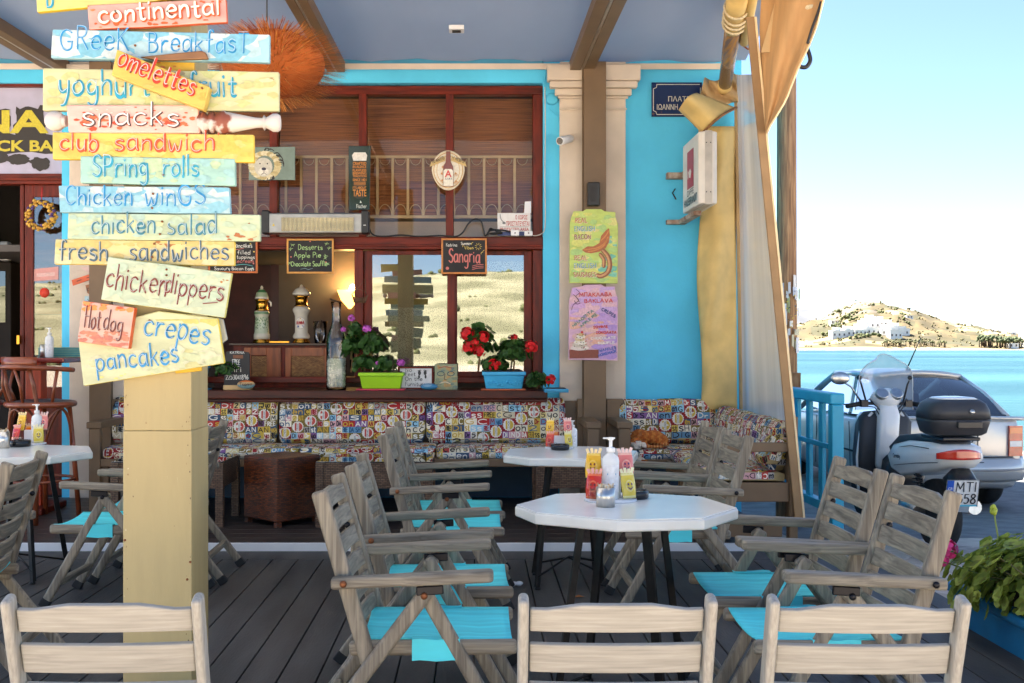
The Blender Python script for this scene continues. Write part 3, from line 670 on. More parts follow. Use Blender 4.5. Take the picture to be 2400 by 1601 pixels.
def make_chair(wx=None, wy=None, wz=None, arms=True, bow=.024, slats=((.035, .066), (.19, .062), (.345, .062), (.5, .062), (.655, .062), (.81, .05)), pw=.032):
    r = thing('folding_armchair', '', 'chair')
    top = Vector((-.362, 0, .898)); hin = Vector((-.215, 0, .383))
    def onb(t, dx=0): return top+(hin-top)*t+Vector((dx, 0, 0))
    bd = (hin-top).normalized(); bn = Vector((bd.z, 0, -bd.x)); bn = -bn if bn.x < 0 else bn   # forward normal
    for s in (-1, 1):
        mb = MB(); mb.beam(top+Vector((0, s*.222, 0)), hin+Vector((.012, s*.222, -.03)), pw, .052, bn)
        mb.build('back_post', wz, r, bevel=.011, seg=3)
        ar = None
        if arms: y = s*.262; a = MB()
        mb = MB()
        pts = [(-.318, .022), (-.1, .022), (-.05, .03), (.17, .03), (.185, .022), (.185, -.022), (.17, -.03), (-.05, -.03), (-.1, -.022), (-.318, -.022)]
        if arms: a.prism([(px, y+py*s, .600+.024*(px+.318)/.5) for px, py in pts], (0, 0, .036))
        if arms: ar = a.build('armrest', wx, r, bevel=.009, seg=3)
        if arms: mb = MB(); mb.lathe([(.011, 0), (.011, .004), (.006, .007), (0, .007)], (-.278, s*.286, .62), 10, M=Matrix.Rotation(R(-90*s), 3, 'X')); mb.build('bolt', m_rust if s < 0 else m_bolt, ar)
        if arms: mb = MB(); mb.lathe([(.011, 0), (.011, .004), (.006, .007), (0, .007)], (-.325, s*.2055, .72), 10, M=Matrix.Rotation(R(90*s), 3, 'X')); mb.build('bolt', m_bolt, ar)
        mb = MB(); yr = s*.205
        mb.beam((-.27, yr, .400), (.262, yr, .406), .03, .048, (0, 0, 1)); mb.build('seat_rail', wx, r, bevel=.016, seg=4)
        # legs: hang from the pivot under the arm
        pv = Vector((-.03, s*.247, .578 if arms else .40))
        for tag_, ft, yo in (('rear', Vector((-.455, 0, .02)), .0), ('front', Vector((.285, 0, .02)), .031)):
            p = Vector((pv.x, s*(.247-yo), pv.z)); q = Vector((ft.x, s*(.247-yo), ft.z))
            d = (q-p).normalized()
            mb = MB(); mb.beam(p-d*.024, q, .028, .047, Vector((1, 0, .5)))
            lg = mb.build('leg', wz, r, bevel=.012, seg=3)
            mb = MB(); mb.beam(q-d*.03, q+d*.016, .034, .052, Vector((1, 0, .5))); mb.build('rubber_foot', m_rub, lg, bevel=.006)
            if tag_ == 'rear' and arms:
                mb = MB(); mb.lathe([(.011, 0), (.011, .004), (.006, .007), (0, .007)], (p.x, s*.262, p.z), 10, M=Matrix.Rotation(R(-90*s), 3, 'X')); mb.build('bolt', m_rust if s < 0 else m_bolt, lg)
        # notched bracket under the arm
        if arms: mb = MB(); mb.beam((-.055, s*.255, .592), (.03, s*.255, .597), .014, .03, (0, 0, 1)); mb.build('bracket', m_bolt, r, bevel=.004)
    for fx, fz, yy in ((-.36, .15, .232), (.215, .13, .2)):
        mb = MB(); mb.beam((fx, -yy, fz), (fx, yy, fz), .03, .036, (0, 0, 1)); mb.build('stretcher', wy, r, bevel=.008)
    # curved slats
    for k, (t0, h) in enumerate(slats):
        mb = MB(); L = (hin-top).length; n = 10; vs = []
        for j in range(n+1):
            y = -.206+.412*j/n; e = 1-(2*j/n-1)**2; cut = (.014 if abs(2*j/n-1) > .68 else 0) if k == 0 else 0
            if k == 0 and .5 < abs(2*j/n-1) <= .68: cut = .007
            for tt, th in ((t0*L+cut, -.008), (t0*L+cut, .008), (t0*L+h, .008), (t0*L+h, -.008)):
                p = top+bd*tt+bn*(th-bow*e+.006); vs.append((p.x, y, p.z))
        fs = [(0, 1, 2, 3)]+[(4*j+a, 4*j+4+a, 4*j+4+(a+1) % 4, 4*j+(a+1) % 4) for j in range(n) for a in range(4)]+[(4*n+3, 4*n+2, 4*n+1, 4*n)]
        mb.add(vs, fs, (1, 1, 1)); mb.build('slat', wy, r, bevel=.004, weld=True)
    # canvas seat with its flaps folded over the rails
    def seat(u, v):
        x = -.235+.48*u; y = -.2+.4*v; sg = 4*v*(1-v)
        return Vector((x, y, .4285-.02*sg+.003*math.sin(u*19+v*4)*sg))
    mb = MB(); mb.grid(seat, 14, 12)
    st_ = mb.build('seat', m_tq, r, solid=.005)
    for s in (-1, 1):
        def flap(u, v):
            x = -.07+.15*u
            if v < .5: return Vector((x, s*(.19+.034*v*2), .4322))
            return Vector((x, s*.2245, .4322-(v-.5)*2*.066+.002*math.sin(u*9)))
        mb = MB(); mb.grid(flap, 6, 8, smooth=False); mb.build('seat_flap', m_tq, st_, solid=.004)
    return r
chair0 = make_chair(wx, wy, wz)
CH = [  # x, y, turn, z, label, group
 (-.13, 3.57, 0, 0, 'grey folding armchair left of the front white table, with its turquoise seat nearest the camera'),
 (-.12, 4.30, 1, 0, 'grey folding armchair left of the front white table, second from the camera behind its twin'),
 (-.115, 5.63, 0, 0, 'grey folding armchair at the left side of the rear white table, the nearer of two'),
 (-.10, 6.15, 1, 0, 'grey folding armchair left of the rear white table, farther one by the cushioned bench'),
 (1.135, 3.56, 180, 0, 'grey folding armchair right of the front white table beside the blue planter'),
 (1.13, 4.14, 180, 0, 'grey folding armchair right of the front white table, in front of the scooter'),
 (1.01, 5.57, 181, 0, 'grey folding armchair right of the rear white table, nearer one of the pair'),
 (1.015, 6.16, 180, 0, 'grey folding armchair right of the rear white table, farther one by the corner bench'),
 (-.89, 2.88, 91.5, ST, 'pale folding chair seen from behind in front of the sign post, at the bottom left'),
 (.335, 2.88, 90, ST, 'pale folding chair seen from behind before the front white table, bottom centre'),
 (.93, 2.87, 89, ST, 'pale folding chair seen from behind beside the blue planter, at the bottom right'),
 (-2.2, 4.33, 186, 0, 'grey folding armchair at the left edge with its curved slats turned to the camera'),
 (-1.93, 5.70, 179, 0, 'grey folding armchair half hidden by the cream sign post, its arms pointing left'),
 (-1.885, 6.26, 181, 0, 'grey folding armchair just right of the cream sign post, leaning back towards the wicker ottoman'),
]
pale0 = None
for i, (x, y, a, z, lb) in enumerate(CH):
    if i == 0: o = chair0
    elif z == 0: o = copy_tree(chair0)
    elif not pale0: o = pale0 = make_chair(px_, py_, pz_, False, .007, ((.035, .073), (.235, .076), (.435, .076), (.635, .072)), .025); o.name = 'folding_chair'
    else: o = copy_tree(pale0)
    o.location = (x, y, z); o.rotation_euler = (0, 0, R(a)); o['label'] = lb
    o['group'] = 'folding armchairs round the white tables' if z == 0 else 'pale armless folding chairs in front'

# ---------------------------------------------------------------- white eight-sided tables
OCT = [(1206.5, 1187), (1254, 1205.5), (1445, 1223), (1652, 1218.3), (1731, 1194), (1646, 1167.2), (1467, 1157), (1301, 1160.8)]
oc = [Vector(((x-1115)*.63/(y-806), 2500*.63/(y-806), 0)) for x, y in OCT]
cen = sum(oc, Vector())/8
oc = [p-cen for p in oc]
m_ttop = mat('white_table_top', c(232, 232, 226), rough=.2, var=.06, scale=3, detail=8, bump=.03, bscale=60)
m_tedge = mat('white_table_edge', c(222, 218, 208), rough=.4, var=.05, scale=8)
m_leg = mat('black_steel', c(30, 28, 27), rough=.4, metal=.5, var=.4, scale=18)
def make_table():
    r = thing('octagonal_table', '', 'table')
    mb = MB(); mb.prism([(p.x*.985, p.y*.985, .7325) for p in oc], (0, 0, .0045)); mb.build('tabletop', m_ttop, r, bevel=.002)
    mb = MB(); mb.prism([(p.x, p.y, .692) for p in oc], (0, 0, .0403)); mb.build('edge_band', m_tedge, r, bevel=.008, seg=3)
    mb = MB(); mb.prism([(p.x*.62-.02, p.y*.62, .676) for p in oc], (0, 0, .0158)); mb.build('underplate', mat('orange_plywood', c(196, 128, 62), rough=.5, var=.2, stretch=(1, 6, 6)), r, bevel=.002)
    for (a, b), (p, q), w in (((-.17, -.07), (-.27, -.13), .028), ((.07, -.1), (.12, -.17), .045), ((.16, .05), (.25, .12), .028), ((-.07, .1), (-.12, .2), .042)):
        mb = MB(); mb.beam((a, b, .676), (p, q, .01), w, .01, Vector((q, -p, 0))); mb.beam((a, b+.018, .676), (p, q+.018, .01), .01, w*.7, Vector((q, -p, 0)))
        lg = mb.build('leg', m_leg, r)
        mb = MB(); mb.lathe([(.016, 0), (.016, .012), (.008, .014)], (p, q, 0), 8); mb.build('foot', m_rub, lg)
    mb = MB(); mb.tube([(-.27, -.13, .07), (0, 0, .14), (.25, .12, .07)], .006, 6); mb.tube([(.12, -.17, .07), (0, 0, .132), (-.12, .2, .07)], .006, 6)
    mb.build('cross_rod', m_leg, r)
    return r
t0 = make_table(); t0.location = (cen.x, cen.y, 0)
t0['label'] = 'front white eight sided table with the tall white pump bottle and napkin tin'
t1 = copy_tree(t0); t1.location = (.535, 6.13, 0); t1.rotation_euler = (0, 0, R(22)); t1.scale = (.97, 1.05, 1)
t1['label'] = 'rear white eight sided table standing before the patterned bench'
t2 = copy_tree(t0); t2.location = (-2.66, 6.2, 0); t2.rotation_euler = (0, 0, R(10)); t2.scale = (1, 1.1, 1)
t2['label'] = 'white eight sided table at the left edge in front of the bentwood stools'
for t in (t0, t1, t2): t['group'] = 'white tables on the deck'

# ---------------------------------------------------------------- benches with patchwork cushions
m_print = mat('printed_fabric', None, rough=.8, var=.06, scale=40, bump=.1, bscale=12)
PAL = [c(190, 160, 60), c(214, 196, 140), c(160, 28, 26), c(196, 182, 150), c(56, 76, 100), c(140, 186, 204), c(120, 100, 40), c(206, 176, 80), c(150, 146, 140), c(196, 150, 150), c(210, 200, 172), c(96, 140, 168), c(120, 80, 130), c(224, 214, 190), c(176, 60, 52)]
PAL = [mulc(q, 1.15) for q in PAL]
INK = [c(24, 26, 40), c(150, 24, 26), c(236, 230, 214), c(48, 30, 24), c(200, 160, 50), c(40, 84, 120)]
WORDS = ['DI', 'FREE', '5', 'yo', 'ss', 'AN', 'IND', 'G', 'DA', 'SH', 'en', 'C', 'S', 'M', 'oh', 'st', 'Dr', '2']
CAPW = ['LEMON', 'ORANG']
for k_ in ('2',): pass
def patchwork(mb, S, wid, hgt, cell=.052, seed=1, v0=0.):
    """S(u, v, off) maps metres over the cloth to space; fills wid x hgt with printed patches, letters and bottle caps"""
    rg = random.Random(seed); nu = max(1, round(wid/cell)); nv = max(1, round(hgt/cell)); cu = wid/nu; cv = hgt/nv
    done = set()
    def quadpatch(u0, w0, u1, w1, col, off):
        n = max(1, round((u1-u0)/cell*2)); m = max(1, round((w1-w0)/cell*2)); vs = []
        for j in range(m+1):
            for i in range(n+1): vs.append(S(u0+(u1-u0)*i/n, w0+(w1-w0)*j/m, off))
        mb.add(vs, [(j*(n+1)+i, j*(n+1)+i+1, (j+1)*(n+1)+i+1, (j+1)*(n+1)+i) for j in range(m) for i in range(n)], col)
    for j in range(nv):
        for i in range(nu):
            if (i, j) in done: continue
            u0, w0 = i*cu, j*cv
            if (i*5+j*3+seed*2) % 13 == 0 and i+1 < nu and j+1 < nv and not {(i+1, j), (i, j+1), (i+1, j+1)} & done:
                for a in (0, 1):
                    for b in (0, 1): done.add((i+a, j+b))
                lem = rg.random() < .55
                quadpatch(u0, w0, u0+2*cu, w0+2*cv, c(140, 16, 18) if lem else c(116, 96, 30), 0)
                cxx, cyy = u0+cu, w0+cv
                def disc(r1, r2, n, col, off, a0=0, a1=2*math.pi):
                    pts = [S(cxx+(r1 if k % 2 else r2)*cu*math.cos(a0+(a1-a0)*k/n), cyy+(r1 if k % 2 else r2)*cv*math.sin(a0+(a1-a0)*k/n), off) for k in range(n+(1 if a1-a0 < 6 else 0))]
                    mb.add(pts, [list(range(len(pts)))], col)
                disc(.96, .84, 32, c(226, 220, 206), .0006)
                disc(.74, .74, 20, c(206, 172, 60) if lem else c(190, 74, 62), .0009, R(-130), R(130))
                quadpatch(cxx-.2*cu, cyy-.7*cv, cxx+.2*cu, cyy+.7*cv, c(232, 228, 216), .0012)
                mp = lambda x, y, o=0: S(x, y, .0015+o)
                brush(mb, CAPW[0] if lem else CAPW[1], lambda x, y, o=0: S(cxx+(y-cyy), cyy+(x-cxx), .0015+o), cxx-.62*cv, cyy+.13*cu, cxx+.62*cv, cyy+.13*cu, .16*cu, .045*cu, INK[0], .02, sd=i)
                continue
            done.add((i, j))
            w = 1; h = 1
            if rg.random() < .3 and i+1 < nu and (i+1, j) not in done: done.add((i+1, j)); w = 2
            bgc = rg.choice(PAL); quadpatch(u0, w0, u0+w*cu, w0+cv, bgc, 0)
            ink = rg.choice(INK)
            if abs(sum(ink)-sum(bgc)) < .45: ink = INK[0] if sum(bgc) > .6 else INK[2]
            wd = rg.choice(WORDS); fl = -1 if rg.random() < .2 else 1
            if wd in ('5', '2'):
                pts = [S(u0+cu*.5*w+.42*cu*math.cos(k*.4), w0+cv*.5+.42*cv*math.sin(k*.4), .0006) for k in range(16)]
                mb.add(pts, [list(range(16))], rg.choice((c(214, 190, 120), c(150, 30, 30), c(200, 196, 180))))
            mp = lambda x, y, o=0: S(x, -y, .0012+o)
            brush(mb, wd, mp, u0+.1*cu, -(w0+.14*cv), u0+(w-.1)*cu, -(w0+.14*cv), cv*(.42 if wd[0].isupper() or wd[0].isdigit() else .55), cu*.16, ink, .1, sd=i*31+j)
def cushion(name, label, group, origin, U, A, B_, length, prof, n_vis, seed, crown=.012, end=False):
    """profile prof [(a, b)] swept along U; the first n_vis points carry the print"""
    origin, U, A, B_ = map(Vector, (origin, U, A, B_))
    # resample the profile finely
    arc = [0]
    for p, q in zip(prof, prof[1:]): arc.append(arc[-1]+math.hypot(q[0]-p[0], q[1]-p[1]))
    vis = arc[n_vis-1]
    def pt(s):
        s = max(0, min(arc[-1]-1e-6, s))
        for k in range(len(arc)-1):
            if arc[k] <= s <= arc[k+1]:
                t = (s-arc[k])/(arc[k+1]-arc[k]+1e-9); return (prof[k][0]+(prof[k+1][0]-prof[k][0])*t, prof[k][1]+(prof[k+1][1]-prof[k][1])*t)
        return prof[-1]
    ca = sum(p[0] for p in prof)/len(prof); cb = sum(p[1] for p in prof)/len(prof)
    def S(u, s, off):
        e = min(1, min(u, length-u)/.035); e = math.sqrt(max(0, 1-(1-max(0, e))**2)); k = .72+.28*e
        a, b = pt(s); a0, b0 = pt(s-.004); a1, b1 = pt(s+.004)
        na, nb = (b1-b0), -(a1-a0); L = math.hypot(na, nb) or 1; na /= L; nb /= L
        if (a-ca)*na+(b-cb)*nb < 0: na, nb = -na, -nb
        bul = crown*math.sin(math.pi*min(1, max(0, u/length)))**.5*math.sin(math.pi*min(1, s/vis))+.004*math.sin(u*11+s*6)
        a = ca+(a-ca)*k+na*(bul+off); b = cb+(b-cb)*k+nb*(bul+off)
        return origin+U*u+A*a+B_*b
    mb = MB()
    patchwork(mb, lambda u, s, off: S(u, s, .001+off), length, vis, seed=seed)
    n = 26; m = 24; tot = arc[-1]+math.hypot(prof[0][0]-prof[-1][0], prof[0][1]-prof[-1][1])
    prof2 = prof+[prof[0]]
    vs = []; 
    ss = [vis*j/10 for j in range(11)]+[arc[k] for k in range(n_vis, len(prof))]
    for s in ss:
        for i in range(n+1): vs.append(S(length*i/n, s, -.002))
    k = len(ss); cc = c(176, 156, 110)
    mb.add(vs, [(j*(n+1)+i, j*(n+1)+i+1, ((j+1) % k)*(n+1)+i+1, ((j+1) % k)*(n+1)+i) for j in range(k) for i in range(n)]+[[j*(n+1) for j in range(k)], [j*(n+1)+n for j in range(k)][::-1]], cc)
    if end:
        a0_, a1_ = min(p[0] for p in prof)+.02, max(p[0] for p in prof)-.02; b0_, b1_ = min(p[1] for p in prof)+.012, max(p[1] for p in prof)-.012
        nn = -U
        def E(u, s, off):
            a = a0_+u; b = b0_+s; a = ca+(a-ca)*.76; b = cb+(b-cb)*.76; return origin+A*a+B_*b+nn*(.004+off)
        patchwork(mb, E, a1_-a0_, b1_-b0_, seed=seed+50)
    o = mb.build(name, m_print, loc=origin); tag(o, label, 'cushion', group); return o
def back_prof(h, t=.12, lean=.05):   # a = depth towards the sitter, b = height
    return [(t*.75, 0), (t, .03), (t+.0-lean*.3, h*.4), (t-lean*.7, h*.8), (t-lean-.015, h*.96), (t-lean-.045, h), (t-lean-.075, h), (-.03, h*.97), (0, h*.5), (0, .02)]
def seat_prof(d, t=.07):            # a = depth towards the sitter, b = height
    return [(d-.012, .0), (d, .018), (d, t-.02), (d-.02, t), (d-.2, t+.012), (.06, t), (.0, t-.02), (0, 0)]
Gb, Gs = 'patchwork back cushions of the benches', 'patchwork seat cushions of the benches'
yb = 8.84
for i, (a, b, lb) in enumerate(((250, 457, 'left end, mostly behind the cream sign post'), (459, 632, 'under the wifi board'), (637, 975, 'in the middle, under the lime green flower box'), (978, 1300, 'right end, under the blue flower box'))):
    xa, xb = X(a, 8.8), X(b, 8.8)
    cushion('back_cushion', 'patchwork back cushion of the long bench, '+lb, Gb, (xa, yb+.13, .535), (1, 0, 0), (0, -1, 0), (0, 0, 1), xb-xa, back_prof(.385-.006*i), 7, 3+i)
for i, (a, b, lb) in enumerate(((250, 470, 'left end behind the cream sign post'), (472, 690, 'behind the wicker ottoman'), (693, 1000, 'behind the long wicker table'), (1003, 1300, 'right end behind the rear white table'))):
    xa, xb = X(a, 8.5), X(b, 8.5)
    cushion('seat_cushion', 'patchwork seat cushion of the long bench, '+lb, Gs, (xa, 8.92, .465), (1, 0, 0), (0, -1, 0), (0, 0, 1), xb-xa, seat_prof(.6), 6, 13+i, .008)
def bench_frame(r, x0, x1, arm_l, arm_r):
    mb = MB(); mb.box((x0, 8.32, .40), (x1, 8.36, .462)); mb.box((x0, 8.362, .42), (x1, 9.0, .46)); r_ = mb.build('seat_base', m_brown, r, bevel=.005)
    mb = MB(); mb.box((x0, 8.985, .46), (x1, 9.015, .88)); mb.build('backrest', m_brown, r, bevel=.005)
    for x in (x0+.03, (x0+x1)/2, x1-.1):
        mb = MB(); mb.box((x, 8.34, FL), (x+.07, 8.39, .4)); mb.build('leg', m_brown, r, bevel=.004)
    for f, x in ((arm_l, x0), (arm_r, x1)):
        if not f: continue
        mb = MB(); mb.box((x-.06, 8.3, .70), (x+.06, 8.93, .75)); mb.box((x-.045, 8.31, FL), (x+.045, 8.37, .699)); mb.box((x-.07, 8.9, .2), (x+.07, 8.98, .899))
        mb.build('arm', m_brown, r, bevel=.006)
r = thing('long_bench', 'long brown painted bench under the window with patchwork cushions', 'bench', (X(780, 8.6), 8.6, FL))
bench_frame(r, X(246, 8.6), X(1345, 8.9), True, True)
r = thing('corner_bench', 'brown corner bench on the right where a ginger cat sleeps', 'bench', (1.6, 8.2, FL))
xc0 = X(1412, 8.9)
bench_frame(r, xc0, 2.02, True, False)
mb = MB(); mb.box((1.48, 6.98, .37), (1.52, 8.31, .455)); mb.box((1.521, 6.98, .39), (2.04, 8.31, .45)); mb.box((1.48, 6.95, .33), (2.04, 6.978, .455)); mb.box((1.5, 6.955, .10), (2.0, 6.975, .21)); mb.build('seat_base', m_brown, r, bevel=.005)
mb = MB(); mb.box((2.045, 6.95, FL), (2.10, 7.03, .885)); mb.box((2.05, 7.031, .46), (2.08, 8.98, .83)); mb.box((1.48, 6.93, FL), (1.55, 6.949, .36)); mb.build('end_post', m_brown, r, bevel=.005)
mb = MB(); mb.box((1.50, 6.94, .655), (2.044, 7.0, .715)); mb.build('arm', m_brown, r, bevel=.006)
cushion('back_cushion', 'patchwork back cushion of the corner bench against the blue wall, behind the sleeping cat', Gb, (X(1424, 8.85), yb+.13, .535), (1, 0, 0), (0, -1, 0), (0, 0, 1), 2.0-X(1424, 8.85), back_prof(.36), 7, 21)
cushion('seat_cushion', 'patchwork seat cushion of the corner bench that the ginger cat sleeps on', Gs, (X(1450, 8.6), 8.92, .455), (1, 0, 0), (0, -1, 0), (0, 0, 1), 1.93-X(1450, 8.6), seat_prof(.6), 6, 22, .008)
cushion('back_cushion', 'patchwork back cushion along the right arm of the corner bench, seen edge on', Gb, (2.07, 7.06, .50), (0, 1, 0), (-1, 0, 0), (0, 0, 1), 1.78, back_prof(.345), 7, 23, end=True)
cushion('seat_cushion', 'patchwork seat cushion along the right arm of the corner bench', Gs, (2.04, 6.98, .455), (0, 1, 0), (-1, 0, 0), (0, 0, 1), 1.33, seat_prof(.52), 6, 24, .008, True)
r2 = Matrix.Rotation(R(18), 3, 'Y')
cushion('scatter_cushion', 'patchwork scatter cushion leaning in the right arm of the corner bench', 'scatter cushions', (1.98, 7.0, .545), (.0, 1, 0), r2 @ Vector((-1, 0, 0)), r2 @ Vector((0, 0, 1)), .36, back_prof(.22, .1), 7, 25, end=True)

# ---------------------------------------------------------------- rattan tables and ottoman
def rattan(name, c1, c2, dark, sc=1.):
    m = bpy.data.materials.new(name); m.use_nodes = True; n = m.node_tree.nodes; l = m.node_tree.links; b = n['Principled BSDF']
    uv = n.new('ShaderNodeTexCoord'); br = n.new('ShaderNodeTexBrick'); br.inputs['Scale'].default_value = 1
    br.inputs['Brick Width'].default_value = .034*sc; br.inputs['Row Height'].default_value = .0125*sc; br.inputs['Mortar Size'].default_value = .0022*sc; br.inputs['Mortar Smooth'].default_value = .6
    br.inputs['Color1'].default_value = (*c1, 1); br.inputs['Color2'].default_value = (*c2, 1); br.inputs['Mortar'].default_value = (*dark, 1)
    l.new(uv.outputs['UV'], br.inputs['Vector'])
    nz = n.new('ShaderNodeTexNoise'); nz.inputs['Scale'].default_value = 14; l.new(uv.outputs['Object'], nz.inputs['Vector'])
    mx = n.new('ShaderNodeMix'); mx.data_type = 'RGBA'; mx.blend_type = 'OVERLAY'; mx.inputs[0].default_value = .6
    l.new(br.outputs[0], mx.inputs[6]); l.new(nz.outputs['Fac'], mx.inputs[7]); l.new(mx.outputs[2], b.inputs['Base Color'])
    bp = n.new('ShaderNodeBump'); bp.inputs['Strength'].default_value = 1; bp.inputs['Distance'].default_value = .004; bp.invert = True
    l.new(br.outputs['Fac'], bp.inputs['Height']); l.new(bp.outputs[0], b.inputs['Normal']); b.inputs['Roughness'].default_value = .42
    return m
m_rat = rattan('rattan', c(118, 92, 70), c(88, 62, 46), c(22, 14, 10))
m_rat2 = rattan('rattan_amber', c(120, 58, 20), c(66, 32, 14), c(16, 8, 5))
def rattan_table(x0, x1, label, y0=7.59, y1=8.15):
    r = thing('rattan_table', label, 'table', ((x0+x1)/2, (y0+y1)/2, FL), 'low glass topped rattan tables')
    mb = MB(); mb.box((x0+.012, y0+.012, .33), (x1-.012, y1-.012, .512)); mb.build('apron', m_rat, r)
    for x in (x0, x1-.055):
        for y in (y0, y1-.055):
            mb = MB(); mb.box((x, y, FL), (x+.055, y+.055, .5125)); mb.build('leg', m_rat, r)
    mb = MB(); mb.box((x0+.004, y0+.004, .514), (x1-.004, y1-.004, .522)); mb.build('glass_top', glass_mat('tabletop_glass', (.7, .8, .76), .3), r, bevel=.002)
    return r
rattan_table(-1.142, -.31, 'low brown rattan table with a glass top in the middle before the long bench')
rattan_table(-2.6, -1.8, 'low brown rattan table with a glass top behind the cream sign post')
rattan_table(.43, 1.24, 'low brown rattan table behind the rear white table')
r = thing('rattan_ottoman', 'amber brown woven rattan ottoman turned cornerwise on the platform', 'ottoman', (-1.42, 7.85, FL))
M = Matrix.Translation((-1.408, 7.56, 0)) @ Matrix.Rotation(R(48), 4, 'Z')
mb = MB(); mb.box((0, 0, FL+.035), (.40, .40, .545), M=M); mb.build('body', m_rat2, r, bevel=.012)
for a, b in ((.006, .006), (.354, .006), (.006, .354), (.354, .354)):
    mb = MB(); mb.box((a, b, FL), (a+.04, b+.04, FL+.034), M=M); mb.build('leg', m_rat2, r)
# ---------------------------------------------------------------- sign post and its painted boards
YP = 3.30
r = thing('sign_post', 'square cream wooden post carrying the painted menu boards', 'post', (P(362, 0, YP).x, YP+.09, 0))
mb = MB(); xa, xb = P(283.5, 0, YP).x, P(439, 0, YP).x; zc = P(0, 989, YP).z
mb.box((xa-.0015, YP-.0015, 0), (xb+.0015, YP+.2065, zc)); mb.box((xa, YP, zc+.0003), (xb, YP+.205, 3.52)); mb.build('post', m_tan, r, bevel=.003, seg=2)
mb = MB(); mb.box((xa-.012, YP-.012, 0), (xb+.012, YP+.217, .09)); mb.build('base_trim', m_tan, r, bevel=.004)
mb = MB()
for x, y in ((430, 1330), (437, 1290), (287, 1240)): mb.lathe([(.004, 0), (.004, .003), (0, .004)], P(x, y, YP)+Vector((0, 0, 0)), 8, M=Matrix.Rotation(R(90), 3, 'X'))
mb.build('nail', m_rust, r)
mb = MB(); mp = front(YP-.0015, .0006); rg = random.Random(77)
for q in range(46):
    x, y = rg.choice((rg.uniform(285, 296), rg.uniform(428, 438), rg.uniform(290, 432))), rg.uniform(895, 1560); a = rg.uniform(.6, 2.0)
    pts = [(x+a*math.cos(t)*rg.uniform(.4, 1.2), y+a*1.8*math.sin(t)*rg.uniform(.4, 1.2)) for t in range(6)]; mb.add([mp(px, py, q*.00002) for px, py in pts], [list(range(6))], rg.choice((c(120, 96, 60), c(206, 190, 150), c(150, 122, 80), c(90, 74, 52))))
for q in range(14):
    x, y = rg.uniform(290, 430), rg.uniform(900, 1560); mb.add([mp(x, y, .0006), mp(x+.5, y+.3, .0006), mp(x+rg.uniform(-2, 3), y+rg.uniform(8, 34), .0006)], [(0, 1, 2)], c(196, 180, 138))
mb.build('scuff_mark', m_let, r)
GS = 'painted menu boards on the sign post'
def clip_poly(pts, poly):
    a = sum(p[0]*q[1]-q[0]*p[1] for p, q in zip(poly, poly[1:]+poly[:1])); sg = 1 if a > 0 else -1
    for (ax, ay), (bx, by) in zip(poly, poly[1:]+poly[:1]):
        L = math.hypot(bx-ax, by-ay); f = lambda p: sg*((bx-ax)*(p[1]-ay)-(by-ay)*(p[0]-ax))/L-1.3
        out = []
        for i, p in enumerate(pts):
            q = pts[(i+1) % len(pts)]; fp, fq = f(p), f(q)
            if fp >= 0: out.append(p)
            if fp*fq < 0: t = fp/(fp-fq); out.append((p[0]+(q[0]-p[0])*t, p[1]+(q[1]-p[1])*t))
        pts = out
        if len(pts) < 3: return []
    return pts
def blotch(mb, mp, rg, x0, y0, x1, y1, cols, n, off, smin=3, smax=9, clip=None):
    for k in range(n):
        x, y = rg.uniform(x0, x1), rg.uniform(y0, y1); a = rg.uniform(smin, smax); b = a*rg.uniform(.25, .7)
        pts = [(x+a*math.cos(t*.7)*rg.uniform(.6, 1.2), y+b*math.sin(t*.7)*rg.uniform(.6, 1.2)) for t in range(9)]
        if clip: pts = clip_poly(pts, clip)
        if len(pts) > 2: patch(mb, pts, mp, rg.choice(cols), off+k*.00003)
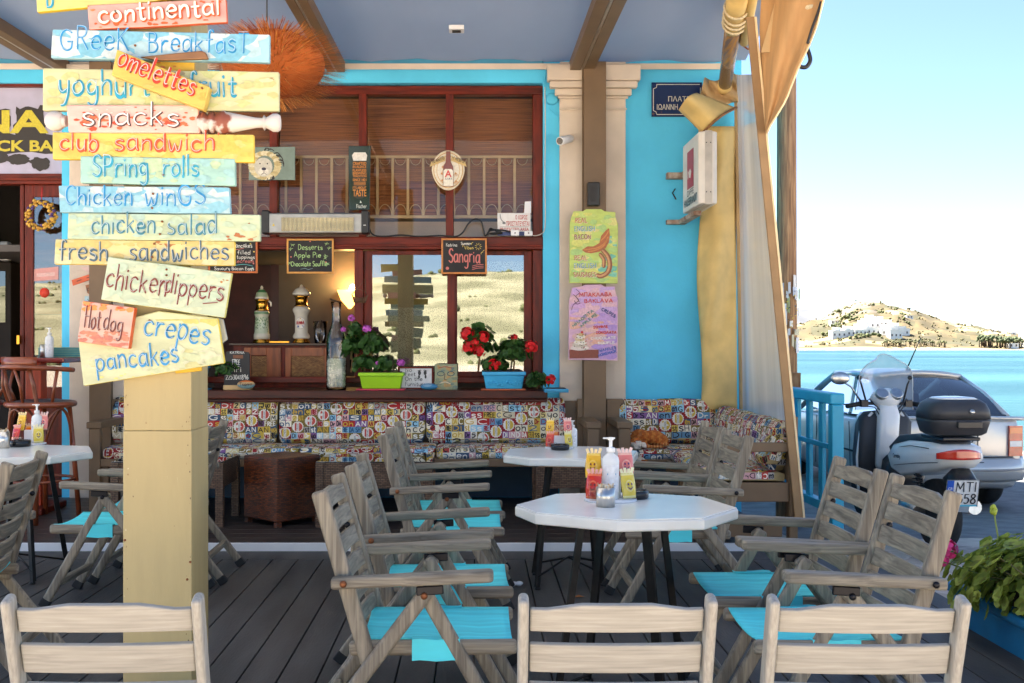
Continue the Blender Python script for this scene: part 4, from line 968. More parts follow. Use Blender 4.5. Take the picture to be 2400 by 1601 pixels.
def board(poly, Y, base, label, lines, edge=None, th=.022, wear=None, nails=(), seed=1, back=0, jitc=None):
    rg = random.Random(seed); base = mulc(base, .75)
    mb = MB(); mp = front(Y, .0)
    # slightly uneven hand-cut outline
    pts = []
    n = len(poly)
    for i in range(n):
        a, b = poly[i], poly[(i+1) % n]; L = math.hypot(b[0]-a[0], b[1]-a[1]); k = max(1, int(L/60))
        for j in range(k):
            t = j/k; w = .0 if j == 0 else rg.uniform(-.9, .9)
            pts.append((a[0]+(b[0]-a[0])*t-(b[1]-a[1])/L*w, a[1]+(b[1]-a[1])*t+(b[0]-a[0])/L*w))
    mb.prism([mp(x, y) for x, y in pts], (0, th, 0), base, edge or mulc(base, .85))
    o = mb.build('menu_board', m_sign, bevel=.0035, seg=2)
    tag(o, label, 'sign', GS)
    mb = MB(); mp = front(Y, .0012)
    if wear:
        xs = [p[0] for p in poly]; ys = [p[1] for p in poly]
        for (x0, y0, x1, y1, cols, nn, s0, s1) in wear: cols = [mixc(mulc(q, .75), base, .35) for q in cols] if s1 >= 14 else cols; blotch(mb, mp, rg, x0, y0, x1, y1, cols, nn, 0, s0, s1, poly if len(poly) < 6 else [(191, 886), (183, 780), (310, 733), (499, 731), (514, 833)])
        mb.build('paint_wear', m_let, o)
    mb = MB(); mp = front(Y, .0026)
    for ln in lines:
        t, x0, y0, x1, y1, xh, lw, col = ln[:8]
        if len(ln) > 8 and ln[8]:
            brush(mb, t, mp, x0+1.6, y0+1.4, x1+1.6, y1+1.4, xh, lw*1.25, ln[8], .1, seed)
            brush(mb, t, mp, x0, y0, x1, y1, xh, lw*.85, col, .1, seed, off=.0045)
        else:
            brush(mb, t, mp, x0, y0, x1, y1, xh, lw, col, .1, seed, shade=mulc(col, .8))
            brush(mb, t, mp, x0-.9, y0-1, x1-.9, y1-1, xh, lw*.26, mixc(col, c(236, 240, 236), .5), .1, seed, off=.0045)
    if mb.V: mb.build('lettering', m_let, o)
    mb = MB(); mp = front(Y, .001)
    for x, y in nails:
        q = mp(x, y); mb.lathe([(.0035, 0), (.0035, .004), (.002, .0055), (0, .0055)], q, 8, M=Matrix.Rotation(R(90), 3, 'X'))
    if nails: mb.build('nail', m_rust, o)
    return o
PY, PYL, LB, TE, PK = c(228, 214, 130), c(226, 222, 166), c(168, 214, 226), c(176, 220, 204), c(232, 176, 162)
BLU, TEA, RED, OR_ = c(28, 140, 196), c(40, 156, 186), c(204, 58, 26), c(214, 84, 40)
wA = c(236, 236, 226)
board([(80, -60), (420, -60), (420, -9), (337, 5), (84, 28)], 3.262, PY, 'pale yellow menu board cut by the top edge of the picture', [('B', 108, 20, 128, 19, 26, 5, TEA)], edge=c(222, 190, 40), seed=2)
board([(199.7, 11.8), (518, -4), (521, 51), (204, 68.5)], 3.258, PK, 'pink menu board reading continental in white letters', [('continental', 228, 53, 512, 34, 25, 6.5, c(236, 226, 206), c(206, 92, 40))],
      edge=c(206, 92, 50), wear=[(200, 10, 250, 66, [c(206, 92, 40), c(214, 120, 70)], 8, 2, 6), (260, 40, 520, 58, [c(206, 92, 40)], 16, 2, 9), (420, -2, 515, 6, [c(206, 92, 40)], 8, 2, 8)], nails=((328, 41), (396, 36)), seed=3)
board([(120, 67), (619, 79), (618, 144), (116, 133)], 3.262, LB, 'light blue and white striped board reading Greek Breakfast', [('GReeK', 138, 114, 302, 117, 29, 4.6, BLU), ('BreakfasT', 340, 119, 576, 122, 27, 4.6, BLU)],
      wear=[(128, 74, 600, 84, [wA, c(120, 196, 220)], 26, 14, 50), (128, 104, 600, 136, [wA, c(110, 190, 216), c(200, 226, 226)], 46, 14, 60)], nails=((311, 105), (411, 107)), seed=4)
board([(98, 156), (640, 165), (640, 255), (97, 254)], 3.266, PYL, 'wide pale yellow board reading yoghurt and fruit, crossed by a tilted board', [('yoghurt', 134, 219, 350, 222, 31, 7.2, TEA), ('fruit', 432, 222, 548, 220, 30, 7.2, TEA)],
      wear=[(110, 165, 630, 248, [c(206, 212, 130), c(232, 226, 176), c(214, 200, 120)], 60, 8, 26), (600, 172, 630, 190, [c(160, 130, 80)], 5, 2, 6), (265, 166, 460, 172, [c(150, 120, 84)], 8, 4, 16), (262, 185, 300, 200, [c(150, 120, 84)], 5, 5, 12)], nails=(), seed=5)
board([(268, 113), (481, 199), (467, 253), (255, 172)], 3.215, c(232, 196, 92), 'tilted orange yellow board reading omelettes in red', [('omelettes', 268, 151, 448, 223, 27, 8, RED)],
      edge=c(206, 176, 84), wear=[(270, 130, 470, 235, [c(236, 208, 112), c(222, 180, 70)], 30, 6, 18)], nails=((464, 203), (300, 166)), th=.04, seed=6)
board([(320, 130), (462, 116), (472, 120), (478, 135), (365, 139)], 3.24, c(150, 104, 62), 'bare brown splinter of wood wedged above the omelettes board', [], th=.015, seed=7)
board([(350, 139), (446, 141), (446, 163), (352, 163)], 3.28, c(226, 178, 50), 'small yellow block showing between two boards near the post top', [], wear=[(355, 141, 420, 160, [c(196, 110, 40)], 7, 4, 12)], th=.015, seed=8)
# the spindle board
r = thing('menu_board', 'pink board with turned white spindle ends reading snacks', 'sign', P(380, 304, 3.25), GS)
mb = MB(); mp = front(3.25, 0); mb.prism([mp(152, 241), mp(454, 241), mp(457, 305), mp(157, 304)], (0, .05, 0), PK); mb.build('board', m_sign, r, bevel=.004)
SNK = [(152, 241), (454, 241), (457, 305), (157, 304)]
mb = MB(); mp = front(3.25, .0012); rg = random.Random(4)
blotch(mb, mp, rg, 170, 268, 445, 298, [c(208, 74, 36), c(216, 104, 60)], 46, 0, 2, 11, SNK); blotch(mb, mp, rg, 160, 246, 450, 262, [c(208, 84, 46), c(240, 206, 190)], 18, 0, 2, 5, SNK); mb.build('paint_wear', m_let, r)
mb = MB(); mp = front(3.25, .003); brush(mb, 'snacks', mp, 191, 289, 420, 289, 28, 7, c(92, 70, 66), .1, 9); brush(mb, 'snacks', mp, 190, 288, 419, 288, 28, 3.6, c(240, 226, 216), .1, 9, off=.004); mb.build('lettering', m_let, r)
m_spin = mat('worn_white_spindle', c(132, 70, 50), col2=c(200, 190, 180), rough=.6, scale=9, contrast=(.43, .48), bump=.1)
k = 3.275/2449
def spindle(x0, prof, name):
    mb = MB(); mb.lathe([(a*k, b*k) for b, a in prof], (P(x0, 0, 3.275).x, 3.275, P(0, 282, 3.275).z), 20, M=Matrix.Rotation(R(90), 3, 'Y')); mb.build(name, m_spin, r)
spindle(457, [(0, 22), (8, 22), (10, 26), (14, 27), (18, 20), (24, 18), (28, 24), (34, 26), (38, 19), (44, 23), (52, 26), (60, 28), (64, 24), (70, 24), (130, 12), (146, 11), (150, 18), (154, 12), (160, 15), (170, 21), (180, 21), (186, 17), (188, 0)], 'spindle_end')
mb = MB(); mb.ball(P(127, 278, 3.275), (24*k, 24*k, 23*k), 16, 12); mb.tube([P(143, 278, 3.275), P(153, 278, 3.275)], [15*k, 13*k], 14); mb.build('spindle_knob', m_spin, r)
board([(120, 303), (582, 309), (583, 373), (120, 366)], 3.262, c(234, 208, 100), 'yellow board reading club sandwich in orange red', [('club', 138, 345, 232, 347, 24, 6.6, OR_, None, RED), ('sandwich', 264, 347, 500, 347, 25, 6.6, OR_, None, RED), ("'", 500, 330, 508, 330, 14, 3, OR_)],
      edge=c(226, 186, 50), wear=[(125, 310, 575, 366, [c(238, 218, 130), c(228, 196, 80)], 40, 10, 34)], nails=((270, 345),), seed=10)
board([(184, 358), (539, 364), (540, 427), (184, 420)], 3.258, TE, 'pale teal board reading spring rolls', [('SPring', 212, 405, 346, 404, 27, 6, TEA), ('rolls', 374, 405, 462, 405, 26, 6, TEA)],
      wear=[(190, 364, 532, 420, [c(190, 226, 196), c(212, 224, 160), c(166, 212, 212)], 46, 7, 22)], nails=((375, 402),), seed=11)
board([(134, 426), (526, 430), (529, 491), (137, 488)], 3.262, LB, 'light blue board reading chicken wings in blue capitals', [('Chicken', 151, 470, 310, 470, 24, 5.4, BLU), ('winGS', 333, 471, 478, 471, 25, 5.2, BLU)],
      wear=[(140, 432, 520, 442, [c(120, 196, 222), wA], 26, 10, 40), (140, 460, 520, 486, [c(206, 228, 226), c(140, 206, 222)], 40, 8, 34)], nails=((352, 445), (350, 478)), seed=12)
board([(156, 489), (597, 493), (597, 554), (154, 549)], 3.258, c(208, 222, 180), 'pale green board reading chicken salad in grey blue', [('chicken', 210, 535, 362, 537, 25, 5.6, c(62, 132, 150)), ('salad', 384, 537, 504, 537, 26, 5.6, c(62, 132, 150))],
      wear=[(160, 494, 590, 548, [c(196, 220, 190), c(222, 222, 164), c(176, 212, 204)], 60, 7, 24), (520, 536, 588, 552, [c(170, 100, 50)], 14, 3, 9), (560, 508, 580, 528, [c(150, 90, 40)], 4, 2, 4)], nails=((373, 509), (368, 538)), seed=13)
board([(126.5, 549), (538, 554), (538, 610), (124, 607)], 3.262, c(234, 216, 150), 'cream yellow board reading fresh sandwiches', [('fresh', 136, 596, 254, 597, 25, 5.2, c(62, 92, 108)), ('sandwiches', 297, 596, 530, 597, 25, 5.2, c(62, 92, 108))],
      edge=c(222, 190, 60), wear=[(130, 553, 532, 562, [c(230, 196, 100)], 20, 8, 30), (130, 590, 532, 606, [c(238, 226, 180), c(228, 196, 110)], 30, 8, 26), (340, 555, 420, 562, [c(170, 110, 50)], 6, 2, 12)], nails=((355, 560), (350, 590)), seed=14)
board([(248, 589), (532, 627), (515, 730), (231, 688)], 3.238, c(212, 226, 192), 'tilted pale green board reading chickendippers in dark red', [('chicken', 242, 659, 386, 679, 31, 4.6, c(120, 44, 32), None, c(216, 160, 140)), ('dippers', 376, 672, 516, 693, 28, 4.6, c(120, 44, 32), None, c(216, 160, 140)), ('-', 462, 702, 514, 698, 6, 3, c(120, 44, 32))],
      edge=c(206, 196, 110), wear=[(250, 604, 515, 715, [c(222, 228, 186), c(196, 220, 190)], 50, 8, 26), (505, 640, 525, 652, [c(170, 110, 40)], 5, 2, 4)], nails=((383, 619), (383, 632)), seed=15)
board([(309, 728), (364, 714), (499, 730), (515, 834), (191, 886.5), (180, 789), (182, 770)], 3.262, c(222, 226, 178), 'large pale green board reading crepes and pancakes, lowest on the post', [('crepes', 329, 767, 485, 793, 32, 5.6, BLU), ('pancakes', 222, 852, 416, 830, 27, 5.4, BLU)],
      edge=c(224, 196, 60), wear=[(190, 800, 505, 850, [c(212, 222, 170), c(230, 228, 190), c(220, 210, 130)], 60, 6, 22), (365, 716, 495, 740, [c(222, 206, 60)], 26, 5, 26), (200, 850, 400, 872, [c(222, 210, 120)], 10, 3, 6)], nails=((344, 736),), seed=16)
board([(400, 845), (462, 834), (464, 852), (402, 858)], 3.286, c(228, 186, 40), 'small yellow strip peeping out under the pancakes board', [], th=.012, seed=17)
board([(496, 728), (512, 733), (522, 780), (514, 785), (500, 800)], 3.288, c(178, 178, 166), 'grey board end peeping out behind the crepes board', [], th=.012, seed=18)
board([(189, 690), (309, 706), (295, 801.5), (177, 784)], 3.232, c(236, 190, 170), 'small pink and orange square board reading Hotdog', [('Hot', 193, 752, 232, 757, 27, 4, c(110, 40, 30)), ('dog', 236, 756, 284, 764, 25, 4, c(110, 40, 30))],
      edge=c(208, 88, 40), wear=[(180, 762, 292, 797, [c(208, 70, 28), c(216, 110, 50)], 44, 4, 14), (192, 692, 304, 712, [c(208, 84, 40), c(222, 140, 70)], 24, 3, 12)], th=.03, seed=19)
# ---------------------------------------------------------------- things hung on and behind the café window
YF = YW+.03      # face of the frame
def chalk(x0, y0, x1, y1, label, rows, Y=9.06, frame=c(206, 146, 66), extra=None, seed=1):
    r = thing('chalkboard', label, 'sign', P((x0+x1)/2, y1, Y), 'small framed chalkboards hung under the transom')
    mp = front(Y, 0)
    mb = MB(); t = 4.2
    for a, b, d, e in ((x0, y0, x1, y0+t), (x0, y1-t, x1, y1), (x0, y0+t, x0+t, y1-t), (x1-t, y0+t, x1, y1-t)):
        p, q = mp(a, e), mp(d, b); mb.box((p.x, Y, p.z), (q.x, Y+.018, q.z))
    mb.build('frame', mat('pine_frame_'+str(round(frame[0]*100)), frame, rough=.45, var=.15, stretch=(3, 3, 3)), r, bevel=.003)
    mb = MB(); p, q = mp(x0+t, y1-t), mp(x1-t, y0+t); mb.box((p.x, Y+.006, p.z), (q.x, Y+.012, q.z)); mb.build('board', mat('slate', c(34, 32, 32), rough=.7, var=.3, scale=6), r)
    mb = MB(); mp = front(Y+.006, .001)
    for k, (t, a, b, d, xh, lw, col) in enumerate(rows): brush(mb, t, mp, a, b, d, b, xh, lw, col, .12, seed+k)
    if extra: extra(mb, mp)
    mb.build('chalk_lettering', m_let, r)
    return r
GRN, WHT, PNK, YEL = c(170, 206, 130), c(226, 222, 210), c(206, 110, 100), c(226, 196, 90)
def ex1(mb, mp):
    for x, y in ((672, 562), (668, 572), (750, 560), (756, 570), (664, 604), (752, 606), (748, 587), (746, 592)):
        for a in range(4): ribbon2(mb, [(x, y), (x+5*math.cos(a*1.3+x), y+4*math.sin(a*1.3+x))], 1.2, mp, GRN, a*.0001)
    for x, y, cc in ((748, 602, PNK), (668, 590, PNK), (712, 554, PNK)): patch(mb, ell(x, y, 1.8, 1.8, 7), mp, cc)
    ribbon2(mb, [(690, 618), (700, 616), (708, 619), (718, 616)], 1, mp, c(120, 150, 160))
chalk(658, 548, 766, 628, 'framed chalkboard listing desserts, apple pie and chocolate souffle', [('Desserts', 684, 573, 742, 6.5, 1.5, GRN), ('Apple Pie', 675, 591, 738, 6.5, 1.5, GRN), ('Chocolate Souffle', 668, 611, 752, 6, 1.4, GRN)], extra=ex1)
def ex2(mb, mp):
    patch(mb, ell(1027, 616, 4, 4, 6), mp, PNK)
    for a in range(9): ribbon2(mb, [(1098+4*math.cos(a*.7), 566+4*math.sin(a*.7)), (1098+8*math.cos(a*.7), 566+8*math.sin(a*.7))], 1.1, mp, YEL)
    for y in (608, 612, 616): ribbon2(mb, _cat([(1084, y+3), (1096, y), (1110, y-1)]), 1.3, mp, PNK)
    for x, y in ((1062, 563), (1082, 558), (1104, 580), (1108, 576)): ribbon2(mb, [(x, y+4), (x+1, y), (x+4, y-2)], 1.1, mp, YEL)
chalk(1013, 547, 1118, 629, 'framed chalkboard with Sangria in large red letters', [('Sangria', 1030, 603, 1104, 17, 3, PNK), ('Katrina', 1024, 566, 1050, 4, 1, WHT), ('Summer', 1058, 562, 1082, 4, 1, WHT), ('Vibes', 1066, 572, 1088, 4, 1, YEL)], frame=c(196, 120, 50), extra=ex2, seed=5)
def ex3(mb, mp):
    ribbon2(mb, _cat([(500, 572), (520, 569), (540, 573), (560, 570)]), 1.4, mp, PNK)
    for x, y, cc in ((583, 578, YEL), (575, 560, YEL), (582, 605, PNK), (580, 616, c(120, 190, 196))): patch(mb, ell(x, y, 2, 2, 6), mp, cc)
    ribbon2(mb, _cat([(505, 608), (530, 610), (560, 607), (580, 611)]), 1, mp, c(90, 190, 190))
chalk(478, 547, 591, 627, 'framed chalkboard about filled pancakes partly behind the fresh sandwiches board', [('Pancakes', 535, 568, 580, 5.5, 1.3, WHT), ('filled', 545, 584, 576, 5, 1.2, WHT), ('choice of toppings', 494, 594, 586, 4.6, 1.1, WHT), ('fruits icecream', 500, 603, 584, 4.4, 1.1, PNK), ('Savoury Bacon Eggs', 492, 620, 584, 4.4, 1.1, WHT)], frame=c(190, 96, 34), extra=ex3, seed=9)

# cooking heater on the mullions
r = thing('heater', 'silver infrared bar heater mounted across the window mullions', 'heater', P(722, 537, 8.98))
a, b = P(612, 488, 8.9), P(832, 535, 8.9)
mb = MB(); mb.box((a.x, 8.92, b.z), (b.x, 9.03, a.z)); mb.build('housing', mat('satin_steel', c(150, 148, 144), rough=.35, metal=.9), r, bevel=.012, seg=3)
mb = MB()
for x0, x1 in ((599, 617), (829, 846)):
    mb = MB(); p, q = P(x0, 536, 8.9), P(x1, 482, 8.9); mb.box((p.x, 8.905, p.z), (q.x, 9.04, q.z)); mb.build('end_cap', m_black, r, bevel=.012)
mb = MB(); p, q = P(645, 530, 8.9), P(812, 499, 8.9); mb.box((p.x, 8.915, p.z), (q.x, 8.919, q.z)); mb.build('reflector', mat('warm_reflector', c(214, 190, 140), rough=.25, metal=1, var=.2, scale=2, stretch=(1, 1, 14)), r)
mb = MB()
for k in range(56):
    x = 646+k*3; p, q = P(x, 530, 8.9), P(x+1, 499, 8.9); mb.box((p.x, 8.904, p.z), (q.x, 8.9145, q.z))
tag(mb.build('grille', mat('grille_wire', c(120, 112, 104), rough=.4, metal=.8), r), kind='stuff')
mb = MB(); patch(mb, [(625, 519), (631, 519), (628, 513)], front(8.918), c(220, 190, 40)); patch(mb, [(834, 516), (840, 516), (840, 518), (834, 518)], front(8.903), c(200, 200, 200)); mb.build('warning_mark', m_let, r)
# cable running along the transom to two small adaptors
mb = MB()
def path(pts, Y): return [P(x, y, Y) for x, y in _cat(pts, 6)]
mb.tube(path([(846, 518), (855, 538), (880, 543), (920, 540), (960, 543), (1010, 541), (1045, 543), (1062, 534), (1075, 514), (1090, 503), (1104, 508), (1110, 528), (1113, 541), (1118, 538), (1125, 530), (1150, 528), (1172, 532), (1190, 534)], 9.06), .007, 6)
for k in range(4): mb.tube(path([(1120, 540), (1126, 527-k), (1145, 529+k*2), (1152, 536-k), (1130, 538-k), (1119, 533+k)], 9.05-.004*k), .005, 5)
tag(mb.build('heater_cable', m_black), 'black cable lying along the transom from the heater to the adaptors', 'cable')
for x0, x1, lb in ((1173, 1192, 'larger'), (1204, 1223, 'smaller right')):
    mb = MB(); p, q = P(x0, 541, 9.0), P(x1, 528 if x0 < 1200 else 530, 9.0); mb.box((p.x, 9.0, p.z), (q.x, 9.05, q.z)); o = mb.build('power_adaptor', m_white, bevel=.006)
    mb = MB(); mb.lathe([(.006, 0), (.006, .003), (0, .003)], P((x0+x1)/2, 535, 8.999), 10, M=Matrix.Rotation(R(90), 3, 'X')); mb.build('socket', m_black, o)
    tag(o, lb+' white power adaptor on the transom under the protected area sign', 'adaptor', 'white adaptors on the transom')
mb = MB(); mb.tube(path([(1251, 200), (1252, 300), (1251, 400), (1252, 500), (1249, 530), (1236, 540), (1222, 541)], YW-.012), .004, 6, c(220, 210, 200)); mb.tube(path([(1254, 160), (1250, 185), (1245, 196)], YW-.02), .006, 6, BLUE); tag(mb.build('white_wire', m_attr), 'thin white wire running down the wall beside the window', 'cable')
# protected area sign
r = thing('notice_sign', 'white plastic notice in red Greek letters saying protected area', 'sign', P(1180, 540, 9.08))
def plate(r, x0, y0, x1, y1, Y, th, col, name='plate', m=None, bev=.002):
    mb = MB(); p, q = P(x0, y1, Y), P(x1, y0, Y); mb.box((p.x, Y, p.z), (q.x, Y+th, q.z), col); return mb.build(name, m or m_attr, r, bevel=bev)
plate(r, 1142, 489, 1218, 541, 9.08, .008, c(226, 222, 218))
mb = MB(); mp = front(9.08); RD = c(190, 40, 34)
font_text(mb, 'Ο ΧΩΡΟΣ', mp, 1183, 494, 1211, 504, RD, bold=.012); font_text(mb, 'ΠΡΟΣΤΑΤΕΥΕΤΑΙ', mp, 1162, 508, 1215, 519, RD, bold=.012); font_text(mb, 'PROTECTED AREA', mp, 1148, 523, 1214, 530, RD, bold=.012)
patch(mb, [(1148, 520.5), (1214, 520.5), (1214, 521.3), (1148, 521.3)], mp, c(90, 90, 90)); patch(mb, [(1142, 532), (1218, 532), (1218, 541), (1142, 541)], mp, c(40, 60, 120))
ribbon2(mb, _cat([(1148, 492), (1150, 503), (1156, 510), (1160, 514)]), 2.4, mp, c(150, 150, 150)); patch(mb, ell(1157, 512, 4, 3, 8), mp, c(120, 120, 124), .0004)
mb.build('lettering', m_let, r)
r = thing('white_card', 'small white card standing in the corner above the protected area sign', 'card', P(1212, 490, 9.09))
mb = MB(); mp = front(9.092, 0); mb.prism([mp(1206, 489), mp(1203, 489), mp(1205, 463), mp(1219, 462), mp(1219, 489)], (0, .004, 0)); mb.build('card', m_white, r)
# green beer plaque
r = thing('beer_plaque', 'tall dark green plaque with orange lettering and a glass of beer', 'sign', P(825, 482, 9.03))
mb = MB(); mp = front(9.03, 0); mb.prism([mp(800, 335), mp(851, 335), mp(848, 482), mp(801, 482)], (0, .012, 0), c(22, 44, 28)); mb.build('plate', m_gloss, r, bevel=.003)
mb = MB(); mp = front(9.03); OG = c(226, 140, 40)
patch(mb, [(808, 357), (813, 350), (839, 350), (843, 357), (841, 369), (811, 369)], mp, c(226, 220, 210))
patch(mb, [(811, 370), (841, 370), (837, 452), (832, 456), (820, 456), (814, 452)], mp, c(20, 26, 18))
for s, y0, y1 in (('CRAFTED', 372, 379), ('IN ALSACE', 380, 386), ('FLAWLESS', 388, 394), ('BREWING', 395, 401), ('TRADITION', 402, 407), ('SINCE 1821', 410, 416), ("IT'S ABOUT", 428, 434), ('TASTE', 435, 451)): font_text(mb, s, mp, 810, y0, 841, y1, OG, .0004, .01)
for y in (418, 421, 424): patch(mb, [(812, y), (840, y), (840, y+1), (812, y+1)], mp, OG, .0004)
font_text(mb, 'Fischer', mp, 818, 469, 842, 478, c(220, 220, 210), .0004); patch(mb, [(826, 466), (828, 460), (830, 466)], mp, c(220, 220, 210), .0004)
mb.build('lettering', m_let, r)
# oval beer shield
r = thing('beer_shield', 'cream oval beer shield with a brown bottle and ribbon banner', 'sign', P(1029, 438, 9.0))
mb = MB(); mp = front(9.02, 0); mb.prism([mp(x, y) for x, y in [(1029+38*math.cos(t)*(1-.12*max(0, math.sin(t))), 391+46*math.sin(t)) for t in [k*2*math.pi/36 for k in range(36)]]], (0, .02, 0), c(222, 208, 180)); mb.build('shield', m_attr, r, bevel=.006)
mb = MB(); mp = front(9.02)
for k, (rx, ry, cc) in enumerate(((34, 41, c(196, 150, 90)), (32, 39, c(230, 220, 196)), (27, 34, c(214, 176, 120)), (25.5, 32, c(232, 224, 206)))): patch(mb, ell(1029, 391, rx, ry, 32), mp, cc, .0005*k)
for x, y, a in ((1012, 400, .5), (1046, 396, 2.4), (1014, 384, .8), (1046, 414, 2.2), (1013, 414, 1)):
    for q in range(5): ribbon2(mb, [(x, y), (x+9*math.cos(a+q*.35-1.6), y+9*math.sin(a+q*.35-1.6))], 1.3, mp, c(206, 140, 70), .0025+q*.0001)
mb.build('emblem', m_let, r)
mb = MB(); mp2 = front(9.0, 0)
bt = [(1024, 347), (1034, 347), (1034, 362), (1035, 372), (1040, 382), (1041, 392), (1041, 428), (1017, 428), (1017, 392), (1018, 382), (1023, 372), (1024, 362)]
mb.prism([mp2(*p) for p in bt], (0, .016, 0), c(120, 50, 22)); mb.build('bottle_relief', m_gloss, r, bevel=.004)
mb = MB(); mp2 = front(9.0); patch(mb, [(1018, 392), (1022, 388), (1036, 388), (1040, 392), (1040, 427), (1018, 427)], mp2, c(232, 226, 210)); font_text(mb, 'A', mp2, 1021, 391, 1037, 407, c(200, 24, 24), .0005, .02); font_text(mb, 'ΑΛΦΑ', mp2, 1021, 408, 1038, 413, c(30, 40, 90), .0005, .01); mb.build('label', m_let, r)
mb = MB(); mp2 = front(9.008, 0); mb.prism([mp2(*p) for p in [(984, 362), (990, 372), (998, 368), (1022, 358), (1022, 369), (998, 378), (986, 383), (990, 373)]][::-1], (0, .01, 0), c(206, 176, 116)); mb.prism([mp2(*p) for p in [(1074, 362), (1068, 372), (1060, 368), (1036, 358), (1036, 369), (1060, 378), (1072, 383), (1068, 373)]], (0, .01, 0), c(206, 176, 116)); mb.build('banner', m_attr, r)
mb = MB(); mp2 = front(9.008, .0015); brush(mb, 'ΦAΓHTO' if False else 'TO ΦAΗTO'.replace('Η', 'H'), mp2, 993, 376, 1021, 365, 4.5, 1.2, c(60, 40, 24), .03); brush(mb, 'H MΠIPA', mp2, 1037, 365, 1066, 376, 4.5, 1.2, c(60, 40, 24), .03); mb.build('lettering', m_let, r)
# lion picture
r = thing('animal_picture', 'unframed painting of a curly maned beast on a grey green ground', 'picture', P(625, 415, 9.0))
mb = MB(); mp = front(9.0, 0); mb.prism([mp(571, 338), mp(677, 337), mp(677, 413), mp(571, 413)], (0, .02, 0), c(120, 138, 128)); mb.build('canvas', m_attr, r, bevel=.002)
mb = MB(); mp = front(9.0); rg = random.Random(2)
for k in range(26):
    a = k*.245; patch(mb, ell(608+30*math.cos(a), 380+28*math.sin(a), 9, 6, 7), mp, rg.choice((c(206, 190, 140), c(190, 170, 116), c(220, 208, 170))), .0003+k*.00004)
for k in range(22):
    a = rg.uniform(-2.2, 1.4); ribbon2(mb, _cat([(608+34*math.cos(a), 378+32*math.sin(a)), (608+42*math.cos(a+.1), 378+38*math.sin(a+.1)), (608+44*math.cos(a+.3), 378+36*math.sin(a+.3))]), 2, mp, c(40, 36, 34), .0014+k*.00003)
patch(mb, ell(605, 384, 21, 22, 18), mp, c(206, 200, 184), .003); patch(mb, ell(605, 394, 12, 9, 14), mp, c(226, 220, 206), .0034); patch(mb, ell(606, 388, 5.5, 3.6, 10), mp, c(50, 44, 64), .0038)
for x in (597, 614): patch(mb, ell(x, 376, 2, 1.6, 8), mp, c(40, 36, 34), .0036)
ribbon2(mb, _cat([(606, 392), (606, 397), (600, 401)]), 1.3, mp, c(70, 56, 50), .004); ribbon2(mb, _cat([(606, 397), (612, 401)]), 1.3, mp, c(70, 56, 50), .004)
mb.build('painting', m_let, r)
# straw lampshade
r = thing('straw_lampshade', 'shaggy orange straw lampshade hanging behind the sign boards', 'lampshade', P(614, 235, 6.4))
YS = 6.4; cc = P(628, 148, YS); k = YS/2449; rg = random.Random(8)
mb = MB(); mb.ball(cc, (118*k, 118*k, 76*k), 20, 12, c(120, 56, 14)); mb.build('core', mat('straw_core', c(160, 80, 24), rough=.9), r)
mb = MB(); cols = [c(196, 112, 40), c(170, 88, 26), c(214, 140, 66), c(140, 66, 18), c(220, 156, 86)]
for q in range(2600):
    z = rg.uniform(-1, 1); a = rg.uniform(0, 2*math.pi); s = math.sqrt(max(.05, 1-z*z))
    n = Vector((math.cos(a)*s, math.sin(a)*s, z)); p = cc+Vector((n.x*118*k, n.y*118*k, n.z*74*k))
    t = Vector((math.cos(a), math.sin(a), .1+.35*z+rg.uniform(-.2, .2))).normalized()
    L = rg.uniform(.07, .14); q0 = p-t*.05; q1 = p+t*L*(.6+.5*s)+Vector((0, 0, -.02*(1-z)))
    w = t.cross(n); w = w.normalized()*.0028 if w.length > 1e-3 else Vector((.002, 0, 0))
    mb.add([q0-w, q0+w, q1+w*.4, q1-w*.4], [(0, 1, 2, 3)], rg.choice(cols))
o = mb.build('straw', m_attr, r)
mb = MB(); mb.tube([cc+Vector((-.04, 0, 70*k)), Vector((cc.x-.04, cc.y, ceil_z(YS)+.02))], .005, 6); mb.build('cord', m_black, r)
# pictures on the pilaster
def pboard(r, pts, Y, col, th=.018):
    mb = MB(); mp = front(Y, 0); mb.prism([mp(*p) for p in pts], (0, th, 0), col, mulc(col, .75)); return mb.build('board', m_sign, r, bevel=.003)
def blot(mb, mp, seed, box, cols, n, s0, s1, clip, off=0): blotch(mb, mp, random.Random(seed), *box, cols, n, off, s0, s1, clip)
yb_ = 8.85
r = thing('food_sign', 'yellow green painted sign for real English bacon and sausages on the brown upright', 'sign', P(1362, 653, yb_), 'painted food signs on the pilaster')
o1 = [(1312, 497), (1317, 485), (1338, 485), (1346, 480), (1380, 480), (1388, 485), (1413, 487), (1413, 500), (1419, 514), (1418, 651), (1307, 650), (1308, 512)]
pboard(r, o1, yb_, c(190, 208, 106))
mb = MB(); mp = front(yb_, .0012); cl = [(1309, 512), (1314, 487), (1412, 488), (1418, 512), (1417, 650), (1308, 649)]
blot(mb, mp, 1, (1315, 490, 1412, 645), [c(214, 214, 110), c(196, 214, 120), c(222, 216, 130), c(170, 204, 120)], 60, 6, 20, cl); blot(mb, mp, 2, (1385, 540, 1412, 640), [c(110, 186, 160), c(130, 196, 170)], 16, 6, 14, cl, .002); mb.build('background_paint', m_let, r)
mb = MB(); mp = front(yb_, .0045); B1, B2 = c(176, 96, 40), c(206, 130, 60)
patch(mb, [(1336, 574), (1348, 566), (1362, 566), (1376, 558), (1380, 542), (1390, 530), (1398, 524), (1400, 540), (1398, 556), (1390, 570), (1376, 578), (1356, 582), (1344, 580)], mp, B1)
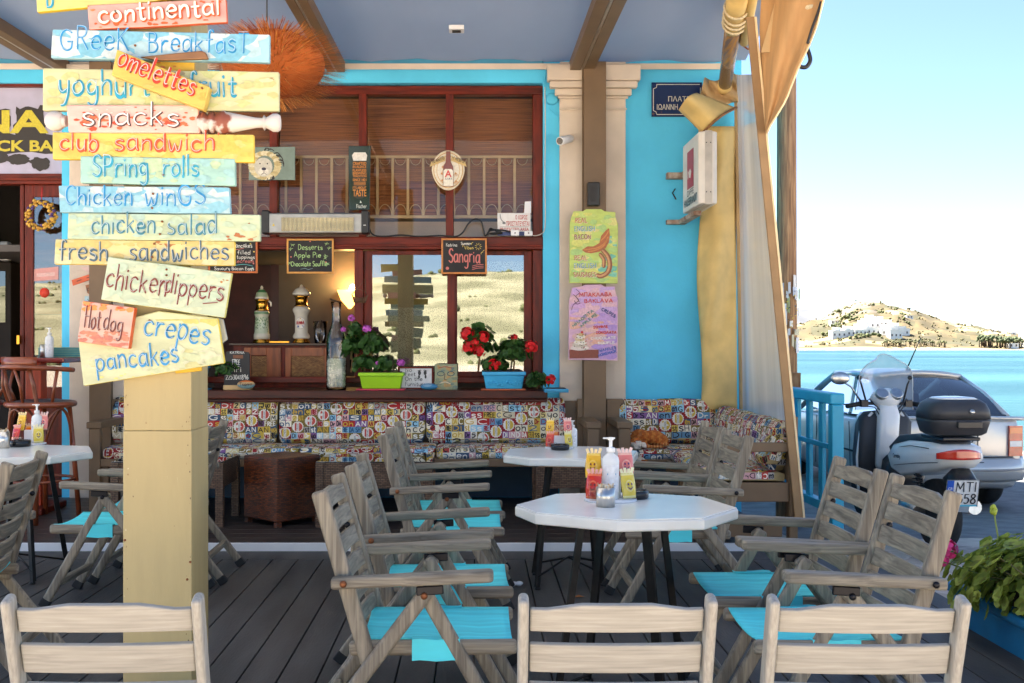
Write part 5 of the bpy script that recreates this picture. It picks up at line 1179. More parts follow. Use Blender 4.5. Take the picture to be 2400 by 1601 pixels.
for w in ([(1340, 574), (1356, 572), (1374, 568), (1388, 558), (1396, 544)], [(1350, 578), (1366, 575), (1384, 566), (1394, 552)], [(1380, 552), (1390, 542), (1397, 530)]): ribbon2(mb, _cat(w), 3, mp, B2, .0006)
def saus(pts, w): ribbon2(mb, _cat(pts), w, mp, c(140, 80, 44), .0008, .9); ribbon2(mb, _cat([(x-1.5, y) for x, y in pts]), w*.45, mp, c(206, 150, 96), .0012)
saus([(1384, 575), (1396, 590), (1400, 610), (1394, 626), (1380, 634), (1372, 632)], 11); saus([(1378, 584), (1386, 596), (1386, 612)], 9)
for s, x0, x1, y, col in (('REAL', 1321, 1350, 512, c(190, 80, 50)), ('ENGLISH', 1319, 1367, 531, c(60, 150, 180)), ('BACON', 1319, 1358, 550, c(150, 60, 60)), ('REAL', 1319, 1350, 598, c(190, 90, 50)), ('ENGLISH', 1318, 1370, 616, c(60, 150, 180)), ('SAUSAGES', 1317, 1370, 636, c(180, 90, 50))):
    brush(mb, s, mp, x0, y, x1, y, 6, 2.6, c(236, 226, 196), .08, 3, off=.0016); brush(mb, s, mp, x0-.6, y-.6, x1-.6, y-.6, 6, 1.5, col, .08, 3, off=.003)
mb.build('lettering', m_let, r)
r = thing('food_sign', 'pink and lilac painted sign for baklava, crepes and cakes below the bacon sign', 'sign', P(1362, 828, yb_), 'painted food signs on the pilaster')
o2 = [(1310, 676), (1313, 660), (1334, 658), (1342, 654), (1380, 653), (1388, 658), (1412, 657), (1412, 670), (1419, 684), (1418, 828), (1305, 826), (1306, 690)]
pboard(r, o2, yb_, c(216, 172, 196))
mb = MB(); mp = front(yb_, .0012); cl = [(1307, 688), (1314, 660), (1411, 658), (1418, 684), (1417, 827), (1306, 825)]
blot(mb, mp, 5, (1312, 662, 1412, 740), [c(206, 160, 206), c(222, 176, 186), c(196, 160, 210)], 50, 8, 24, cl); blot(mb, mp, 6, (1370, 720, 1414, 822), [c(176, 140, 206), c(190, 150, 206)], 30, 8, 20, cl, .0016); blot(mb, mp, 7, (1310, 720, 1380, 800), [c(226, 170, 150), c(222, 176, 170)], 30, 8, 20, cl, .0026); mb.build('background_paint', m_let, r)
mb = MB(); mp = front(yb_, .0052)
patch(mb, [(1307, 803), (1374, 803), (1374, 822), (1307, 823)], mp, c(130, 50, 30))
for k, (x, y, a, b, cc_) in enumerate(((1331, 799, 22, 6, c(226, 210, 200)), (1331, 792, 18, 6, c(206, 190, 170)), (1332, 786, 15, 6, c(232, 222, 206)), (1331, 779, 12, 5, c(214, 190, 150)), (1333, 773, 10, 5, c(230, 222, 210)), (1334, 768, 7, 4, c(206, 176, 120)), (1336, 763, 3, 3, c(196, 40, 40)))): patch(mb, ell(x, y, a, b, 14), mp, cc_, .0006+k*.0004)
rg = random.Random(3)
for k in range(26): x, y = rg.uniform(1316, 1348), rg.uniform(766, 802); patch(mb, ell(x, y, 1.5, 1.2, 6), mp, rg.choice((c(180, 60, 40), c(90, 130, 80), c(220, 180, 80), c(90, 70, 60))), .004+k*.00003)
for s, x0, y0, x1, y1, xh, col in (('MΠAKΛABA', 1330, 681, 1406, 680, 8.5, c(206, 60, 40)), ('BAKLAVA', 1341, 695, 1408, 694, 8, c(206, 60, 40)), ('MHΛOΠITA', 1316, 752, 1364, 714, 6, c(90, 140, 130)), ('APPLE PIE', 1334, 752, 1372, 722, 5.5, c(90, 140, 130)), ('CREPES', 1380, 712, 1412, 730, 6.5, c(60, 70, 130)), ('ΣΟYΦΛE'.replace('Ο', 'O'), 1362, 754, 1396, 752, 5.2, c(206, 60, 50)), ('ΣOKOΛATA', 1368, 766, 1416, 766, 5.2, c(206, 60, 50)), ('CHOCOLATE', 1356, 779, 1414, 778, 5, c(236, 226, 220)), ('SOUFLE', 1372, 790, 1412, 789, 5, c(236, 226, 220)), ('WAFFLES', 1376, 808, 1415, 800, 5.4, c(60, 90, 180)), ('HOMEMADE', 1374, 819, 1417, 808, 5.4, c(60, 90, 180))):
    brush(mb, s, mp, x0, y0, x1, y1, xh*.58, 1.9, col, .06, 4, off=.004)
for w in ([(1322, 664), (1330, 672), (1322, 680), (1328, 690), (1316, 700), (1312, 712)], [(1316, 676), (1324, 684), (1330, 694)], [(1318, 690), (1324, 698), (1332, 696)]): ribbon2(mb, _cat(w), 1.4, mp, c(90, 60, 80), .003)
mb.build('lettering', m_let, r)
# cupcake board on the left pilaster
r = thing('cupcake_sign', 'cupcake shaped cut-out sign half hidden behind the chickendippers board', 'sign', P(212, 705, 8.9))
mb = MB(); mp = front(8.9, 0); mb.prism([mp(*p) for p in [(196, 655), (255, 640), (262, 690), (240, 686), (215, 684), (200, 672)]], (0, .015, 0), c(150, 96, 58)); mb.build('cup', m_sign, r)
mb = MB(); mp = front(8.885, 0); mb.prism([mp(*p) for p in [(164, 643), (258, 612), (262, 624), (167, 656)]], (0, .012, 0), c(206, 92, 46)); mb.build('plank', m_sign, r, bevel=.002)
mb = MB(); mp = front(8.895, 0)
mb.prism([mp(*p) for p in [(184, 614), (200, 612), (230, 622), (232, 632), (206, 628)]], (0, .01, 0), c(222, 190, 180)); mb.prism([mp(*p) for p in [(200, 600), (240, 600), (240, 622), (210, 616)]], (0, .008, 0), c(226, 176, 170)); mb.build('icing', m_sign, r)
mb = MB(); mp = front(8.9, .002); brush(mb, 'choco', mp, 200, 668, 240, 662, 6, 1.6, c(60, 36, 24)); brush(mb, 'so', mp, 220, 682, 240, 680, 6, 1.6, c(60, 36, 24))
mp = front(8.885, .002)
for x in (182, 205): patch(mb, [(x-6, 645-(x-182)*.33), (x+5, 641-(x-182)*.33), (x+5, 643-(x-182)*.33), (x-6, 647-(x-182)*.33)], mp, c(90, 30, 16))
mb.build('lettering', m_let, r)
r = thing('paper_notice', 'pale blue paper notice on the left pilaster under the cupcake sign', 'notice', P(225, 720, 8.95)); plate(r, 194, 680, 260, 735, 8.95, .003, c(170, 200, 210), bev=0)
mb = MB(); brush(mb, 'ΥXOP'.replace('Υ', 'Y'), front(8.95), 200, 696, 240, 696, 5, 1.6, c(40, 60, 80)); mb.build('lettering', m_let, r)
# camera, speaker, conduit box
r = thing('security_camera', 'small white bullet camera on the right pilaster', 'camera', P(1300, 322, 8.9))
mb = MB(); a = P(1310, 318, 9.03); b = P(1285, 324, 8.86); mb.tube([b, a], [.036, .034], 14); mb.build('housing', m_white, r, bevel=.004)
mb = MB(); d = (b-a).normalized(); mb.tube([b+d*.0005, b+d*.003], [.029, .028], 14); mb.build('lens', mat('lens_black', c(16, 16, 18), rough=.1), r)
mb = MB(); mb.tube([a+Vector((0, .0, 0)), a+Vector((.02, .06, 0))], [.02, .024], 10); mb.build('bracket', m_white, r)
r = thing('wall_speaker', 'slim dark grey box fixed to the brown upright', 'speaker', P(1363, 472, 8.82))
p, q = P(1350, 472, 8.79), P(1377, 418, 8.79); mb = MB(); mb.box((p.x, 8.79, p.z), (q.x, 8.868, q.z)); mb.build('case', m_black, r, bevel=.008); mb = MB(); mb.box((p.x+.012, 8.786, p.z+.03), (q.x-.03, 8.7895, q.z-.015)); mb.build('grille', mat('dark_grille', c(46, 44, 44), rough=.7), r)
r = thing('junction_box', 'round sky blue painted junction box high on the wall by the pilaster', 'junction box', P(1267, 240, 9.07)); mb = MB(); mb.lathe([(.048, 0), (.05, .03), (.044, .036), (0, .036)], P(1267, 229, YW-.0005), 18, M=Matrix.Rotation(R(90), 3, 'X')); mb.build('cover', m_blue, r)
mb = MB(); mb.tube(path([(1262, 245), (1264, 252), (1275, 262), (1284, 268)], YW-.01), .004, 6); mb.build('conduit', m_blue, r)
# street name plate
r = thing('street_name_plate', 'dark blue enamel street name plate with white Greek capitals', 'sign', P(1552, 267, 9.08))
plate(r, 1496, 189, 1612, 268, 9.075, .012, c(20, 40, 84), m=m_gloss)
mb = MB(); mp = front(9.075); wq = c(206, 200, 186)
for seg in (((1508, 194), (1606, 194)), ((1500, 204), (1500, 254)), ((1508, 263), (1606, 263)), ((1608, 202), (1608, 255))): ribbon2(mb, list(seg), 1.8, mp, wq, 0, 1)
for q in ([(1508, 194), (1507, 201), (1500, 204)], [(1500, 254), (1506, 257), (1508, 263)]): ribbon2(mb, q, 1.6, mp, wq, .0003, 1)
font_text(mb, 'ΠΛΑΤΕΙΑ', mp, 1534, 221, 1600, 233, wq, bold=.01); font_text(mb, 'ΙΩΑΝΝΗ', mp, 1508, 239, 1556, 252, wq, bold=.012)
mb.build('lettering', m_let, r)
mb = MB(); mp = front(9.075, .0003); blotch(mb, mp, random.Random(4), 1497, 255, 1530, 267, [c(90, 50, 30)], 6, 0, 1.5, 3.5); mb.build('rust_stain', m_let, r)
# projecting light box
r = thing('light_box_sign', 'white projecting light box with a red panel and coffee lettering', 'sign', (1.79, 8.5, 2.44))
xf = X(1568, 8.85); yn, yf = 8.21, 8.86
prof = [(xf, yn+.03), (xf+.03, yn), (xf+.115, yn), (xf+.145, yn+.03), (xf+.145, yf), (xf, yf)]
z0_, z1_ = 2.44, 3.0
mb = MB(); mb.prism([(a, b, z0_) for a, b in prof], (0, 0, z1_-z0_)); mb.build('housing', mat('aged_white_plastic', c(220, 212, 200), rough=.35, var=.06), r, bevel=.012, seg=3)
mb = MB(); mb.box((xf+.045, yn-.004, z0_-.004), (xf+.1, yn-.0005, z1_+.004)); mb.box((xf+.045, yn+.0, z0_-.006), (xf+.1, yf-.1, z0_-.001)); o = mb.build('trim_band', mat('aged_aluminium', c(186, 176, 164), rough=.4, metal=.3, var=.15), r)
mb = MB()
for z in (z0_+.09, z1_-.09):
    for x in (xf+.056, xf+.088): mb.lathe([(.005, 0), (.004, .002), (0, .002)], (x, yn-.004, z), 8, M=Matrix.Rotation(R(90), 3, 'X'))
mb.build('rivet', m_black, o)
mpl = lambda a, b, o=0.: Vector((xf-.0015-o, yf-.05-a*(yf-yn-.1), z1_-b*(z1_-z0_)))   # a 0..1 along the face, b down
mb = MB(); patch(mb, [(.26, .16), (.72, .16), (.72, .7), (.26, .7)], mpl, c(176, 30, 34)); patch(mb, [(.36, .46), (.48, .42), (.56, .47), (.5, .56), (.4, .54)], mpl, c(232, 226, 216), .0006)
patch(mb, [(.30, .44), (.34, .42), (.34, .54), (.30, .56)], mpl, c(232, 226, 216), .0006)
brush(mb, 'CAFFE', mpl, .26, .80, .74, .80, .045, .018, c(30, 30, 34), .02); brush(mb, 'HAUSBRANDT', mpl, .04, .93, .97, .93, .055, .024, c(30, 30, 34), .02, off=.0008); mb.build('lettering', m_let, r)
for z, t in ((z1_-.19, .05), (z0_-.03, .035)):
    mb = MB(); mb.box((xf-.1, 9.02, z-t), (xf+.02, 9.09, z)); mb.box((xf+.02, yf+.001, z-t), (xf+.08, 9.09, z)) if z > z0_ else mb.box((xf-.0, yn+.2, z-t), (xf+.06, 9.09, z)); mb.build('bracket', mat('rusty_iron', c(120, 84, 60), rough=.7, col2=c(190, 176, 160), scale=14), r)
mb = MB(); mb.tube([(xf-.03, 9.0, z1_-.42), (xf-.05, 9.05, z1_-.36), (xf-.02, 9.09, z1_-.32)], .006, 6); mb.build('cable', m_black, r)
# stuff behind the transom panes: blinds, railing
m = mat('bamboo_blind', c(106, 60, 30), rough=.7, col2=c(178, 116, 66), scale=9, stretch=(.25, 1, 22), bump=.4, detail=6)
for x0, x1, lb in ((412, 615, 'left pane, partly behind the lampshade and boards'), (635, 821, 'second pane from the left'), (841, 1022, 'third pane, beside the oval shield'), (1042, 1222, 'right pane next to the blue wall')):
    mb = MB(); mb.box((X(x0-8), YW+.33, Z(492)), (X(x1+8), YW+.337, Z(206))); o = mb.build('bamboo_blind', m); tag(o, 'brown bamboo blind behind the upper window, '+lb, 'blind', 'bamboo blinds behind the upper panes')
r = thing('mezzanine_railing', 'cream iron railing with upright bars behind the upper panes', 'railing', (X(820), YW+.25, Z(492)))
mr_ = mat('cream_iron', c(196, 170, 126), rough=.5, var=.1)
mb = MB(); yr_ = YW+.25; mb.box((X(470), yr_, Z(351)), (X(1225), yr_+.03, Z(345))); mb.box((X(470), yr_, Z(493)), (X(1225), yr_+.03, Z(486))); mb.build('rail', mr_, r)
for k in range(22):
    x = 500+k*36; 
    if x > 1215: break
    mb = MB(); mb.box((X(x-3), yr_+.005, Z(486)), (X(x+3), yr_+.025, Z(351))); mb.build('baluster', mr_, r)
for k in range(20):
    x = 518+k*36
    if x > 1212: break
    mb = MB(); mb.tube([Vector((X(x+15*math.cos(t)), yr_+.015, Z(484-24*math.sin(t)))) for t in [math.pi*q/10 for q in range(11)]], .004, 5); mb.tube([Vector((X(x+12*math.cos(t)), yr_+.015, Z(353+14*math.sin(t)))) for t in [math.pi*q/8 for q in range(9)]], .003, 5); mb.build('scroll', mr_, r)
# lace curtain behind the left sash
def lace(u, v): 
    x = 893+128*u; return Vector((X(x, YW+.2), YW+.2+.02*math.sin(u*26), Z(706+158*v, YW+.2)))
m = mat('lace', c(206, 196, 176), rough=.9); n = m.node_tree.nodes; l = m.node_tree.links
tc = n.new('ShaderNodeTexCoord'); vo = n.new('ShaderNodeTexVoronoi'); vo.inputs['Scale'].default_value = 90; l.new(tc.outputs['Object'], vo.inputs[0])
mr = n.new('ShaderNodeMapRange'); mr.inputs[1].default_value = .25; mr.inputs[2].default_value = .45; mr.inputs[3].default_value = .25; mr.inputs[4].default_value = .95; l.new(vo.outputs['Distance'], mr.inputs[0]); l.new(mr.outputs[0], n['Principled BSDF'].inputs['Alpha'])
mb = MB(); mb.grid(lace, 60, 6); tag(mb.build('lace_curtain', m), 'cream lace half curtain behind the left sliding pane', 'curtain')
def lace2(u, v): x = 1058+150*u; return Vector((X(x, YW+.22), YW+.22+.02*math.sin(u*30), Z(600+262*v, YW+.22)))
m2 = m.copy(); m2.name = 'sheer'; m2.node_tree.nodes['Map Range.001'].inputs[3].default_value = .1 if 'Map Range.001' in m2.node_tree.nodes else 0
mb = MB(); mb.grid(lace2, 60, 6); tag(mb.build('sheer_curtain', m), 'cream sheer curtain behind the right sliding pane', 'curtain')
# sconce lamp inside
r = thing('wall_sconce', 'lit uplighter sconce glowing warm on the wall inside the bar', 'lamp', P(800, 705, 10.9))
yl = 10.9; s0 = P(803, 682, yl)
mb = MB(); mb.lathe([(.012, -.12), (.09, -.03), (.13, .07), (.122, .07), (.08, -.03), (.01, -.1)], s0, 20); mb.build('shade', emit_mat('sconce_glow', (1.0, .42, .08), 1.1), r)
mb = MB(); mb.ball(s0+Vector((.03, -.02, .07)), (.035, .035, .06), 12, 8); mb.build('bulb', emit_mat('bulb_glow', (1, .72, .25), 16), r)
ld = bpy.data.lights.new('sconce_light', 'POINT'); ld.energy = 2; ld.color = (1, .62, .22); ld.shadow_soft_size = .06
lo = bpy.data.objects.new('sconce_light', ld); COLL.objects.link(lo); lo.parent = r; lo.location = (s0+Vector((0, -.12, .16)))-LOC[r.name]
# bar cabinet and the things on it
r = thing('bar_cabinet', 'wooden bar cabinet with woven cane panels behind the sill', 'cabinet', P(650, 880, 9.75))
yc = 9.62; mc = mat('cabinet_wood', c(150, 78, 34), rough=.4, var=.3, scale=5, stretch=(6, 6, .8))
x0, x1 = X(535, yc), X(762, yc); zc1, zc0 = Z(793, yc), .62
mb = MB(); mb.box((x0, yc+.02, zc0), (x1, yc+.5, zc1-.001)); mb.build('carcass', m_mahog, r)
mb = MB()
for a, b, d, e in ((560, 798, 576, 880), (612, 798, 645, 880), (655, 798, 668, 880), (745, 798, 760, 880)): mb.box((X(a, yc), yc, Z(e, yc)), (X(b if False else d, yc), yc+.019, Z(b, yc)))
mb.box((X(668, yc)+.001, yc, Z(818, yc)), (X(745, yc)-.001, yc+.018, Z(798, yc))); mb.box((X(576, yc)+.001, yc, Z(816, yc)), (X(612, yc)-.001, yc+.018, Z(798, yc)))
mb.build('door_frame', mc, r, bevel=.004)
cane = rattan('cane_weave', c(196, 140, 76), c(150, 96, 46), c(60, 34, 16), .7)
for a, d in ((577, 612), (669, 745)):
    mb = MB(); mb.box((X(a, yc), yc+.008, Z(880, yc)), (X(d, yc), yc+.012, Z(818, yc))); mb.build('cane_panel', cane, r)
mb = MB(); mb.box((x0-.03, yc-.03, zc1), (x1+.03, yc+.53, zc1+.02)); mb.build('counter', mat('dark_counter', c(60, 34, 20), rough=.3, var=.2), r, bevel=.004)
zt_ = zc1+.0205; yt = yc+.14
def tower(name, xpx, prof, label, group='ceramic beer towers on the bar'):
    k = yt/2449; return thing(name, label, 'beer tower', (X(xpx, yt), yt, zt_), group), k
GW, GG, BR = c(226, 218, 200), c(70, 120, 76), c(206, 150, 60)
r, k = tower('beer_tower', 601, 0, 'green patterned ceramic beer tower on the bar')
ctr = (X(601, yt), yt, zt_)
mb = MB(); mb.lathe([(21*k, 0), (21*k, 4*k), (17*k, 7*k), (18*k, 9*k)], ctr, 28); mb.lathe([(15*k, 74*k), (16*k, 76*k), (13.5*k, 79*k), (13.5*k, 96*k), (16.5*k, 99*k), (14*k, 101*k)], ctr, 28); mb.build('brass_ring', m_brass, r)
mb = MB(); mb.lathe([(18.5*k, 9*k), (18.5*k, 20*k), (17*k, 22*k), (15*k, 60*k), (17*k, 66*k), (17.5*k, 72*k), (15*k, 74*k)], ctr, 40, [c(216, 210, 190), c(216, 210, 190), c(196, 206, 176), c(206, 206, 180), c(120, 150, 110), c(216, 210, 190)])
mp = lambda a, b, o=0.: Vector((ctr[0]+(15.6*k+.002+o+(.5*k if b < 30 else 0))*math.sin(a), ctr[1]-(15.6*k+.002+o)*math.cos(a), ctr[2]+b*k))
rg = random.Random(6)
for q in range(70): a, b = rg.uniform(-1.3, 1.3), rg.uniform(24, 58); patch(mb, [(a+rg.uniform(.04, .1)*math.cos(t), b+rg.uniform(1, 3)*math.sin(t)) for t in (0, 1.2, 2.4, 3.6, 4.8)], mp, rg.choice((GG, c(46, 100, 60), c(110, 150, 100))), .0005+q*.00002)
mb.build('barrel', m_gloss, r)
mb = MB(); mb.lathe([(16*k, 101*k), (15*k, 106*k), (12*k, 116*k), (7*k, 122*k), (3*k, 124*k), (3.5*k, 127*k), (2*k, 131*k), (0, 132*k)], ctr, 28, [GW, c(180, 196, 160), GG, c(180, 196, 160), GW, GW, GW]); mb.tube([Vector(ctr)+Vector((17*k, -.01, 96*k)), Vector(ctr)+Vector((22*k, -.02, 92*k)), Vector(ctr)+Vector((22*k, -.02, 84*k))], [.012, .01, .008], 8, GW); mb.build('cap', m_gloss, r)
r, k = tower('beer_tower', 692, 0, 'white ceramic beer tower with a red lettered oval badge'); ctr = (X(692, yt), yt, zt_)
mb = MB(); mb.lathe([(20*k, 0), (20*k, 4*k), (15*k, 8*k), (16*k, 10*k)], ctr, 28); mb.lathe([(15*k, 84*k), (17*k, 86*k), (13.5*k, 88*k), (13.5*k, 104*k), (17*k, 107*k), (15*k, 109*k)], ctr, 28); mb.build('brass_ring', m_brass, r)
mb = MB(); mb.lathe([(18*k, 10*k), (20*k, 14*k), (19*k, 18*k), (15*k, 24*k), (15*k, 62*k), (17*k, 68*k), (20*k, 74*k), (20*k, 78*k), (15*k, 84*k)], ctr, 32, GW); mb.lathe([(17*k, 109*k), (21*k, 112*k), (20*k, 116*k), (14*k, 124*k), (7*k, 127*k), (5*k, 128*k), (3*k, 133*k), (0, 135*k)], ctr, 32, GW); mb.build('barrel', m_gloss, r)
mp = lambda a, b, o=0.: Vector((ctr[0]+a*k, ctr[1]-math.sqrt(max(1, (15.2)**2-a*a))*k-.003-o, ctr[2]+b*k))
mb = MB(); patch(mb, [(12*math.cos(t), 46+14*math.sin(t)) for t in [q*.3 for q in range(21)]], mp, c(206, 196, 176)); patch(mb, [(11*math.cos(t), 46+13*math.sin(t)) for t in [q*.3 for q in range(21)]], mp, c(236, 230, 222), .001)
mpf = lambda x, y, o=0.: mp(x, -y, o); brush(mb, 'AΛΦA', mpf, -9.5, -43, 9.5, -43, 4.2, 2, c(190, 30, 34), .02, off=.0015); patch(mb, [(-7, 40), (7, 40), (7, 36), (-7, 36)], mp, c(90, 100, 150), .0015); patch(mb, [(-2, 55), (2, 55), (0, 58)], mp, c(206, 150, 60), .0015); mb.build('badge', m_let, r)
r = thing('drip_tray', 'brass drip tray along the bar counter under the beer towers', 'tray', (X(650, yt), yt-.06, zt_)); mb = MB(); mb.box((X(622, yt), yt-.09, zt_), (X(668, yt), yt-.05, zt_+.02)); mb.build('tray', m_brass, r, bevel=.004)
m_clear = glass_mat('clear_glass', (.97, .98, .97), .10)
r = thing('beer_glass', 'empty clear beer glass beside the white beer tower', 'glass', (X(735, yt), yt, zt_)); k = yt/2449
mb = MB(); mb.lathe([(13*k, 0), (16*k, 50*k), (15.2*k, 50*k)], (X(735, yt), yt, zt_), 24); mb.build('glass', m_clear, r); mb = MB(); mb.tube([(X(733, yt), yt, zt_+.02), (X(738, yt), yt, zt_+.21)], .006, 6); mb.build('straw', m_black, r)
for x, lb in ((826, 'left'), (844, 'right')):
    r = thing('dark_bottle', lb+' one of the two dark bottles behind the purple geranium', 'bottle', (X(x-12, 10.2), 10.2, 1.2), 'dark bottles behind the geranium'); k = 10.2/2449
    mb = MB(); mb.lathe([(11*k, 0), (11*k, 60*k), (4.5*k, 78*k), (4*k, 104*k), (0, 104*k)], (X(x-12, 10.2), 10.2, 1.12), 14); mb.build('bottle', mat('dark_bottle_glass', c(30, 14, 10), rough=.08, var=.1), r); mb = MB(); mb.lathe([(4.8*k, 94*k), (4.8*k, 106*k), (0, 106*k)], (X(x-12, 10.2), 10.2, 1.12), 10); mb.build('cap', m_dark, r)
# red brown door inside with painted stop sign ghost
r = thing('inner_door', 'dark red door inside the bar with a faint stop sign', 'door', P(672, 760, 11.05)); yi = 11.04
mb = MB(); mb.box((X(622, yi), yi, FL+.01), (X(708, yi), yi+.05, Z(590, yi))); mb.build('leaf', mat('oxblood', c(74, 22, 18), rough=.4, var=.15), r)
mb = MB(); mp = front(yi); pts = [(676+28*math.cos(R(22.5+45*q)), 742+36*math.sin(R(22.5+45*q))) for q in range(9)]; ribbon2(mb, pts, 2, mp, c(130, 70, 40), 0, 1); font_text(mb, 'STOP', mp, 660, 728, 694, 745, c(130, 70, 40)); font_text(mb, 'YOU', mp, 664, 756, 690, 766, c(130, 70, 40))
for q in range(12): a = q*.52; ribbon2(mb, [(678+12*math.cos(a), 668+12*math.sin(a)), (678+21*math.cos(a), 668+21*math.sin(a))], 3, mp, c(150, 90, 50))
mb.build('ghost_lettering', m_let, r)
# standing wifi board, painted stone
r = thing('wifi_board', 'black board on a wooden foot with free wifi lettering, standing on the sill', 'sign', P(542, 893, 8.93))
mb = MB(); mp = front(8.93, 0); mb.prism([mp(*p) for p in [(514, 886), (514, 838), (519, 808), (526, 806), (552, 806), (570, 809), (573, 814), (573, 886)]], (0, .018, 0), c(36, 34, 34)); mb.build('board', m_attr, r, bevel=.003)
mb = MB(); mb.box((X(512, 8.9), 8.9, zs+.0005), (X(575, 8.9), 8.99, zs+.04)); mb.build('foot', mat('pale_pine', c(196, 160, 106), rough=.5, var=.15), r, bevel=.003)
mb = MB(); mp = front(8.93); patch(mb, [(535, 815), (558, 815), (558, 823), (535, 823)], mp, c(120, 66, 30)); brush(mb, 'KATRINA', mp, 528, 812, 562, 812, 3, 1.2, WHT, .05); brush(mb, 'FREE', mp, 533, 837, 552, 837, 6.5, 1.8, WHT, .05); brush(mb, 'WiFi', mp, 523, 854, 556, 854, 7.5, 2, WHT, .05); brush(mb, '2253041896', mp, 518, 871, 571, 871, 5.6, 1.7, WHT, .05); mb.build('lettering', m_let, r)
r = thing('painted_stone', 'flat stone painted with a landscape leaning on the wifi board foot', 'stone', P(565, 893, 8.87)); mb = MB()
def blob(mb, cen, rx, ry, rz, cols): 
    b0 = len(mb.V); mb.ball(cen, (rx, ry, rz), 16, 10, (1, 1, 1)); 
    mm_ = []
mb.ball(P(565, 884, 8.87)+Vector((0, 0, .004)), (.075, .022, .036), 20, 10, c(176, 150, 110)); 
for i_ in range(len(mb.F)):
    z = sum(mb.V[q].z for q in mb.F[i_])/4-P(0, 884, 8.87).z; mb.C[i_] = c(206, 110, 50) if z > .022 else c(196, 160, 110) if z > .004 else c(120, 150, 150)
mb.build('stone', m_attr, r); mb = MB(); brush(mb, 'Tsonia', front(8.845), 550, 886, 580, 884, 4, 1.3, c(60, 40, 30)); mb.build('lettering', m_let, r)
r = thing('painted_stone', 'blue painted round stone on the sill between the two flower boxes', 'stone', P(985, 895, 8.9)); mb = MB(); mb.ball((X(985, 8.9), 8.9, zs+.028), (.073, .045, .028), 20, 10, c(60, 130, 170)); mb.ball((X(983, 8.9), 8.888, zs+.035), (.05, .035, .0225), 14, 8, c(120, 160, 186)); mb.build('stone', m_sign, r)
# glass carafe with pebbles
r = thing('pebble_carafe', 'tall clear glass carafe half full of white pebbles on the sill', 'carafe', (X(772, 8.93), 8.93, zs)); k = 8.93/2449; cp = (X(772, 8.93), 8.93, zs+.001)
mb = MB(); mb.lathe([(22.5*k, 0), (23*k, 6*k), (23*k, 110*k), (21*k, 124*k), (12*k, 148*k), (10*k, 160*k), (10*k, 184*k), (13*k, 202*k), (12.2*k, 202*k)], cp, 28); mb.build('glass', m_clear, r)
mb = MB(); rg = random.Random(5); mb.lathe([(20*k, 7*k), (20*k, 68*k), (0, 70*k)], cp, 20, c(190, 196, 180))
for q in range(420):
    a = rg.uniform(0, 6.28); rr = 19.4*k if q < 360 else rg.uniform(0, 18)*k; z = rg.uniform(9, 70)*k if q < 360 else 70*k
    s = rg.uniform(.006, .011); mb.ball(Vector(cp)+Vector((rr*math.cos(a), rr*math.sin(a), z)), (s, s*.8, s*.7), 6, 4, rg.choice((c(220, 224, 210), c(200, 206, 190), c(232, 230, 220))))
tag(mb.build('pebbles', m_attr, r), kind='stuff')
mb = MB(); mb.tube([Vector(cp)+Vector((12*k, 0, 200*k)), Vector(cp)+Vector((-10*k, 0, 206*k)), Vector(cp)+Vector((-14*k, -.01, 208*k))], .006, 6); mb.build('stopper_wire', m_black, r)
# framed rule and little picture
r = thing('framed_notice', 'white framed notice asking for no feet on the furniture', 'sign', P(954, 880, 9.0))
mb = MB(); mp = front(9.0, 0)
for a, b, d, e in ((914, 842, 995, 846), (914, 890, 995, 894), (914, 846, 918, 890), (991, 846, 995, 890)): p, q = mp(a, e), mp(d, b); mb.box((p.x, 9.0, p.z), (q.x, 9.016, q.z))
mb.build('frame', m_mahogx, r, bevel=.002); plate(r, 918, 846, 991, 890, 9.006, .006, c(224, 222, 220), 'card', bev=0)
mb = MB(); mp = front(9.006); K = c(44, 44, 48)
for s, x1, y in (('No', 947, 852), ('Feet', 955, 862), ('On the', 971, 873), ('Furniture', 978, 885)): brush(mb, s, mp, 930, y+1.2, x1, y+1.2, 5.2, 1.2, K, .0)
for x, m_ in ((963, -1), (976, 1)):
    patch(mb, ell(x, 856, 3.6, 5.5, 12), mp, K); patch(mb, ell(x+m_*1, 865, 2.4, 4.4, 10), mp, K, .0003)
    for q in range(5): patch(mb, ell(x-m_*3.4+m_*q*1.7, 849.6-abs(q-1)*-.6, .9, 1.1, 7), mp, K, .0004)
mb.build('lettering', m_let, r)
r = thing('small_picture', 'small sketchy painting of a face in green and ochre on the sill', 'picture', P(1022, 882, 8.98))
plate(r, 998, 836, 1050, 896, 8.98, .012, c(150, 156, 120), 'canvas')
mb = MB(); mp = front(8.98); rg = random.Random(12)
for q in range(60): x, y = rg.uniform(1002, 1046), rg.uniform(840, 893); patch(mb, ell(x, y, rg.uniform(3, 7), rg.uniform(1.5, 4), 8), mp, rg.choice((c(130, 140, 110), c(176, 166, 120), c(110, 130, 120), c(190, 150, 90))), q*.00003)
for x in (1012, 1035): ribbon2(mb, ell(x, 858, 8, 5, 12)+[(x+8, 858)], 1.8, mp, c(50, 80, 90), .0025, 1)
ribbon2(mb, _cat([(1022, 858), (1020, 870), (1026, 872)]), 1.6, mp, c(90, 60, 40), .0025); ribbon2(mb, _cat([(1010, 880), (1022, 877), (1034, 881)]), 2.4, mp, c(220, 200, 160), .0027); ribbon2(mb, _cat([(1006, 845), (1022, 842), (1038, 845)]), 2.4, mp, c(170, 90, 60), .0027)
mb.build('painting', m_let, r)
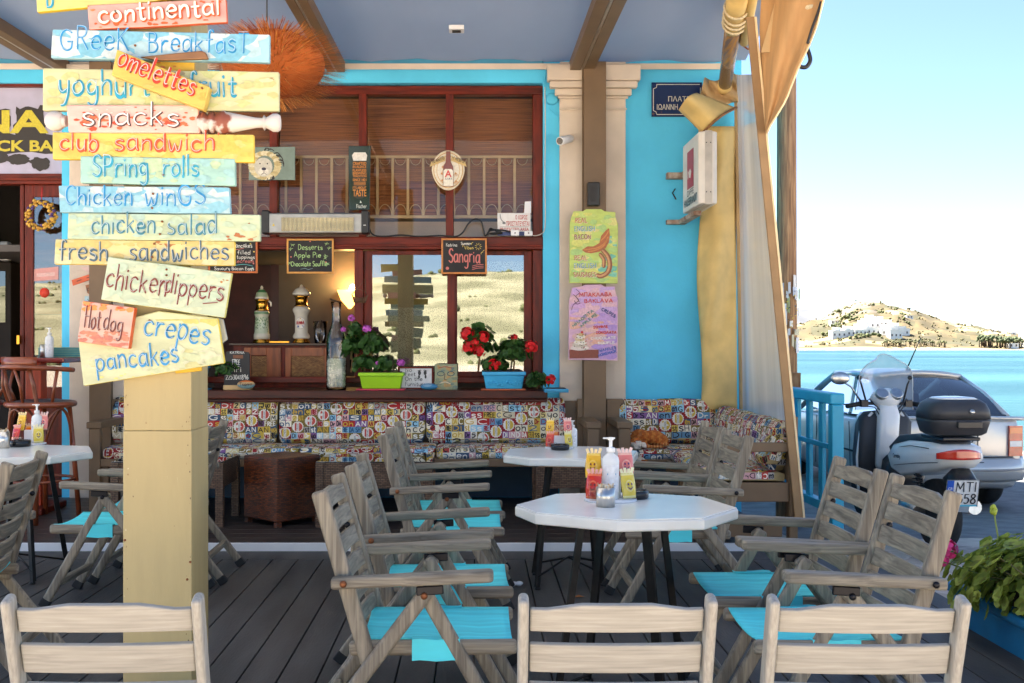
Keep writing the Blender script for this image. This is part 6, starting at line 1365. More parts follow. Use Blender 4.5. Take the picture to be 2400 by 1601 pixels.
# hanging boat basket
r = thing('boat_basket', 'tiny wire boat hanging from the window post', 'ornament', P(826, 697, 8.99)); mb = MB()
for q in range(5): mb.tube(path([(807+q*1.2, 675+q*4), (815, 684+q*2.6), (836, 684+q*2.6), (845-q*1.2, 677+q*4)], 8.99), .004, 5, c(96, 66, 36))
for q in range(8): mb.tube([P(812+q*4, 682, 8.985), P(814+q*3.6, 695, 8.985)], .003, 5, c(96, 66, 36))
mb.build('hull', m_attr, r); mb = MB(); mb.tube(path([(808, 675), (822, 664), (842, 672)], 8.99), .0025, 5, c(90, 64, 40)); mb.tube([P(840, 675, 8.99), P(838, 640, 8.99)], .003, 5, c(90, 64, 40)); mb.tube([P(838, 640, 8.99), P(812, 674, 8.99)], .002, 5, c(90, 64, 40)); mb.build('rigging', m_attr, r)
# ---------------------------------------------------------------- right edge: tarpaulin, clear curtain, awning roll, pole, fence
m_tarp = mat('ochre_tarpaulin', c(218, 186, 116), rough=.6, var=.14, scale=4, bump=.5, bscale=7, detail=8)
m_tarpd = mat('tan_canvas', c(190, 158, 112), rough=.7, var=.1, scale=4, bump=.15, bscale=8)
r = thing('tarpaulin_curtain', 'ochre tarpaulin curtain gathered at the right end of the blue wall', 'curtain', (X(1645), 9.0, FL))
def tp(u, v):
    y = 290+(940-290)*v
    a = 1606+6*math.sin(v*9)+(-3 if v < .3 else 0); b = 1688+4*v
    x = a+(b-a)*u
    yy = 8.98-.10*math.sin(u*math.pi)+.035*math.sin(v*16+u*5)*math.sin(u*math.pi)+.03*math.sin(u*7+v*4)+.02*math.sin(v*31+u*9)*(1-u)
    return P(x, y, yy)
mb = MB(); mb.grid(tp, 14, 40); mb.build('sheet', m_tarp, r, solid=.004)
def hood(u, v):   # folded flap hanging out over the light box
    a = (1558+(1612-1558)*v, 252+(306-252)*v); b = (1600+(1690-1600)*v, 214+(248-214)*v)
    q = (a[0]+(b[0]-a[0])*u, a[1]+(b[1]-a[1])*u-10*math.sin(u*math.pi)*(1-v*.3))
    return P(q[0], q[1], 8.62-.2*math.sin(u*math.pi)+.25*v*u)
mb = MB(); mb.grid(hood, 14, 12); h_ = mb.build('hood_flap', m_tarp, r, solid=.005)
mb = MB(); mb.tube([hood(1*u/8, 1)+Vector((0, -.012, 0)) for u in range(9)], .012, 6); mb.build('hem', mat('brown_hem', c(140, 96, 50)), h_)
def knot(u, v):
    q = (1618+70*u, 178+64*v+8*math.sin(u*5)); s = .04*math.sin((u*3-v*2.2)*5)
    return P(q[0]-16*(v if u < .5 else 0)+(14*v*(u-.5) if u > .5 else 0), q[1], 8.93+s)
mb = MB(); mb.grid(knot, 24, 10); mb.build('gathered_top', m_tarpd, r, solid=.01)
# rolled side awning
r = thing('rolled_side_awning', 'rolled clear and ochre awning tied under the right edge of the canopy', 'awning roll', (1.9, 8, 3.5))
ra, rb = Vector((2.10, 9.02, 3.50)), Vector((1.72, 7.0, 3.64))
def onr(t, dx=0, dz=0): return ra+(rb-ra)*t+Vector((dx, 0, dz))
mb = MB(); mb.tube([onr(.1), onr(.72)], [.055, .06], 16); mb.build('clear_roll', mat('rolled_plastic', c(96, 90, 90), rough=.2, col2=c(150, 112, 60), scale=5, stretch=(8, .7, 8), spec=.8), r)
mb = MB(); mb.tube([onr(0), onr(.1)], .06, 16); mb.build('end_sleeve', m_tarp, r)
mb = MB(); mb.tube([onr(.72), onr(1.1)], [.066, .075], 16); mb.build('end_sleeve', m_tarp, r)
mb = MB()
for t in (.76, .8, .84, .9): mb.tube([onr(t)+Vector((.08*math.cos(a), .02*math.sin(a), .08*math.sin(a))) for a in [q*.5 for q in range(13)]], .009, 6)
mb.build('rope', mat('pale_rope', c(206, 190, 156), rough=.9, var=.2, scale=60), r)
mb = MB(); mb.tube([onr(.62, .09, -.03), onr(1.15, .1, -.0)], .035, 12); mb.build('strap_roll', m_tarp, r); mb = MB(); mb.tube([onr(.62, .09, -.06), onr(.615, .12, -.08), onr(.6, .14, -.05)], .006, 6); mb.build('hook', m_rust, r)
# clear plastic side curtain with its tan hem
r = thing('clear_curtain', 'streaky clear plastic side curtain with a tan canvas hem leaning outwards', 'curtain', (2.15, 8, FL))
c0, c1, c2, c3 = P(1690, 172, 9.02), P(1702, 950, 9.02), P(1815, 985, 6.93), P(1743, 170, 6.95)
def cl(u, v):
    p = c0+(c1-c0)*v; q = c3+(c2-c3)*v; w = p+(q-p)*u; return w+Vector((.008*math.sin(u*9+v*2), 0, 0))
mb = MB(); mb.grid(cl, 24, 12); mb.build('sheet', glass_mat('hazy_plastic', (.93, .95, .96), .10, rough=.12, haze=.36, hazecol=(.74, .84, .92)), r)
s0, s1 = P(1722, 40, 6.92), P(1834, 1190, 6.92)
mb = MB(); mb.beam(s0, s1, .05, .02, (0, 1, 0)); mb.build('hem', mat('brown_canvas_hem', c(150, 118, 80), rough=.7, var=.1, bump=.1), r); mb = MB(); mb.beam(s0+Vector((.032, 0, 0)), s1+Vector((.032, 0, 0)), .013, .026, (0, 1, 0)); mb.build('piping', mat('pale_piping', c(232, 206, 160), rough=.6), r)
mb = MB(); mb.beam(P(1689, 172, 9.0), P(1702, 940, 9.0), .03, .02, (0, 1, 0)); mb.build('hem', m_tarpd, r)
# outer valance
r = thing('canvas_valance', 'orange tan canvas valance hanging outside the right end of the awning', 'valance', (1.9, 6.5, 3))
VL = [(-30, 1752, 1898), (0, 1747, 1889), (60, 1744, 1874), (105, 1745, 1856), (150, 1747, 1834), (190, 1750, 1818), (230, 1753, 1803), (270, 1756, 1779), (292, 1758, 1765), (306, 1758.6, 1759.4)]
def val(u, v):
    y = -30+336*v
    for (ya, a0, b0), (yb2, a1, b1) in zip(VL, VL[1:]):
        if ya <= y <= yb2+1e-6: t = (y-ya)/(yb2-ya); a = a0+(a1-a0)*t; b = b0+(b1-b0)*t; break
    return P(a+(b-a)*u, y, 6.88-.5*u*(1-v*.4)+.05*math.sin(u*9+v*2))
mb = MB(); mb.grid(val, 14, 26); mb.build('sheet', mat('backlit_canvas', c(186, 142, 92), rough=.7, var=.15, scale=3, stretch=(4, 4, .6)), r, solid=.008)  # sun glowing through the canvas is put into its tan colour
mb = MB(); mb.tube([val(1, v/20)+Vector((.004, -.004, 0)) for v in range(21)], .006, 5); mb.build('edge_cord', mat('pale_piping', None), r)
mb = MB()
for x0, x1, w in ((1742, 1752, 20), (1790, 1772, 26)): pass
def strapf(x0, y0, x1, y1, w, Y): mb.prism([P(x0, y0, Y), P(x0+w, y0, Y), P(x1+w, y1, Y), P(x1, y1, Y)], (0, .01, 0))
mb = MB(); strapf(1786, -20, 1748, 120, 24, 6.80); mb.build('strap', m_tarpd, r); mb = MB(); strapf(1806, 80, 1770, 218, 13, 6.79); mb.build('strap', m_tarpd, r)
mb = MB(); mb.tube([P(1812+8*math.cos(a), 62+14*math.sin(a), 6.76) for a in [q*.5 for q in range(13)]], .008, 6); mb.tube([P(1785+13*math.cos(a), 205+5*math.sin(a), 6.74) for a in [q*.5 for q in range(13)]], .007, 6); mb.tube([P(1815, 4, 6.7), P(1840, 20, 6.6), P(1880, 14, 6.5)], .02, 8); mb.build('buckle', mat('pale_rope', None), r)
mb = MB(); mb.tube(path([(1885, 4), (1876, 34), (1866, 60), (1857, 88), (1854, 100)], 6.42), .008, 6); mb.tube(path([(1851, 106), (1858, 125), (1860, 140), (1852, 153), (1840, 154), (1830, 148)], 6.5), .013, 8); mb.build('black_cord', m_black, r)
# utility pole with torn posters
r = thing('utility_pole', 'weathered brown timber pole with torn posters behind the clear curtain', 'pole', (2.97, 10.0, road_z(10)))
yp = 10.0; xp = P(1806, 0, yp).x
m_pole = mat('pole_timber', c(126, 92, 64), rough=.85, col2=c(184, 142, 100), scale=6, stretch=(9, 9, .5), bump=.5, detail=8, vein=.5)
mb = MB(); mb.tube([(xp, yp, road_z(10)-.05), (xp, yp, 4.6)], [.10, .085], 16); mb.build('trunk', m_pole, r)
mb = MB(); rg = random.Random(9)
def pol(a, z, o=0.): return Vector((xp+(.104+o)*math.sin(a), yp-(.104+o)*math.cos(a), z))
for q in range(34):
    a = rg.uniform(-1.3, 1.0); z = Z(rg.uniform(660, 815), yp); w = rg.uniform(.2, .5); h = rg.uniform(.05, .16); o = .0015+q*.0006
    vs = [pol(a+w*i/4, z+h*j+rg.uniform(-.01, .01)*(i % 2), o) for j in (0, 1) for i in range(5)]
    mb.add(vs, [(i, i+1, i+6, i+5) for i in range(4)], rg.choice((c(226, 224, 218), c(206, 206, 206), c(236, 232, 222), c(196, 206, 220), c(214, 206, 170), c(150, 160, 110), c(232, 232, 232))))
for q in range(40):
    a = rg.uniform(-1, 1.1); z = Z(rg.uniform(670, 810), yp); vs = [pol(a, z, .024), pol(a+rg.uniform(.05, .25), z, .024), pol(a+.1, z+.012, .024)]; mb.add(vs, [(0, 1, 2)], rg.choice((c(90, 96, 110), c(70, 80, 60), c(210, 190, 60), c(150, 150, 160))))
pass
mb.build('torn_poster', m_attr, r)
mb = MB(); px0 = P(1826, 0, 9.8).x; mb.box((px0-.045, 9.78, road_z(9.8)), (px0+.045, 9.86, Z(856, 9.8))); mb.build('rusty_stub', mat('rusty_timber', c(130, 78, 40), rough=.9, col2=c(170, 130, 90), scale=10, stretch=(3, 3, .8)), r, bevel=.004)
# blue fence
r = thing('blue_fence', 'turquoise blue wooden picket rail fence at the right end of the platform', 'fence', (2.72, 8.6, FL))
m_bf = mat('fence_blue', c(40, 164, 196), rough=.45, var=.07, scale=4, bump=.05)
xf2 = 2.735
mb = MB(); mb.box((xf2-.055, 8.06, .90), (xf2+.055, 10.9, .985)); mb.build('top_rail', m_bf, r, bevel=.012)
mb = MB(); mb.box((xf2-.04, 8.1, .06), (xf2+.04, 10.9, .13)); mb.build('bottom_rail', m_bf, r, bevel=.008)
for y, w in ((8.1, .05), (8.42, .03), (8.74, .03), (9.06, .03), (9.38, .03), (9.7, .03), (10.02, .03), (10.34, .03), (10.66, .03), (10.9, .05)):
    mb = MB(); mb.box((xf2-.045, y-w, -.2), (xf2+.045, y+w, .899)) if w > .04 else mb.box((xf2-.018, y-.045, .1), (xf2+.018, y+.045, .899)); mb.build('end_post' if w > .04 else 'picket', m_bf, r, bevel=.008)
mb = MB(); mb.box((xf2-.03, 8.2, .55), (xf2-.0, 10.8, .59)); mb.build('mid_rail', m_bf, r, bevel=.006)

# ---------------------------------------------------------------- vehicles
m_sil = mat('silver_paint', c(200, 196, 190), rough=.28, metal=.35, var=.04, scale=3, coat=.5)
m_tyre = mat('tyre_rubber', c(36, 35, 34), rough=.8, var=.2, scale=30, bump=.2)
m_cgl = glass_mat('car_glass', (.10, .14, .15), .22)
m_red = mat('red_lens', c(196, 40, 22), rough=.12, var=.15, scale=14, coat=.8)
m_amb = mat('amber_lens', c(226, 110, 40), rough=.12, var=.1, coat=.8)
m_blk = mat('satin_black', c(34, 34, 36), rough=.35, var=.15, scale=8)
m_wp = mat('white_panel', c(232, 232, 228), rough=.25, var=.04, scale=5, coat=.4)
CX, CY = 4.285, 11.3; CZ = road_z(11.5)
car = thing('parked_car', 'silver three door hatchback parked facing the sea with its rear to the camera', 'car', (CX+.82, CY+2, CZ))
W2 = .77
def sec(y, w, zs_): return [(w*a, y, z) for a, z in zs_]
# lower body: half widths and heights down its length (rear 0 -> front 4.1)
ST_ = [(0.0, .86, .30, .96, .80), (.04, .95, .27, 1.0, .86), (.25, 1.0, .22, .985, .9), (.9, 1.0, .2, .955, .92), (2.0, 1.0, .2, .93, .93), (3.0, 1.0, .22, .90, .92), (3.7, .96, .24, .82, .9), (4.05, .86, .28, .70, .86), (4.15, .74, .34, .6, .8)]
def ring(y, k, zb, zt, tw):
    w = W2*k; pts = [(w*.9, zb), (w, zb+.12), (w*1.0, zb+(zt-zb)*.55), (w*.985, zb+(zt-zb)*.8), (w*tw*1.04 if tw > .9 else w*.95, zt-.02), (w*.88, zt), (w*.4, zt+.015)]
    return [Vector((CX+W2+a, CY+y, CZ+z)) for a, z in pts]+[Vector((CX+W2-a, CY+y, CZ+z)) for a, z in pts[::-1]]
mb = MB(); rs_ = [ring(*q) for q in ST_]; n = len(rs_[0]); vs = sum(rs_, [])
mb.add(vs, [(i*n+k, i*n+(k+1) % n, (i+1)*n+(k+1) % n, (i+1)*n+k) for i in range(len(rs_)-1) for k in range(n)]+[list(range(n))[::-1], [(len(rs_)-1)*n+k for k in range(n)]], smooth=True)
body = mb.build('body', m_sil, car, bevel=.02); 
def cp(x, y, z): return Vector((CX+W2+x*W2, CY+y, CZ+z))
roof = [(-.66, .95, 1.40), (.66, .95, 1.40), (.66, 2.15, 1.42), (-.66, 2.15, 1.42)]; belt = [(-.86, .18, 1.0), (.86, .18, 1.0), (.9, 3.05, .93), (-.9, 3.05, .93)]
R4 = [cp(*p) for p in roof]; B4 = [cp(*p) for p in belt]
mb = MB(); 
def roofp(u, v): 
    p = R4[0]+(R4[1]-R4[0])*u; q = R4[3]+(R4[2]-R4[3])*u; w = p+(q-p)*v; return w+Vector((0, 0, .045*(1-(2*u-1)**2)+.02*math.sin(v*math.pi)))
mb.grid(roofp, 12, 10); mb.build('roof', m_sil, car, solid=.03)
def pillar(a, b, w): mb = MB(); mb.tube([a, (a+b)/2+Vector((0, 0, .035)), b], w, 8); return mb.build('roof_pillar', m_sil, car)
def arc_(a, b, k=.035): return (a+b)/2+Vector((0, 0, k))
for i in range(4): pillar(R4[i], B4[i], .035)
for s, i, j in ((-1, 0, 3), (1, 1, 2)):
    mb = MB(); mb.tube([R4[i], arc_(R4[i], R4[j], .025), R4[j]], .035, 8); mb.build('roof_rail', m_sil, car)
    bp_t = R4[i]+(R4[j]-R4[i])*.42; bp_b = B4[i]+(B4[j]-B4[i])*.36
    mb = MB(); mb.beam(bp_t, bp_b, .07, .03, (s, 0, 0)); mb.build('roof_pillar', m_sil, car)
    mb = MB(); mb.add([B4[i], bp_b, bp_t, arc_(R4[i], B4[i], .0), R4[i]][:2]+[bp_t, R4[i]], [(0, 1, 2, 3)]); mb.build('side_window', m_cgl, car)
    mb = MB(); mb.add([bp_b, B4[j], R4[j], bp_t], [(0, 1, 2, 3)]); mb.build('side_window', m_cgl, car)
def rg_(u, v):
    p = B4[0]+(B4[1]-B4[0])*u; q = R4[0]+(R4[1]-R4[0])*u; w = p+(q-p)*v; return w+Vector((0, -.05*(1-(2*u-1)**2)-.05*math.sin(v*math.pi), .03*math.sin(v*math.pi)+.045*(1-(2*u-1)**2)*v))
mb = MB(); mb.grid(rg_, 12, 8); mb.build('rear_window', m_cgl, car)
mb = MB(); mb.add([B4[3], B4[2], R4[2], R4[3]], [(0, 1, 2, 3)]); mb.build('windscreen', m_cgl, car)
mb = MB(); mb.tube([rg_(u/12, 1.03)+Vector((0, -.04, 0)) for u in range(13)], .032, 8); mb.build('roof_spoiler', m_sil, car)
mb = MB(); mb.tube([rg_(.02+.96*u/12, .02)+Vector((0, -.03, .0)) for u in range(13)], .02, 8); mb.build('window_trim', m_blk, car)
# tailgate spoiler lip, shut lines, bumper
def rear(x, z, o=0.): return cp(x, -.005-o+.06*abs(x)**3, z)
mb = MB(); mb.tube([rear(x/10*.98, 1.015-.02*abs(x/10), .03) for x in range(-10, 11)], .022, 8); mb.build('lip_spoiler', m_sil, car)
mb = MB()
def bmp(u, v): x = -1.02+2.04*u; return cp(x, -.06-.06*math.sin(v*math.pi)+.16*abs(x)**4, .34+.24*v)
mb.grid(bmp, 24, 8); mb.build('rear_bumper', m_sil, car, solid=.03)
mb = MB(); mb.tube([bmp(u/24, .5)+Vector((0, -.012, 0)) for u in range(25)], .014, 6); mb.build('bumper_strip', mat('grey_strip', c(150, 146, 142), rough=.5), car)
mb = MB()
for pts in ([(-.72, .93), (-.72, .64), (-.66, .59), (.66, .59), (.72, .64), (.72, .93)],):
    mb.tube([rear(a, b, .006) for a, b in pts], .006, 5)
mb.tube([rear(-.34, .86, .004), rear(-.34, .70, .004), rear(.34, .70, .004), rear(.34, .86, .004)], .006, 5); mb.build('shut_line', m_blk, car)
for s in (-1, 1):
    mb = MB(); vs = [rear(s*(.76+.2*u), .60+.32*v, .022) for v in (0, .33, .66, 1) for u in (0, .5, 1)]
    mb.add(vs, [(j*3+i, j*3+i+1, j*3+i+4, j*3+i+3) for j in range(3) for i in range(2)]); o = mb.build('tail_light', m_red, car, solid=.04)
    mb = MB(); vs = [rear(s*(.77+.18*u), .70+.06*v, .046) for v in (0, 1) for u in (0, .5, 1)]; mb.add(vs, [(0, 1, 4, 3), (1, 2, 5, 4)]); mb.build('reversing_lens', m_wp, o); mb = MB(); vs = [rear(s*(.77+.18*u), .84+.06*v, .046) for v in (0, 1) for u in (0, .5, 1)]; mb.add(vs, [(0, 1, 4, 3), (1, 2, 5, 4)]); mb.build('indicator_lens', m_amb, o)
mb = MB(); vs = [rear(a*.3, .72+.1*b, .01) for b in (0, 1) for a in (-1, 1)]; mb.add(vs, [(0, 1, 3, 2)], c(216, 214, 206)); o = mb.build('number_plate', m_attr, car, solid=.01)
mpc = lambda x, y, o_=0.: rear(x, y, .018+o_)
mb = MB(); mpt = lambda x, y, o_=0.: rear(x, -y, .018+o_); font_text(mb, '25', mpt, .1, -.80, .27, -.74, c(40, 40, 44)); mb.build('plate_lettering', m_let, o)
mb = MB(); mb.tube([bmp(u/24, 1)+Vector((0, -.012, .012)) for u in range(25)], .006, 5); mb.build('bumper_gap', m_blk, car)
mb = MB(); mb.tube([rg_(.5, .03)+Vector((0, -.035, .01)), rg_(.42, .12)+Vector((0, -.03, .01)), rg_(.26, .2)+Vector((0, -.02, .01))], [.012, .008, .005], 6); mb.build('rear_wiper', m_blk, car)
mb = MB(); mb.lathe([(.04, 0), (.04, .006), (0, .008)], rear(0, .90, .004), 18, M=Matrix.Rotation(R(90), 3, 'X')); mb.build('badge', m_metal, car)
mb = MB(); mb.tube([cp(-1.0, .9, .35), cp(-1.0, .95, .9)], .005, 5); mb.tube([cp(-1.0, 2.15, .3), cp(-1.0, 2.1, .9)], .005, 5); mb.tube([cp(-1.01, .3, .58), cp(-1.012, 3.0, .56)], .012, 5); mb.build('door_gap', m_blk, car)
mb = MB(); ant = cp(-.12, 1.0, 1.46); mb.tube([ant, ant+Vector((.05, -.02, .03))], [.03, .012], 8); mb.tube([ant+Vector((.0, 0, .02)), ant+Vector((.13, -.1, .40))], [.008, .005], 6); mb.build('aerial', m_blk, car)
def wheel(par, cen, rad, wid, rim_m, ax=(1, 0, 0), name='wheel', rimr=.62):
    Mx = Vector(ax).to_track_quat('Z', 'Y').to_matrix()
    mb = MB(); a = wid/2; mb.lathe([(rad*rimr, -a*.9), (rad*.9, -a), (rad*.975, -a*.72), (rad, -a*.3), (rad, a*.3), (rad*.975, a*.72), (rad*.9, a), (rad*rimr, a*.9)], cen, 36, M=Mx)
    w = mb.build(name, m_tyre, par)
    mb = MB(); mb.lathe([(rad*rimr, -a*.85), (rad*rimr, a*.85)], cen, 28, M=Mx); mb.lathe([(0, -a*.3), (rad*.16, -a*.3), (rad*.16, a*.5), (0, a*.5)], cen, 12, M=Mx)
    for q in range(5):
        t = q*2*math.pi/5; d = Mx @ Vector((math.cos(t), math.sin(t), 0)); mb.beam(Vector(cen), Vector(cen)+d*rad*rimr*.98, rad*.13, wid*.35, Mx @ Vector((0, 0, 1)))
    mb.build('rim', rim_m, w); return w
for x in (-.84, .84):
    for y in (.66, 3.3): wheel(car, cp(x, y, .30), .30, .19, m_metal)
mb = MB(); mb.tube([cp(-.55, -.05, .24), cp(-.55, .5, .26)], .03, 10); mb.build('exhaust', m_rust, car)
mb = MB(); q = cp(-1.09, 2.85, .98); mb.ball(q, (.1, .06, .07), 12, 8); mb.build('wing_mirror', m_sil, car)
for x in (-.4, .4):
    mb = MB(); mb.box(tuple(cp(x-.22, 1.9, .7)), tuple(cp(x+.22, 2.05, 1.18)), taper=.8); mb.box(tuple(cp(x-.12, 1.95, 1.2)), tuple(cp(x+.12, 2.03, 1.34))); mb.build('seat_back', m_blk, car, bevel=.03)
# a second car's tail just shows beyond the pole
c2_ = thing('parked_car', 'dark blue car beyond the timber pole, only a sliver of its side showing', 'car', (3.3, 13.3, CZ))
mb = MB(); prof = [(0, .3), (.05, .95), (.3, 1.05), (.75, 1.42), (2.0, 1.45), (2.8, 1.0), (3.9, .85), (4.1, .6), (4.1, .3)]
mb.prism([Vector((2.0, 13.6+a, CZ+b)) for a, b in prof], (1.7, 0, 0)); mb.build('body', mat('dark_blue_paint', c(46, 84, 110), rough=.25, coat=.5, var=.05), c2_, bevel=.12, seg=4)
for y in (14.3, 16.9):
    for x in (2.1, 3.62): wheel(c2_, (x, y, CZ+.3), .3, .18, m_metal)

# scooter
SX, SY = 3.525, 8.12; SZ = road_z(8.1); SA = R(2)
sc_ = thing('scooter', 'white and grey motor scooter with a top box and windscreen parked by the blue fence', 'scooter', (SX, SY, SZ))
MS = Matrix.Translation((SX, SY, SZ)) @ Matrix.Rotation(SA, 4, 'Z')
def sp(x, y, z): return MS @ Vector((x, y, z))     # y forward from the rear axle
def sdir(x, y, z): return MS.to_3x3() @ Vector((x, y, z))
def sides(prof, w, col=(1, 1, 1), w_in=.0): 
    """profile [(y, z)] across the machine, from -w to w, narrowed at its rim"""
    mb = MB(); vs = []
    cy_ = sum(p[0] for p in prof)/len(prof); cz_ = sum(p[1] for p in prof)/len(prof); n = len(prof)
    for k, (xx, sh) in enumerate(((-w, .82), (-w*.8, .97), (-w*.3, 1.0), (w*.3, 1.0), (w*.8, .97), (w, .82))):
        vs += [sp(xx, cy_+(a-cy_)*sh, cz_+(b-cz_)*sh) for a, b in prof]
    fs = [(k*n+i, k*n+(i+1) % n, (k+1)*n+(i+1) % n, (k+1)*n+i) for k in range(5) for i in range(n)]+[list(range(n))[::-1], [5*n+i for i in range(n)]]
    mb.add(vs, fs, col, True); return mb
wheel(sc_, tuple(sp(0, 0, .27)), .27, .13, m_blk, tuple(sdir(1, 0, 0)), 'rear_wheel', .6)
wheel(sc_, tuple(sp(0, 1.34, .27)), .27, .11, m_blk, tuple(sdir(1, 0, 0)), 'front_wheel', .6)
sides([(-.42, .74), (-.30, .66), (0, .58), (.35, .52), (.55, .56), (.62, .66), (.5, .76), (.2, .82), (-.2, .84), (-.38, .82)], .17).build('tail_panel', m_wp, sc_, weld=True)
sides([(-.30, .80), (-.05, .80), (.35, .74), (.6, .66), (.66, .72), (.45, .84), (.1, .88), (-.28, .87)], .135).build('saddle', mat('black_vinyl', c(30, 30, 34), rough=.45, bump=.1), sc_, weld=True)
sides([(.48, .56), (.60, .30), (1.0, .26), (1.06, .32), (.75, .36), (.66, .66)], .15).build('floor_panel', m_blk, sc_, weld=True)
sides([(1.0, .28), (1.12, .30), (1.16, .6), (1.08, .92), (1.0, 1.0), (.94, .95), (.98, .6)], .22).build('leg_shield', mat('dark_grey_plastic', c(52, 52, 54), rough=.5, var=.1), sc_, weld=True)
sides([(.93, .52), (.99, .48), (1.05, .7), (1.0, 1.02), (.92, 1.08), (.86, 1.0), (.90, .72)], .085).build('steering_column_cover', m_wp, sc_, weld=True)
sides([(1.1, .45), (1.25, .5), (1.3, .75), (1.2, .98), (1.1, .98)], .16).build('front_fairing', m_wp, sc_, weld=True)
mb = MB(); mb.lathe([(.035, 0), (.035, .012), (.02, .018), (0, .018)], sp(0, .895, .60), 16, M=MS.to_3x3() @ Matrix.Rotation(R(90), 3, 'X')); mb.build('ignition_lock', m_blk, sc_)
mb = MB(); mb.ball(sp(0, .97, 1.10), (.13, .10, .09), 16, 10, M=MS.to_3x3()); mb.build('handlebar_cover', m_wp, sc_)
for x in (-.062, .062):
    mb = MB(); Mg = MS.to_3x3() @ Matrix.Rotation(R(52), 3, 'X'); mb.lathe([(.052, -.02), (.054, .012), (.046, .016)], sp(x, .895, 1.145), 20, M=Mg); g_ = mb.build('gauge', m_metal, sc_); mb = MB(); mb.lathe([(.045, .0), (.045, .013), (0, .013)], sp(x, .895, 1.145), 20, c(70, 84, 96), M=Mg); mb.build('dial', m_gloss, g_)
mb = MB(); mb.tube([sp(-.36, .90, 1.04), sp(-.2, .97, 1.06), sp(.2, .97, 1.06), sp(.36, .90, 1.04)], .014, 8); mb.build('handlebar', m_blk, sc_)
for s in (-1, 1):
    mb = MB(); mb.tube([sp(s*.22, .965, 1.058), sp(s*.36, .90, 1.04)], .02, 10); mb.build('grip', m_rub, sc_)
    mb = MB(); mb.box((-.03, -.03, -.03), (.03, .03, .03), M=Matrix.Translation(sp(s*.19, .965, 1.06)) @ MS.to_3x3().to_4x4()); mb.tube([sp(s*.2, 1.0, 1.06), sp(s*.36, .98, 1.05)], .007, 6); mb.build('switch_block', m_blk, sc_, bevel=.008)
    mb = MB(); mb.tube([sp(s*.16, .985, 1.07), sp(s*.2, .99, 1.22), sp(s*.22, .985, 1.27)], .008, 6); mb.ball(sp(s*.22, .985, 1.28), (.024, .024, .024), 10, 6); mb.build('screen_stay', m_blk, sc_)
def scr(u, v): a = -1+2*u; w = .25*(1-.12*v)*math.sqrt(max(.0, 1-max(0, (v-.62)/.38)**2.4*.82)); return sp(a*w, 1.0+.08*(1-a*a)+.0*v-.06*v, 1.0+.48*v-.05*a*a*v)
mb = MB(); mb.grid(scr, 16, 14); mb.build('windscreen', glass_mat('scooter_screen', (.86, .88, .88), .10, haze=.4, hazecol=(.7, .73, .74)), sc_)
mb = MB(); mb.tube([scr(0, v/12) for v in range(13)]+[scr(u/12, 1) for u in range(1, 13)]+[scr(1, 1-v/12) for v in range(1, 13)], .004, 5); mb.build('screen_edge', mat('screen_edge', c(190, 196, 198), rough=.2), sc_)
mb = MB()
for s in (-1, 1):
    mb.tube([sp(s*.2, .97, 1.05), sp(s*.16, .92, 1.10), sp(s*.07, .9, 1.0)], .006, 5); mb.tube([sp(s*.18, .98, 1.04), sp(s*.12, .9, 1.03), sp(s*.06, .9, .93)], .005, 5)
mb.build('brake_cable', m_blk, sc_)
for s in (-1, 1):
    mb = MB(); mb.tube([sp(s*.222, 1.0, .32), sp(s*.226, 1.02, .6), sp(s*.205, .98, .88), sp(s*.12, .95, .985)], .012, 6); mb.build('leg_shield_trim', m_wp, sc_)
    mb = MB(); mb.tube([sp(s*.172, -.34, .70), sp(s*.176, 0, .66), sp(s*.174, .4, .60)], .003, 5); mb.tube([sp(s*.172, -.2, .79), sp(s*.174, .1, .785), sp(s*.165, .4, .74)], .003, 5); mb.build('panel_gap', m_blk, sc_)
mb = MB(); mc_ = sp(-.40, .95, 1.275); mb.ball(mc_, (.085, .022, .055), 16, 10, M=MS.to_3x3()); mb.build('mirror', m_metal, sc_); mb = MB(); mb.tube([sp(-.21, .965, 1.07), sp(-.3, .96, 1.2), sp(-.38, .955, 1.25)], .008, 6); mb.build('mirror_stem', m_metal, sc_)
# top box
def boxring(z, k, kk): return [sp(x*k, -.22+y*kk, z) for x, y in [(.235*math.copysign(abs(math.cos(t))**.5, math.cos(t)), .19*math.copysign(abs(math.sin(t))**.55, math.sin(t))) for t in [q*2*math.pi/28 for q in range(28)]]]
def stack(rings): 
    mb = MB(); n = len(rings[0]); mb.add(sum(rings, []), [(i*n+k, i*n+(k+1) % n, (i+1)*n+(k+1) % n, (i+1)*n+k) for i in range(len(rings)-1) for k in range(n)]+[list(range(n))[::-1], [(len(rings)-1)*n+k for k in range(n)]], (1, 1, 1), True); return mb
stack([boxring(.895, .78, .7), boxring(.915, .9, .88), boxring(1.0, 1.0, 1.0), boxring(1.015, 1.0, 1.0)]).build('top_box', mat('dark_grey_plastic', None), sc_)
lid = stack([boxring(1.019, 1.01, 1.01), boxring(1.08, .98, .98), boxring(1.13, .88, .9), boxring(1.16, .7, .72)]).build('top_box_lid', mat('dark_grey_plastic', None), sc_)
stack([boxring(1.1605, .66, .68), boxring(1.172, .56, .6), boxring(1.178, .3, .35)]).build('lid_panel', m_wp, lid)
mb = MB(); mb.box((-.09, -.0, .0), (.09, .02, .05), M=MS @ Matrix.Translation((.03, -.425, .955))); mb.build('latch', m_blk, lid, bevel=.006); mb = MB(); mb.lathe([(.018, 0), (.018, .008), (0, .008)], sp(.05, -.408, 1.075), 14, M=MS.to_3x3() @ Matrix.Rotation(R(80), 3, 'X')); mb.build('lock', m_metal, lid)
mb = MB(); mb.box((-.14, -.36, .86), (.14, .0, .885), M=MS); mb.build('rack', m_blk, sc_, bevel=.008)
mb = MB(); vs = []
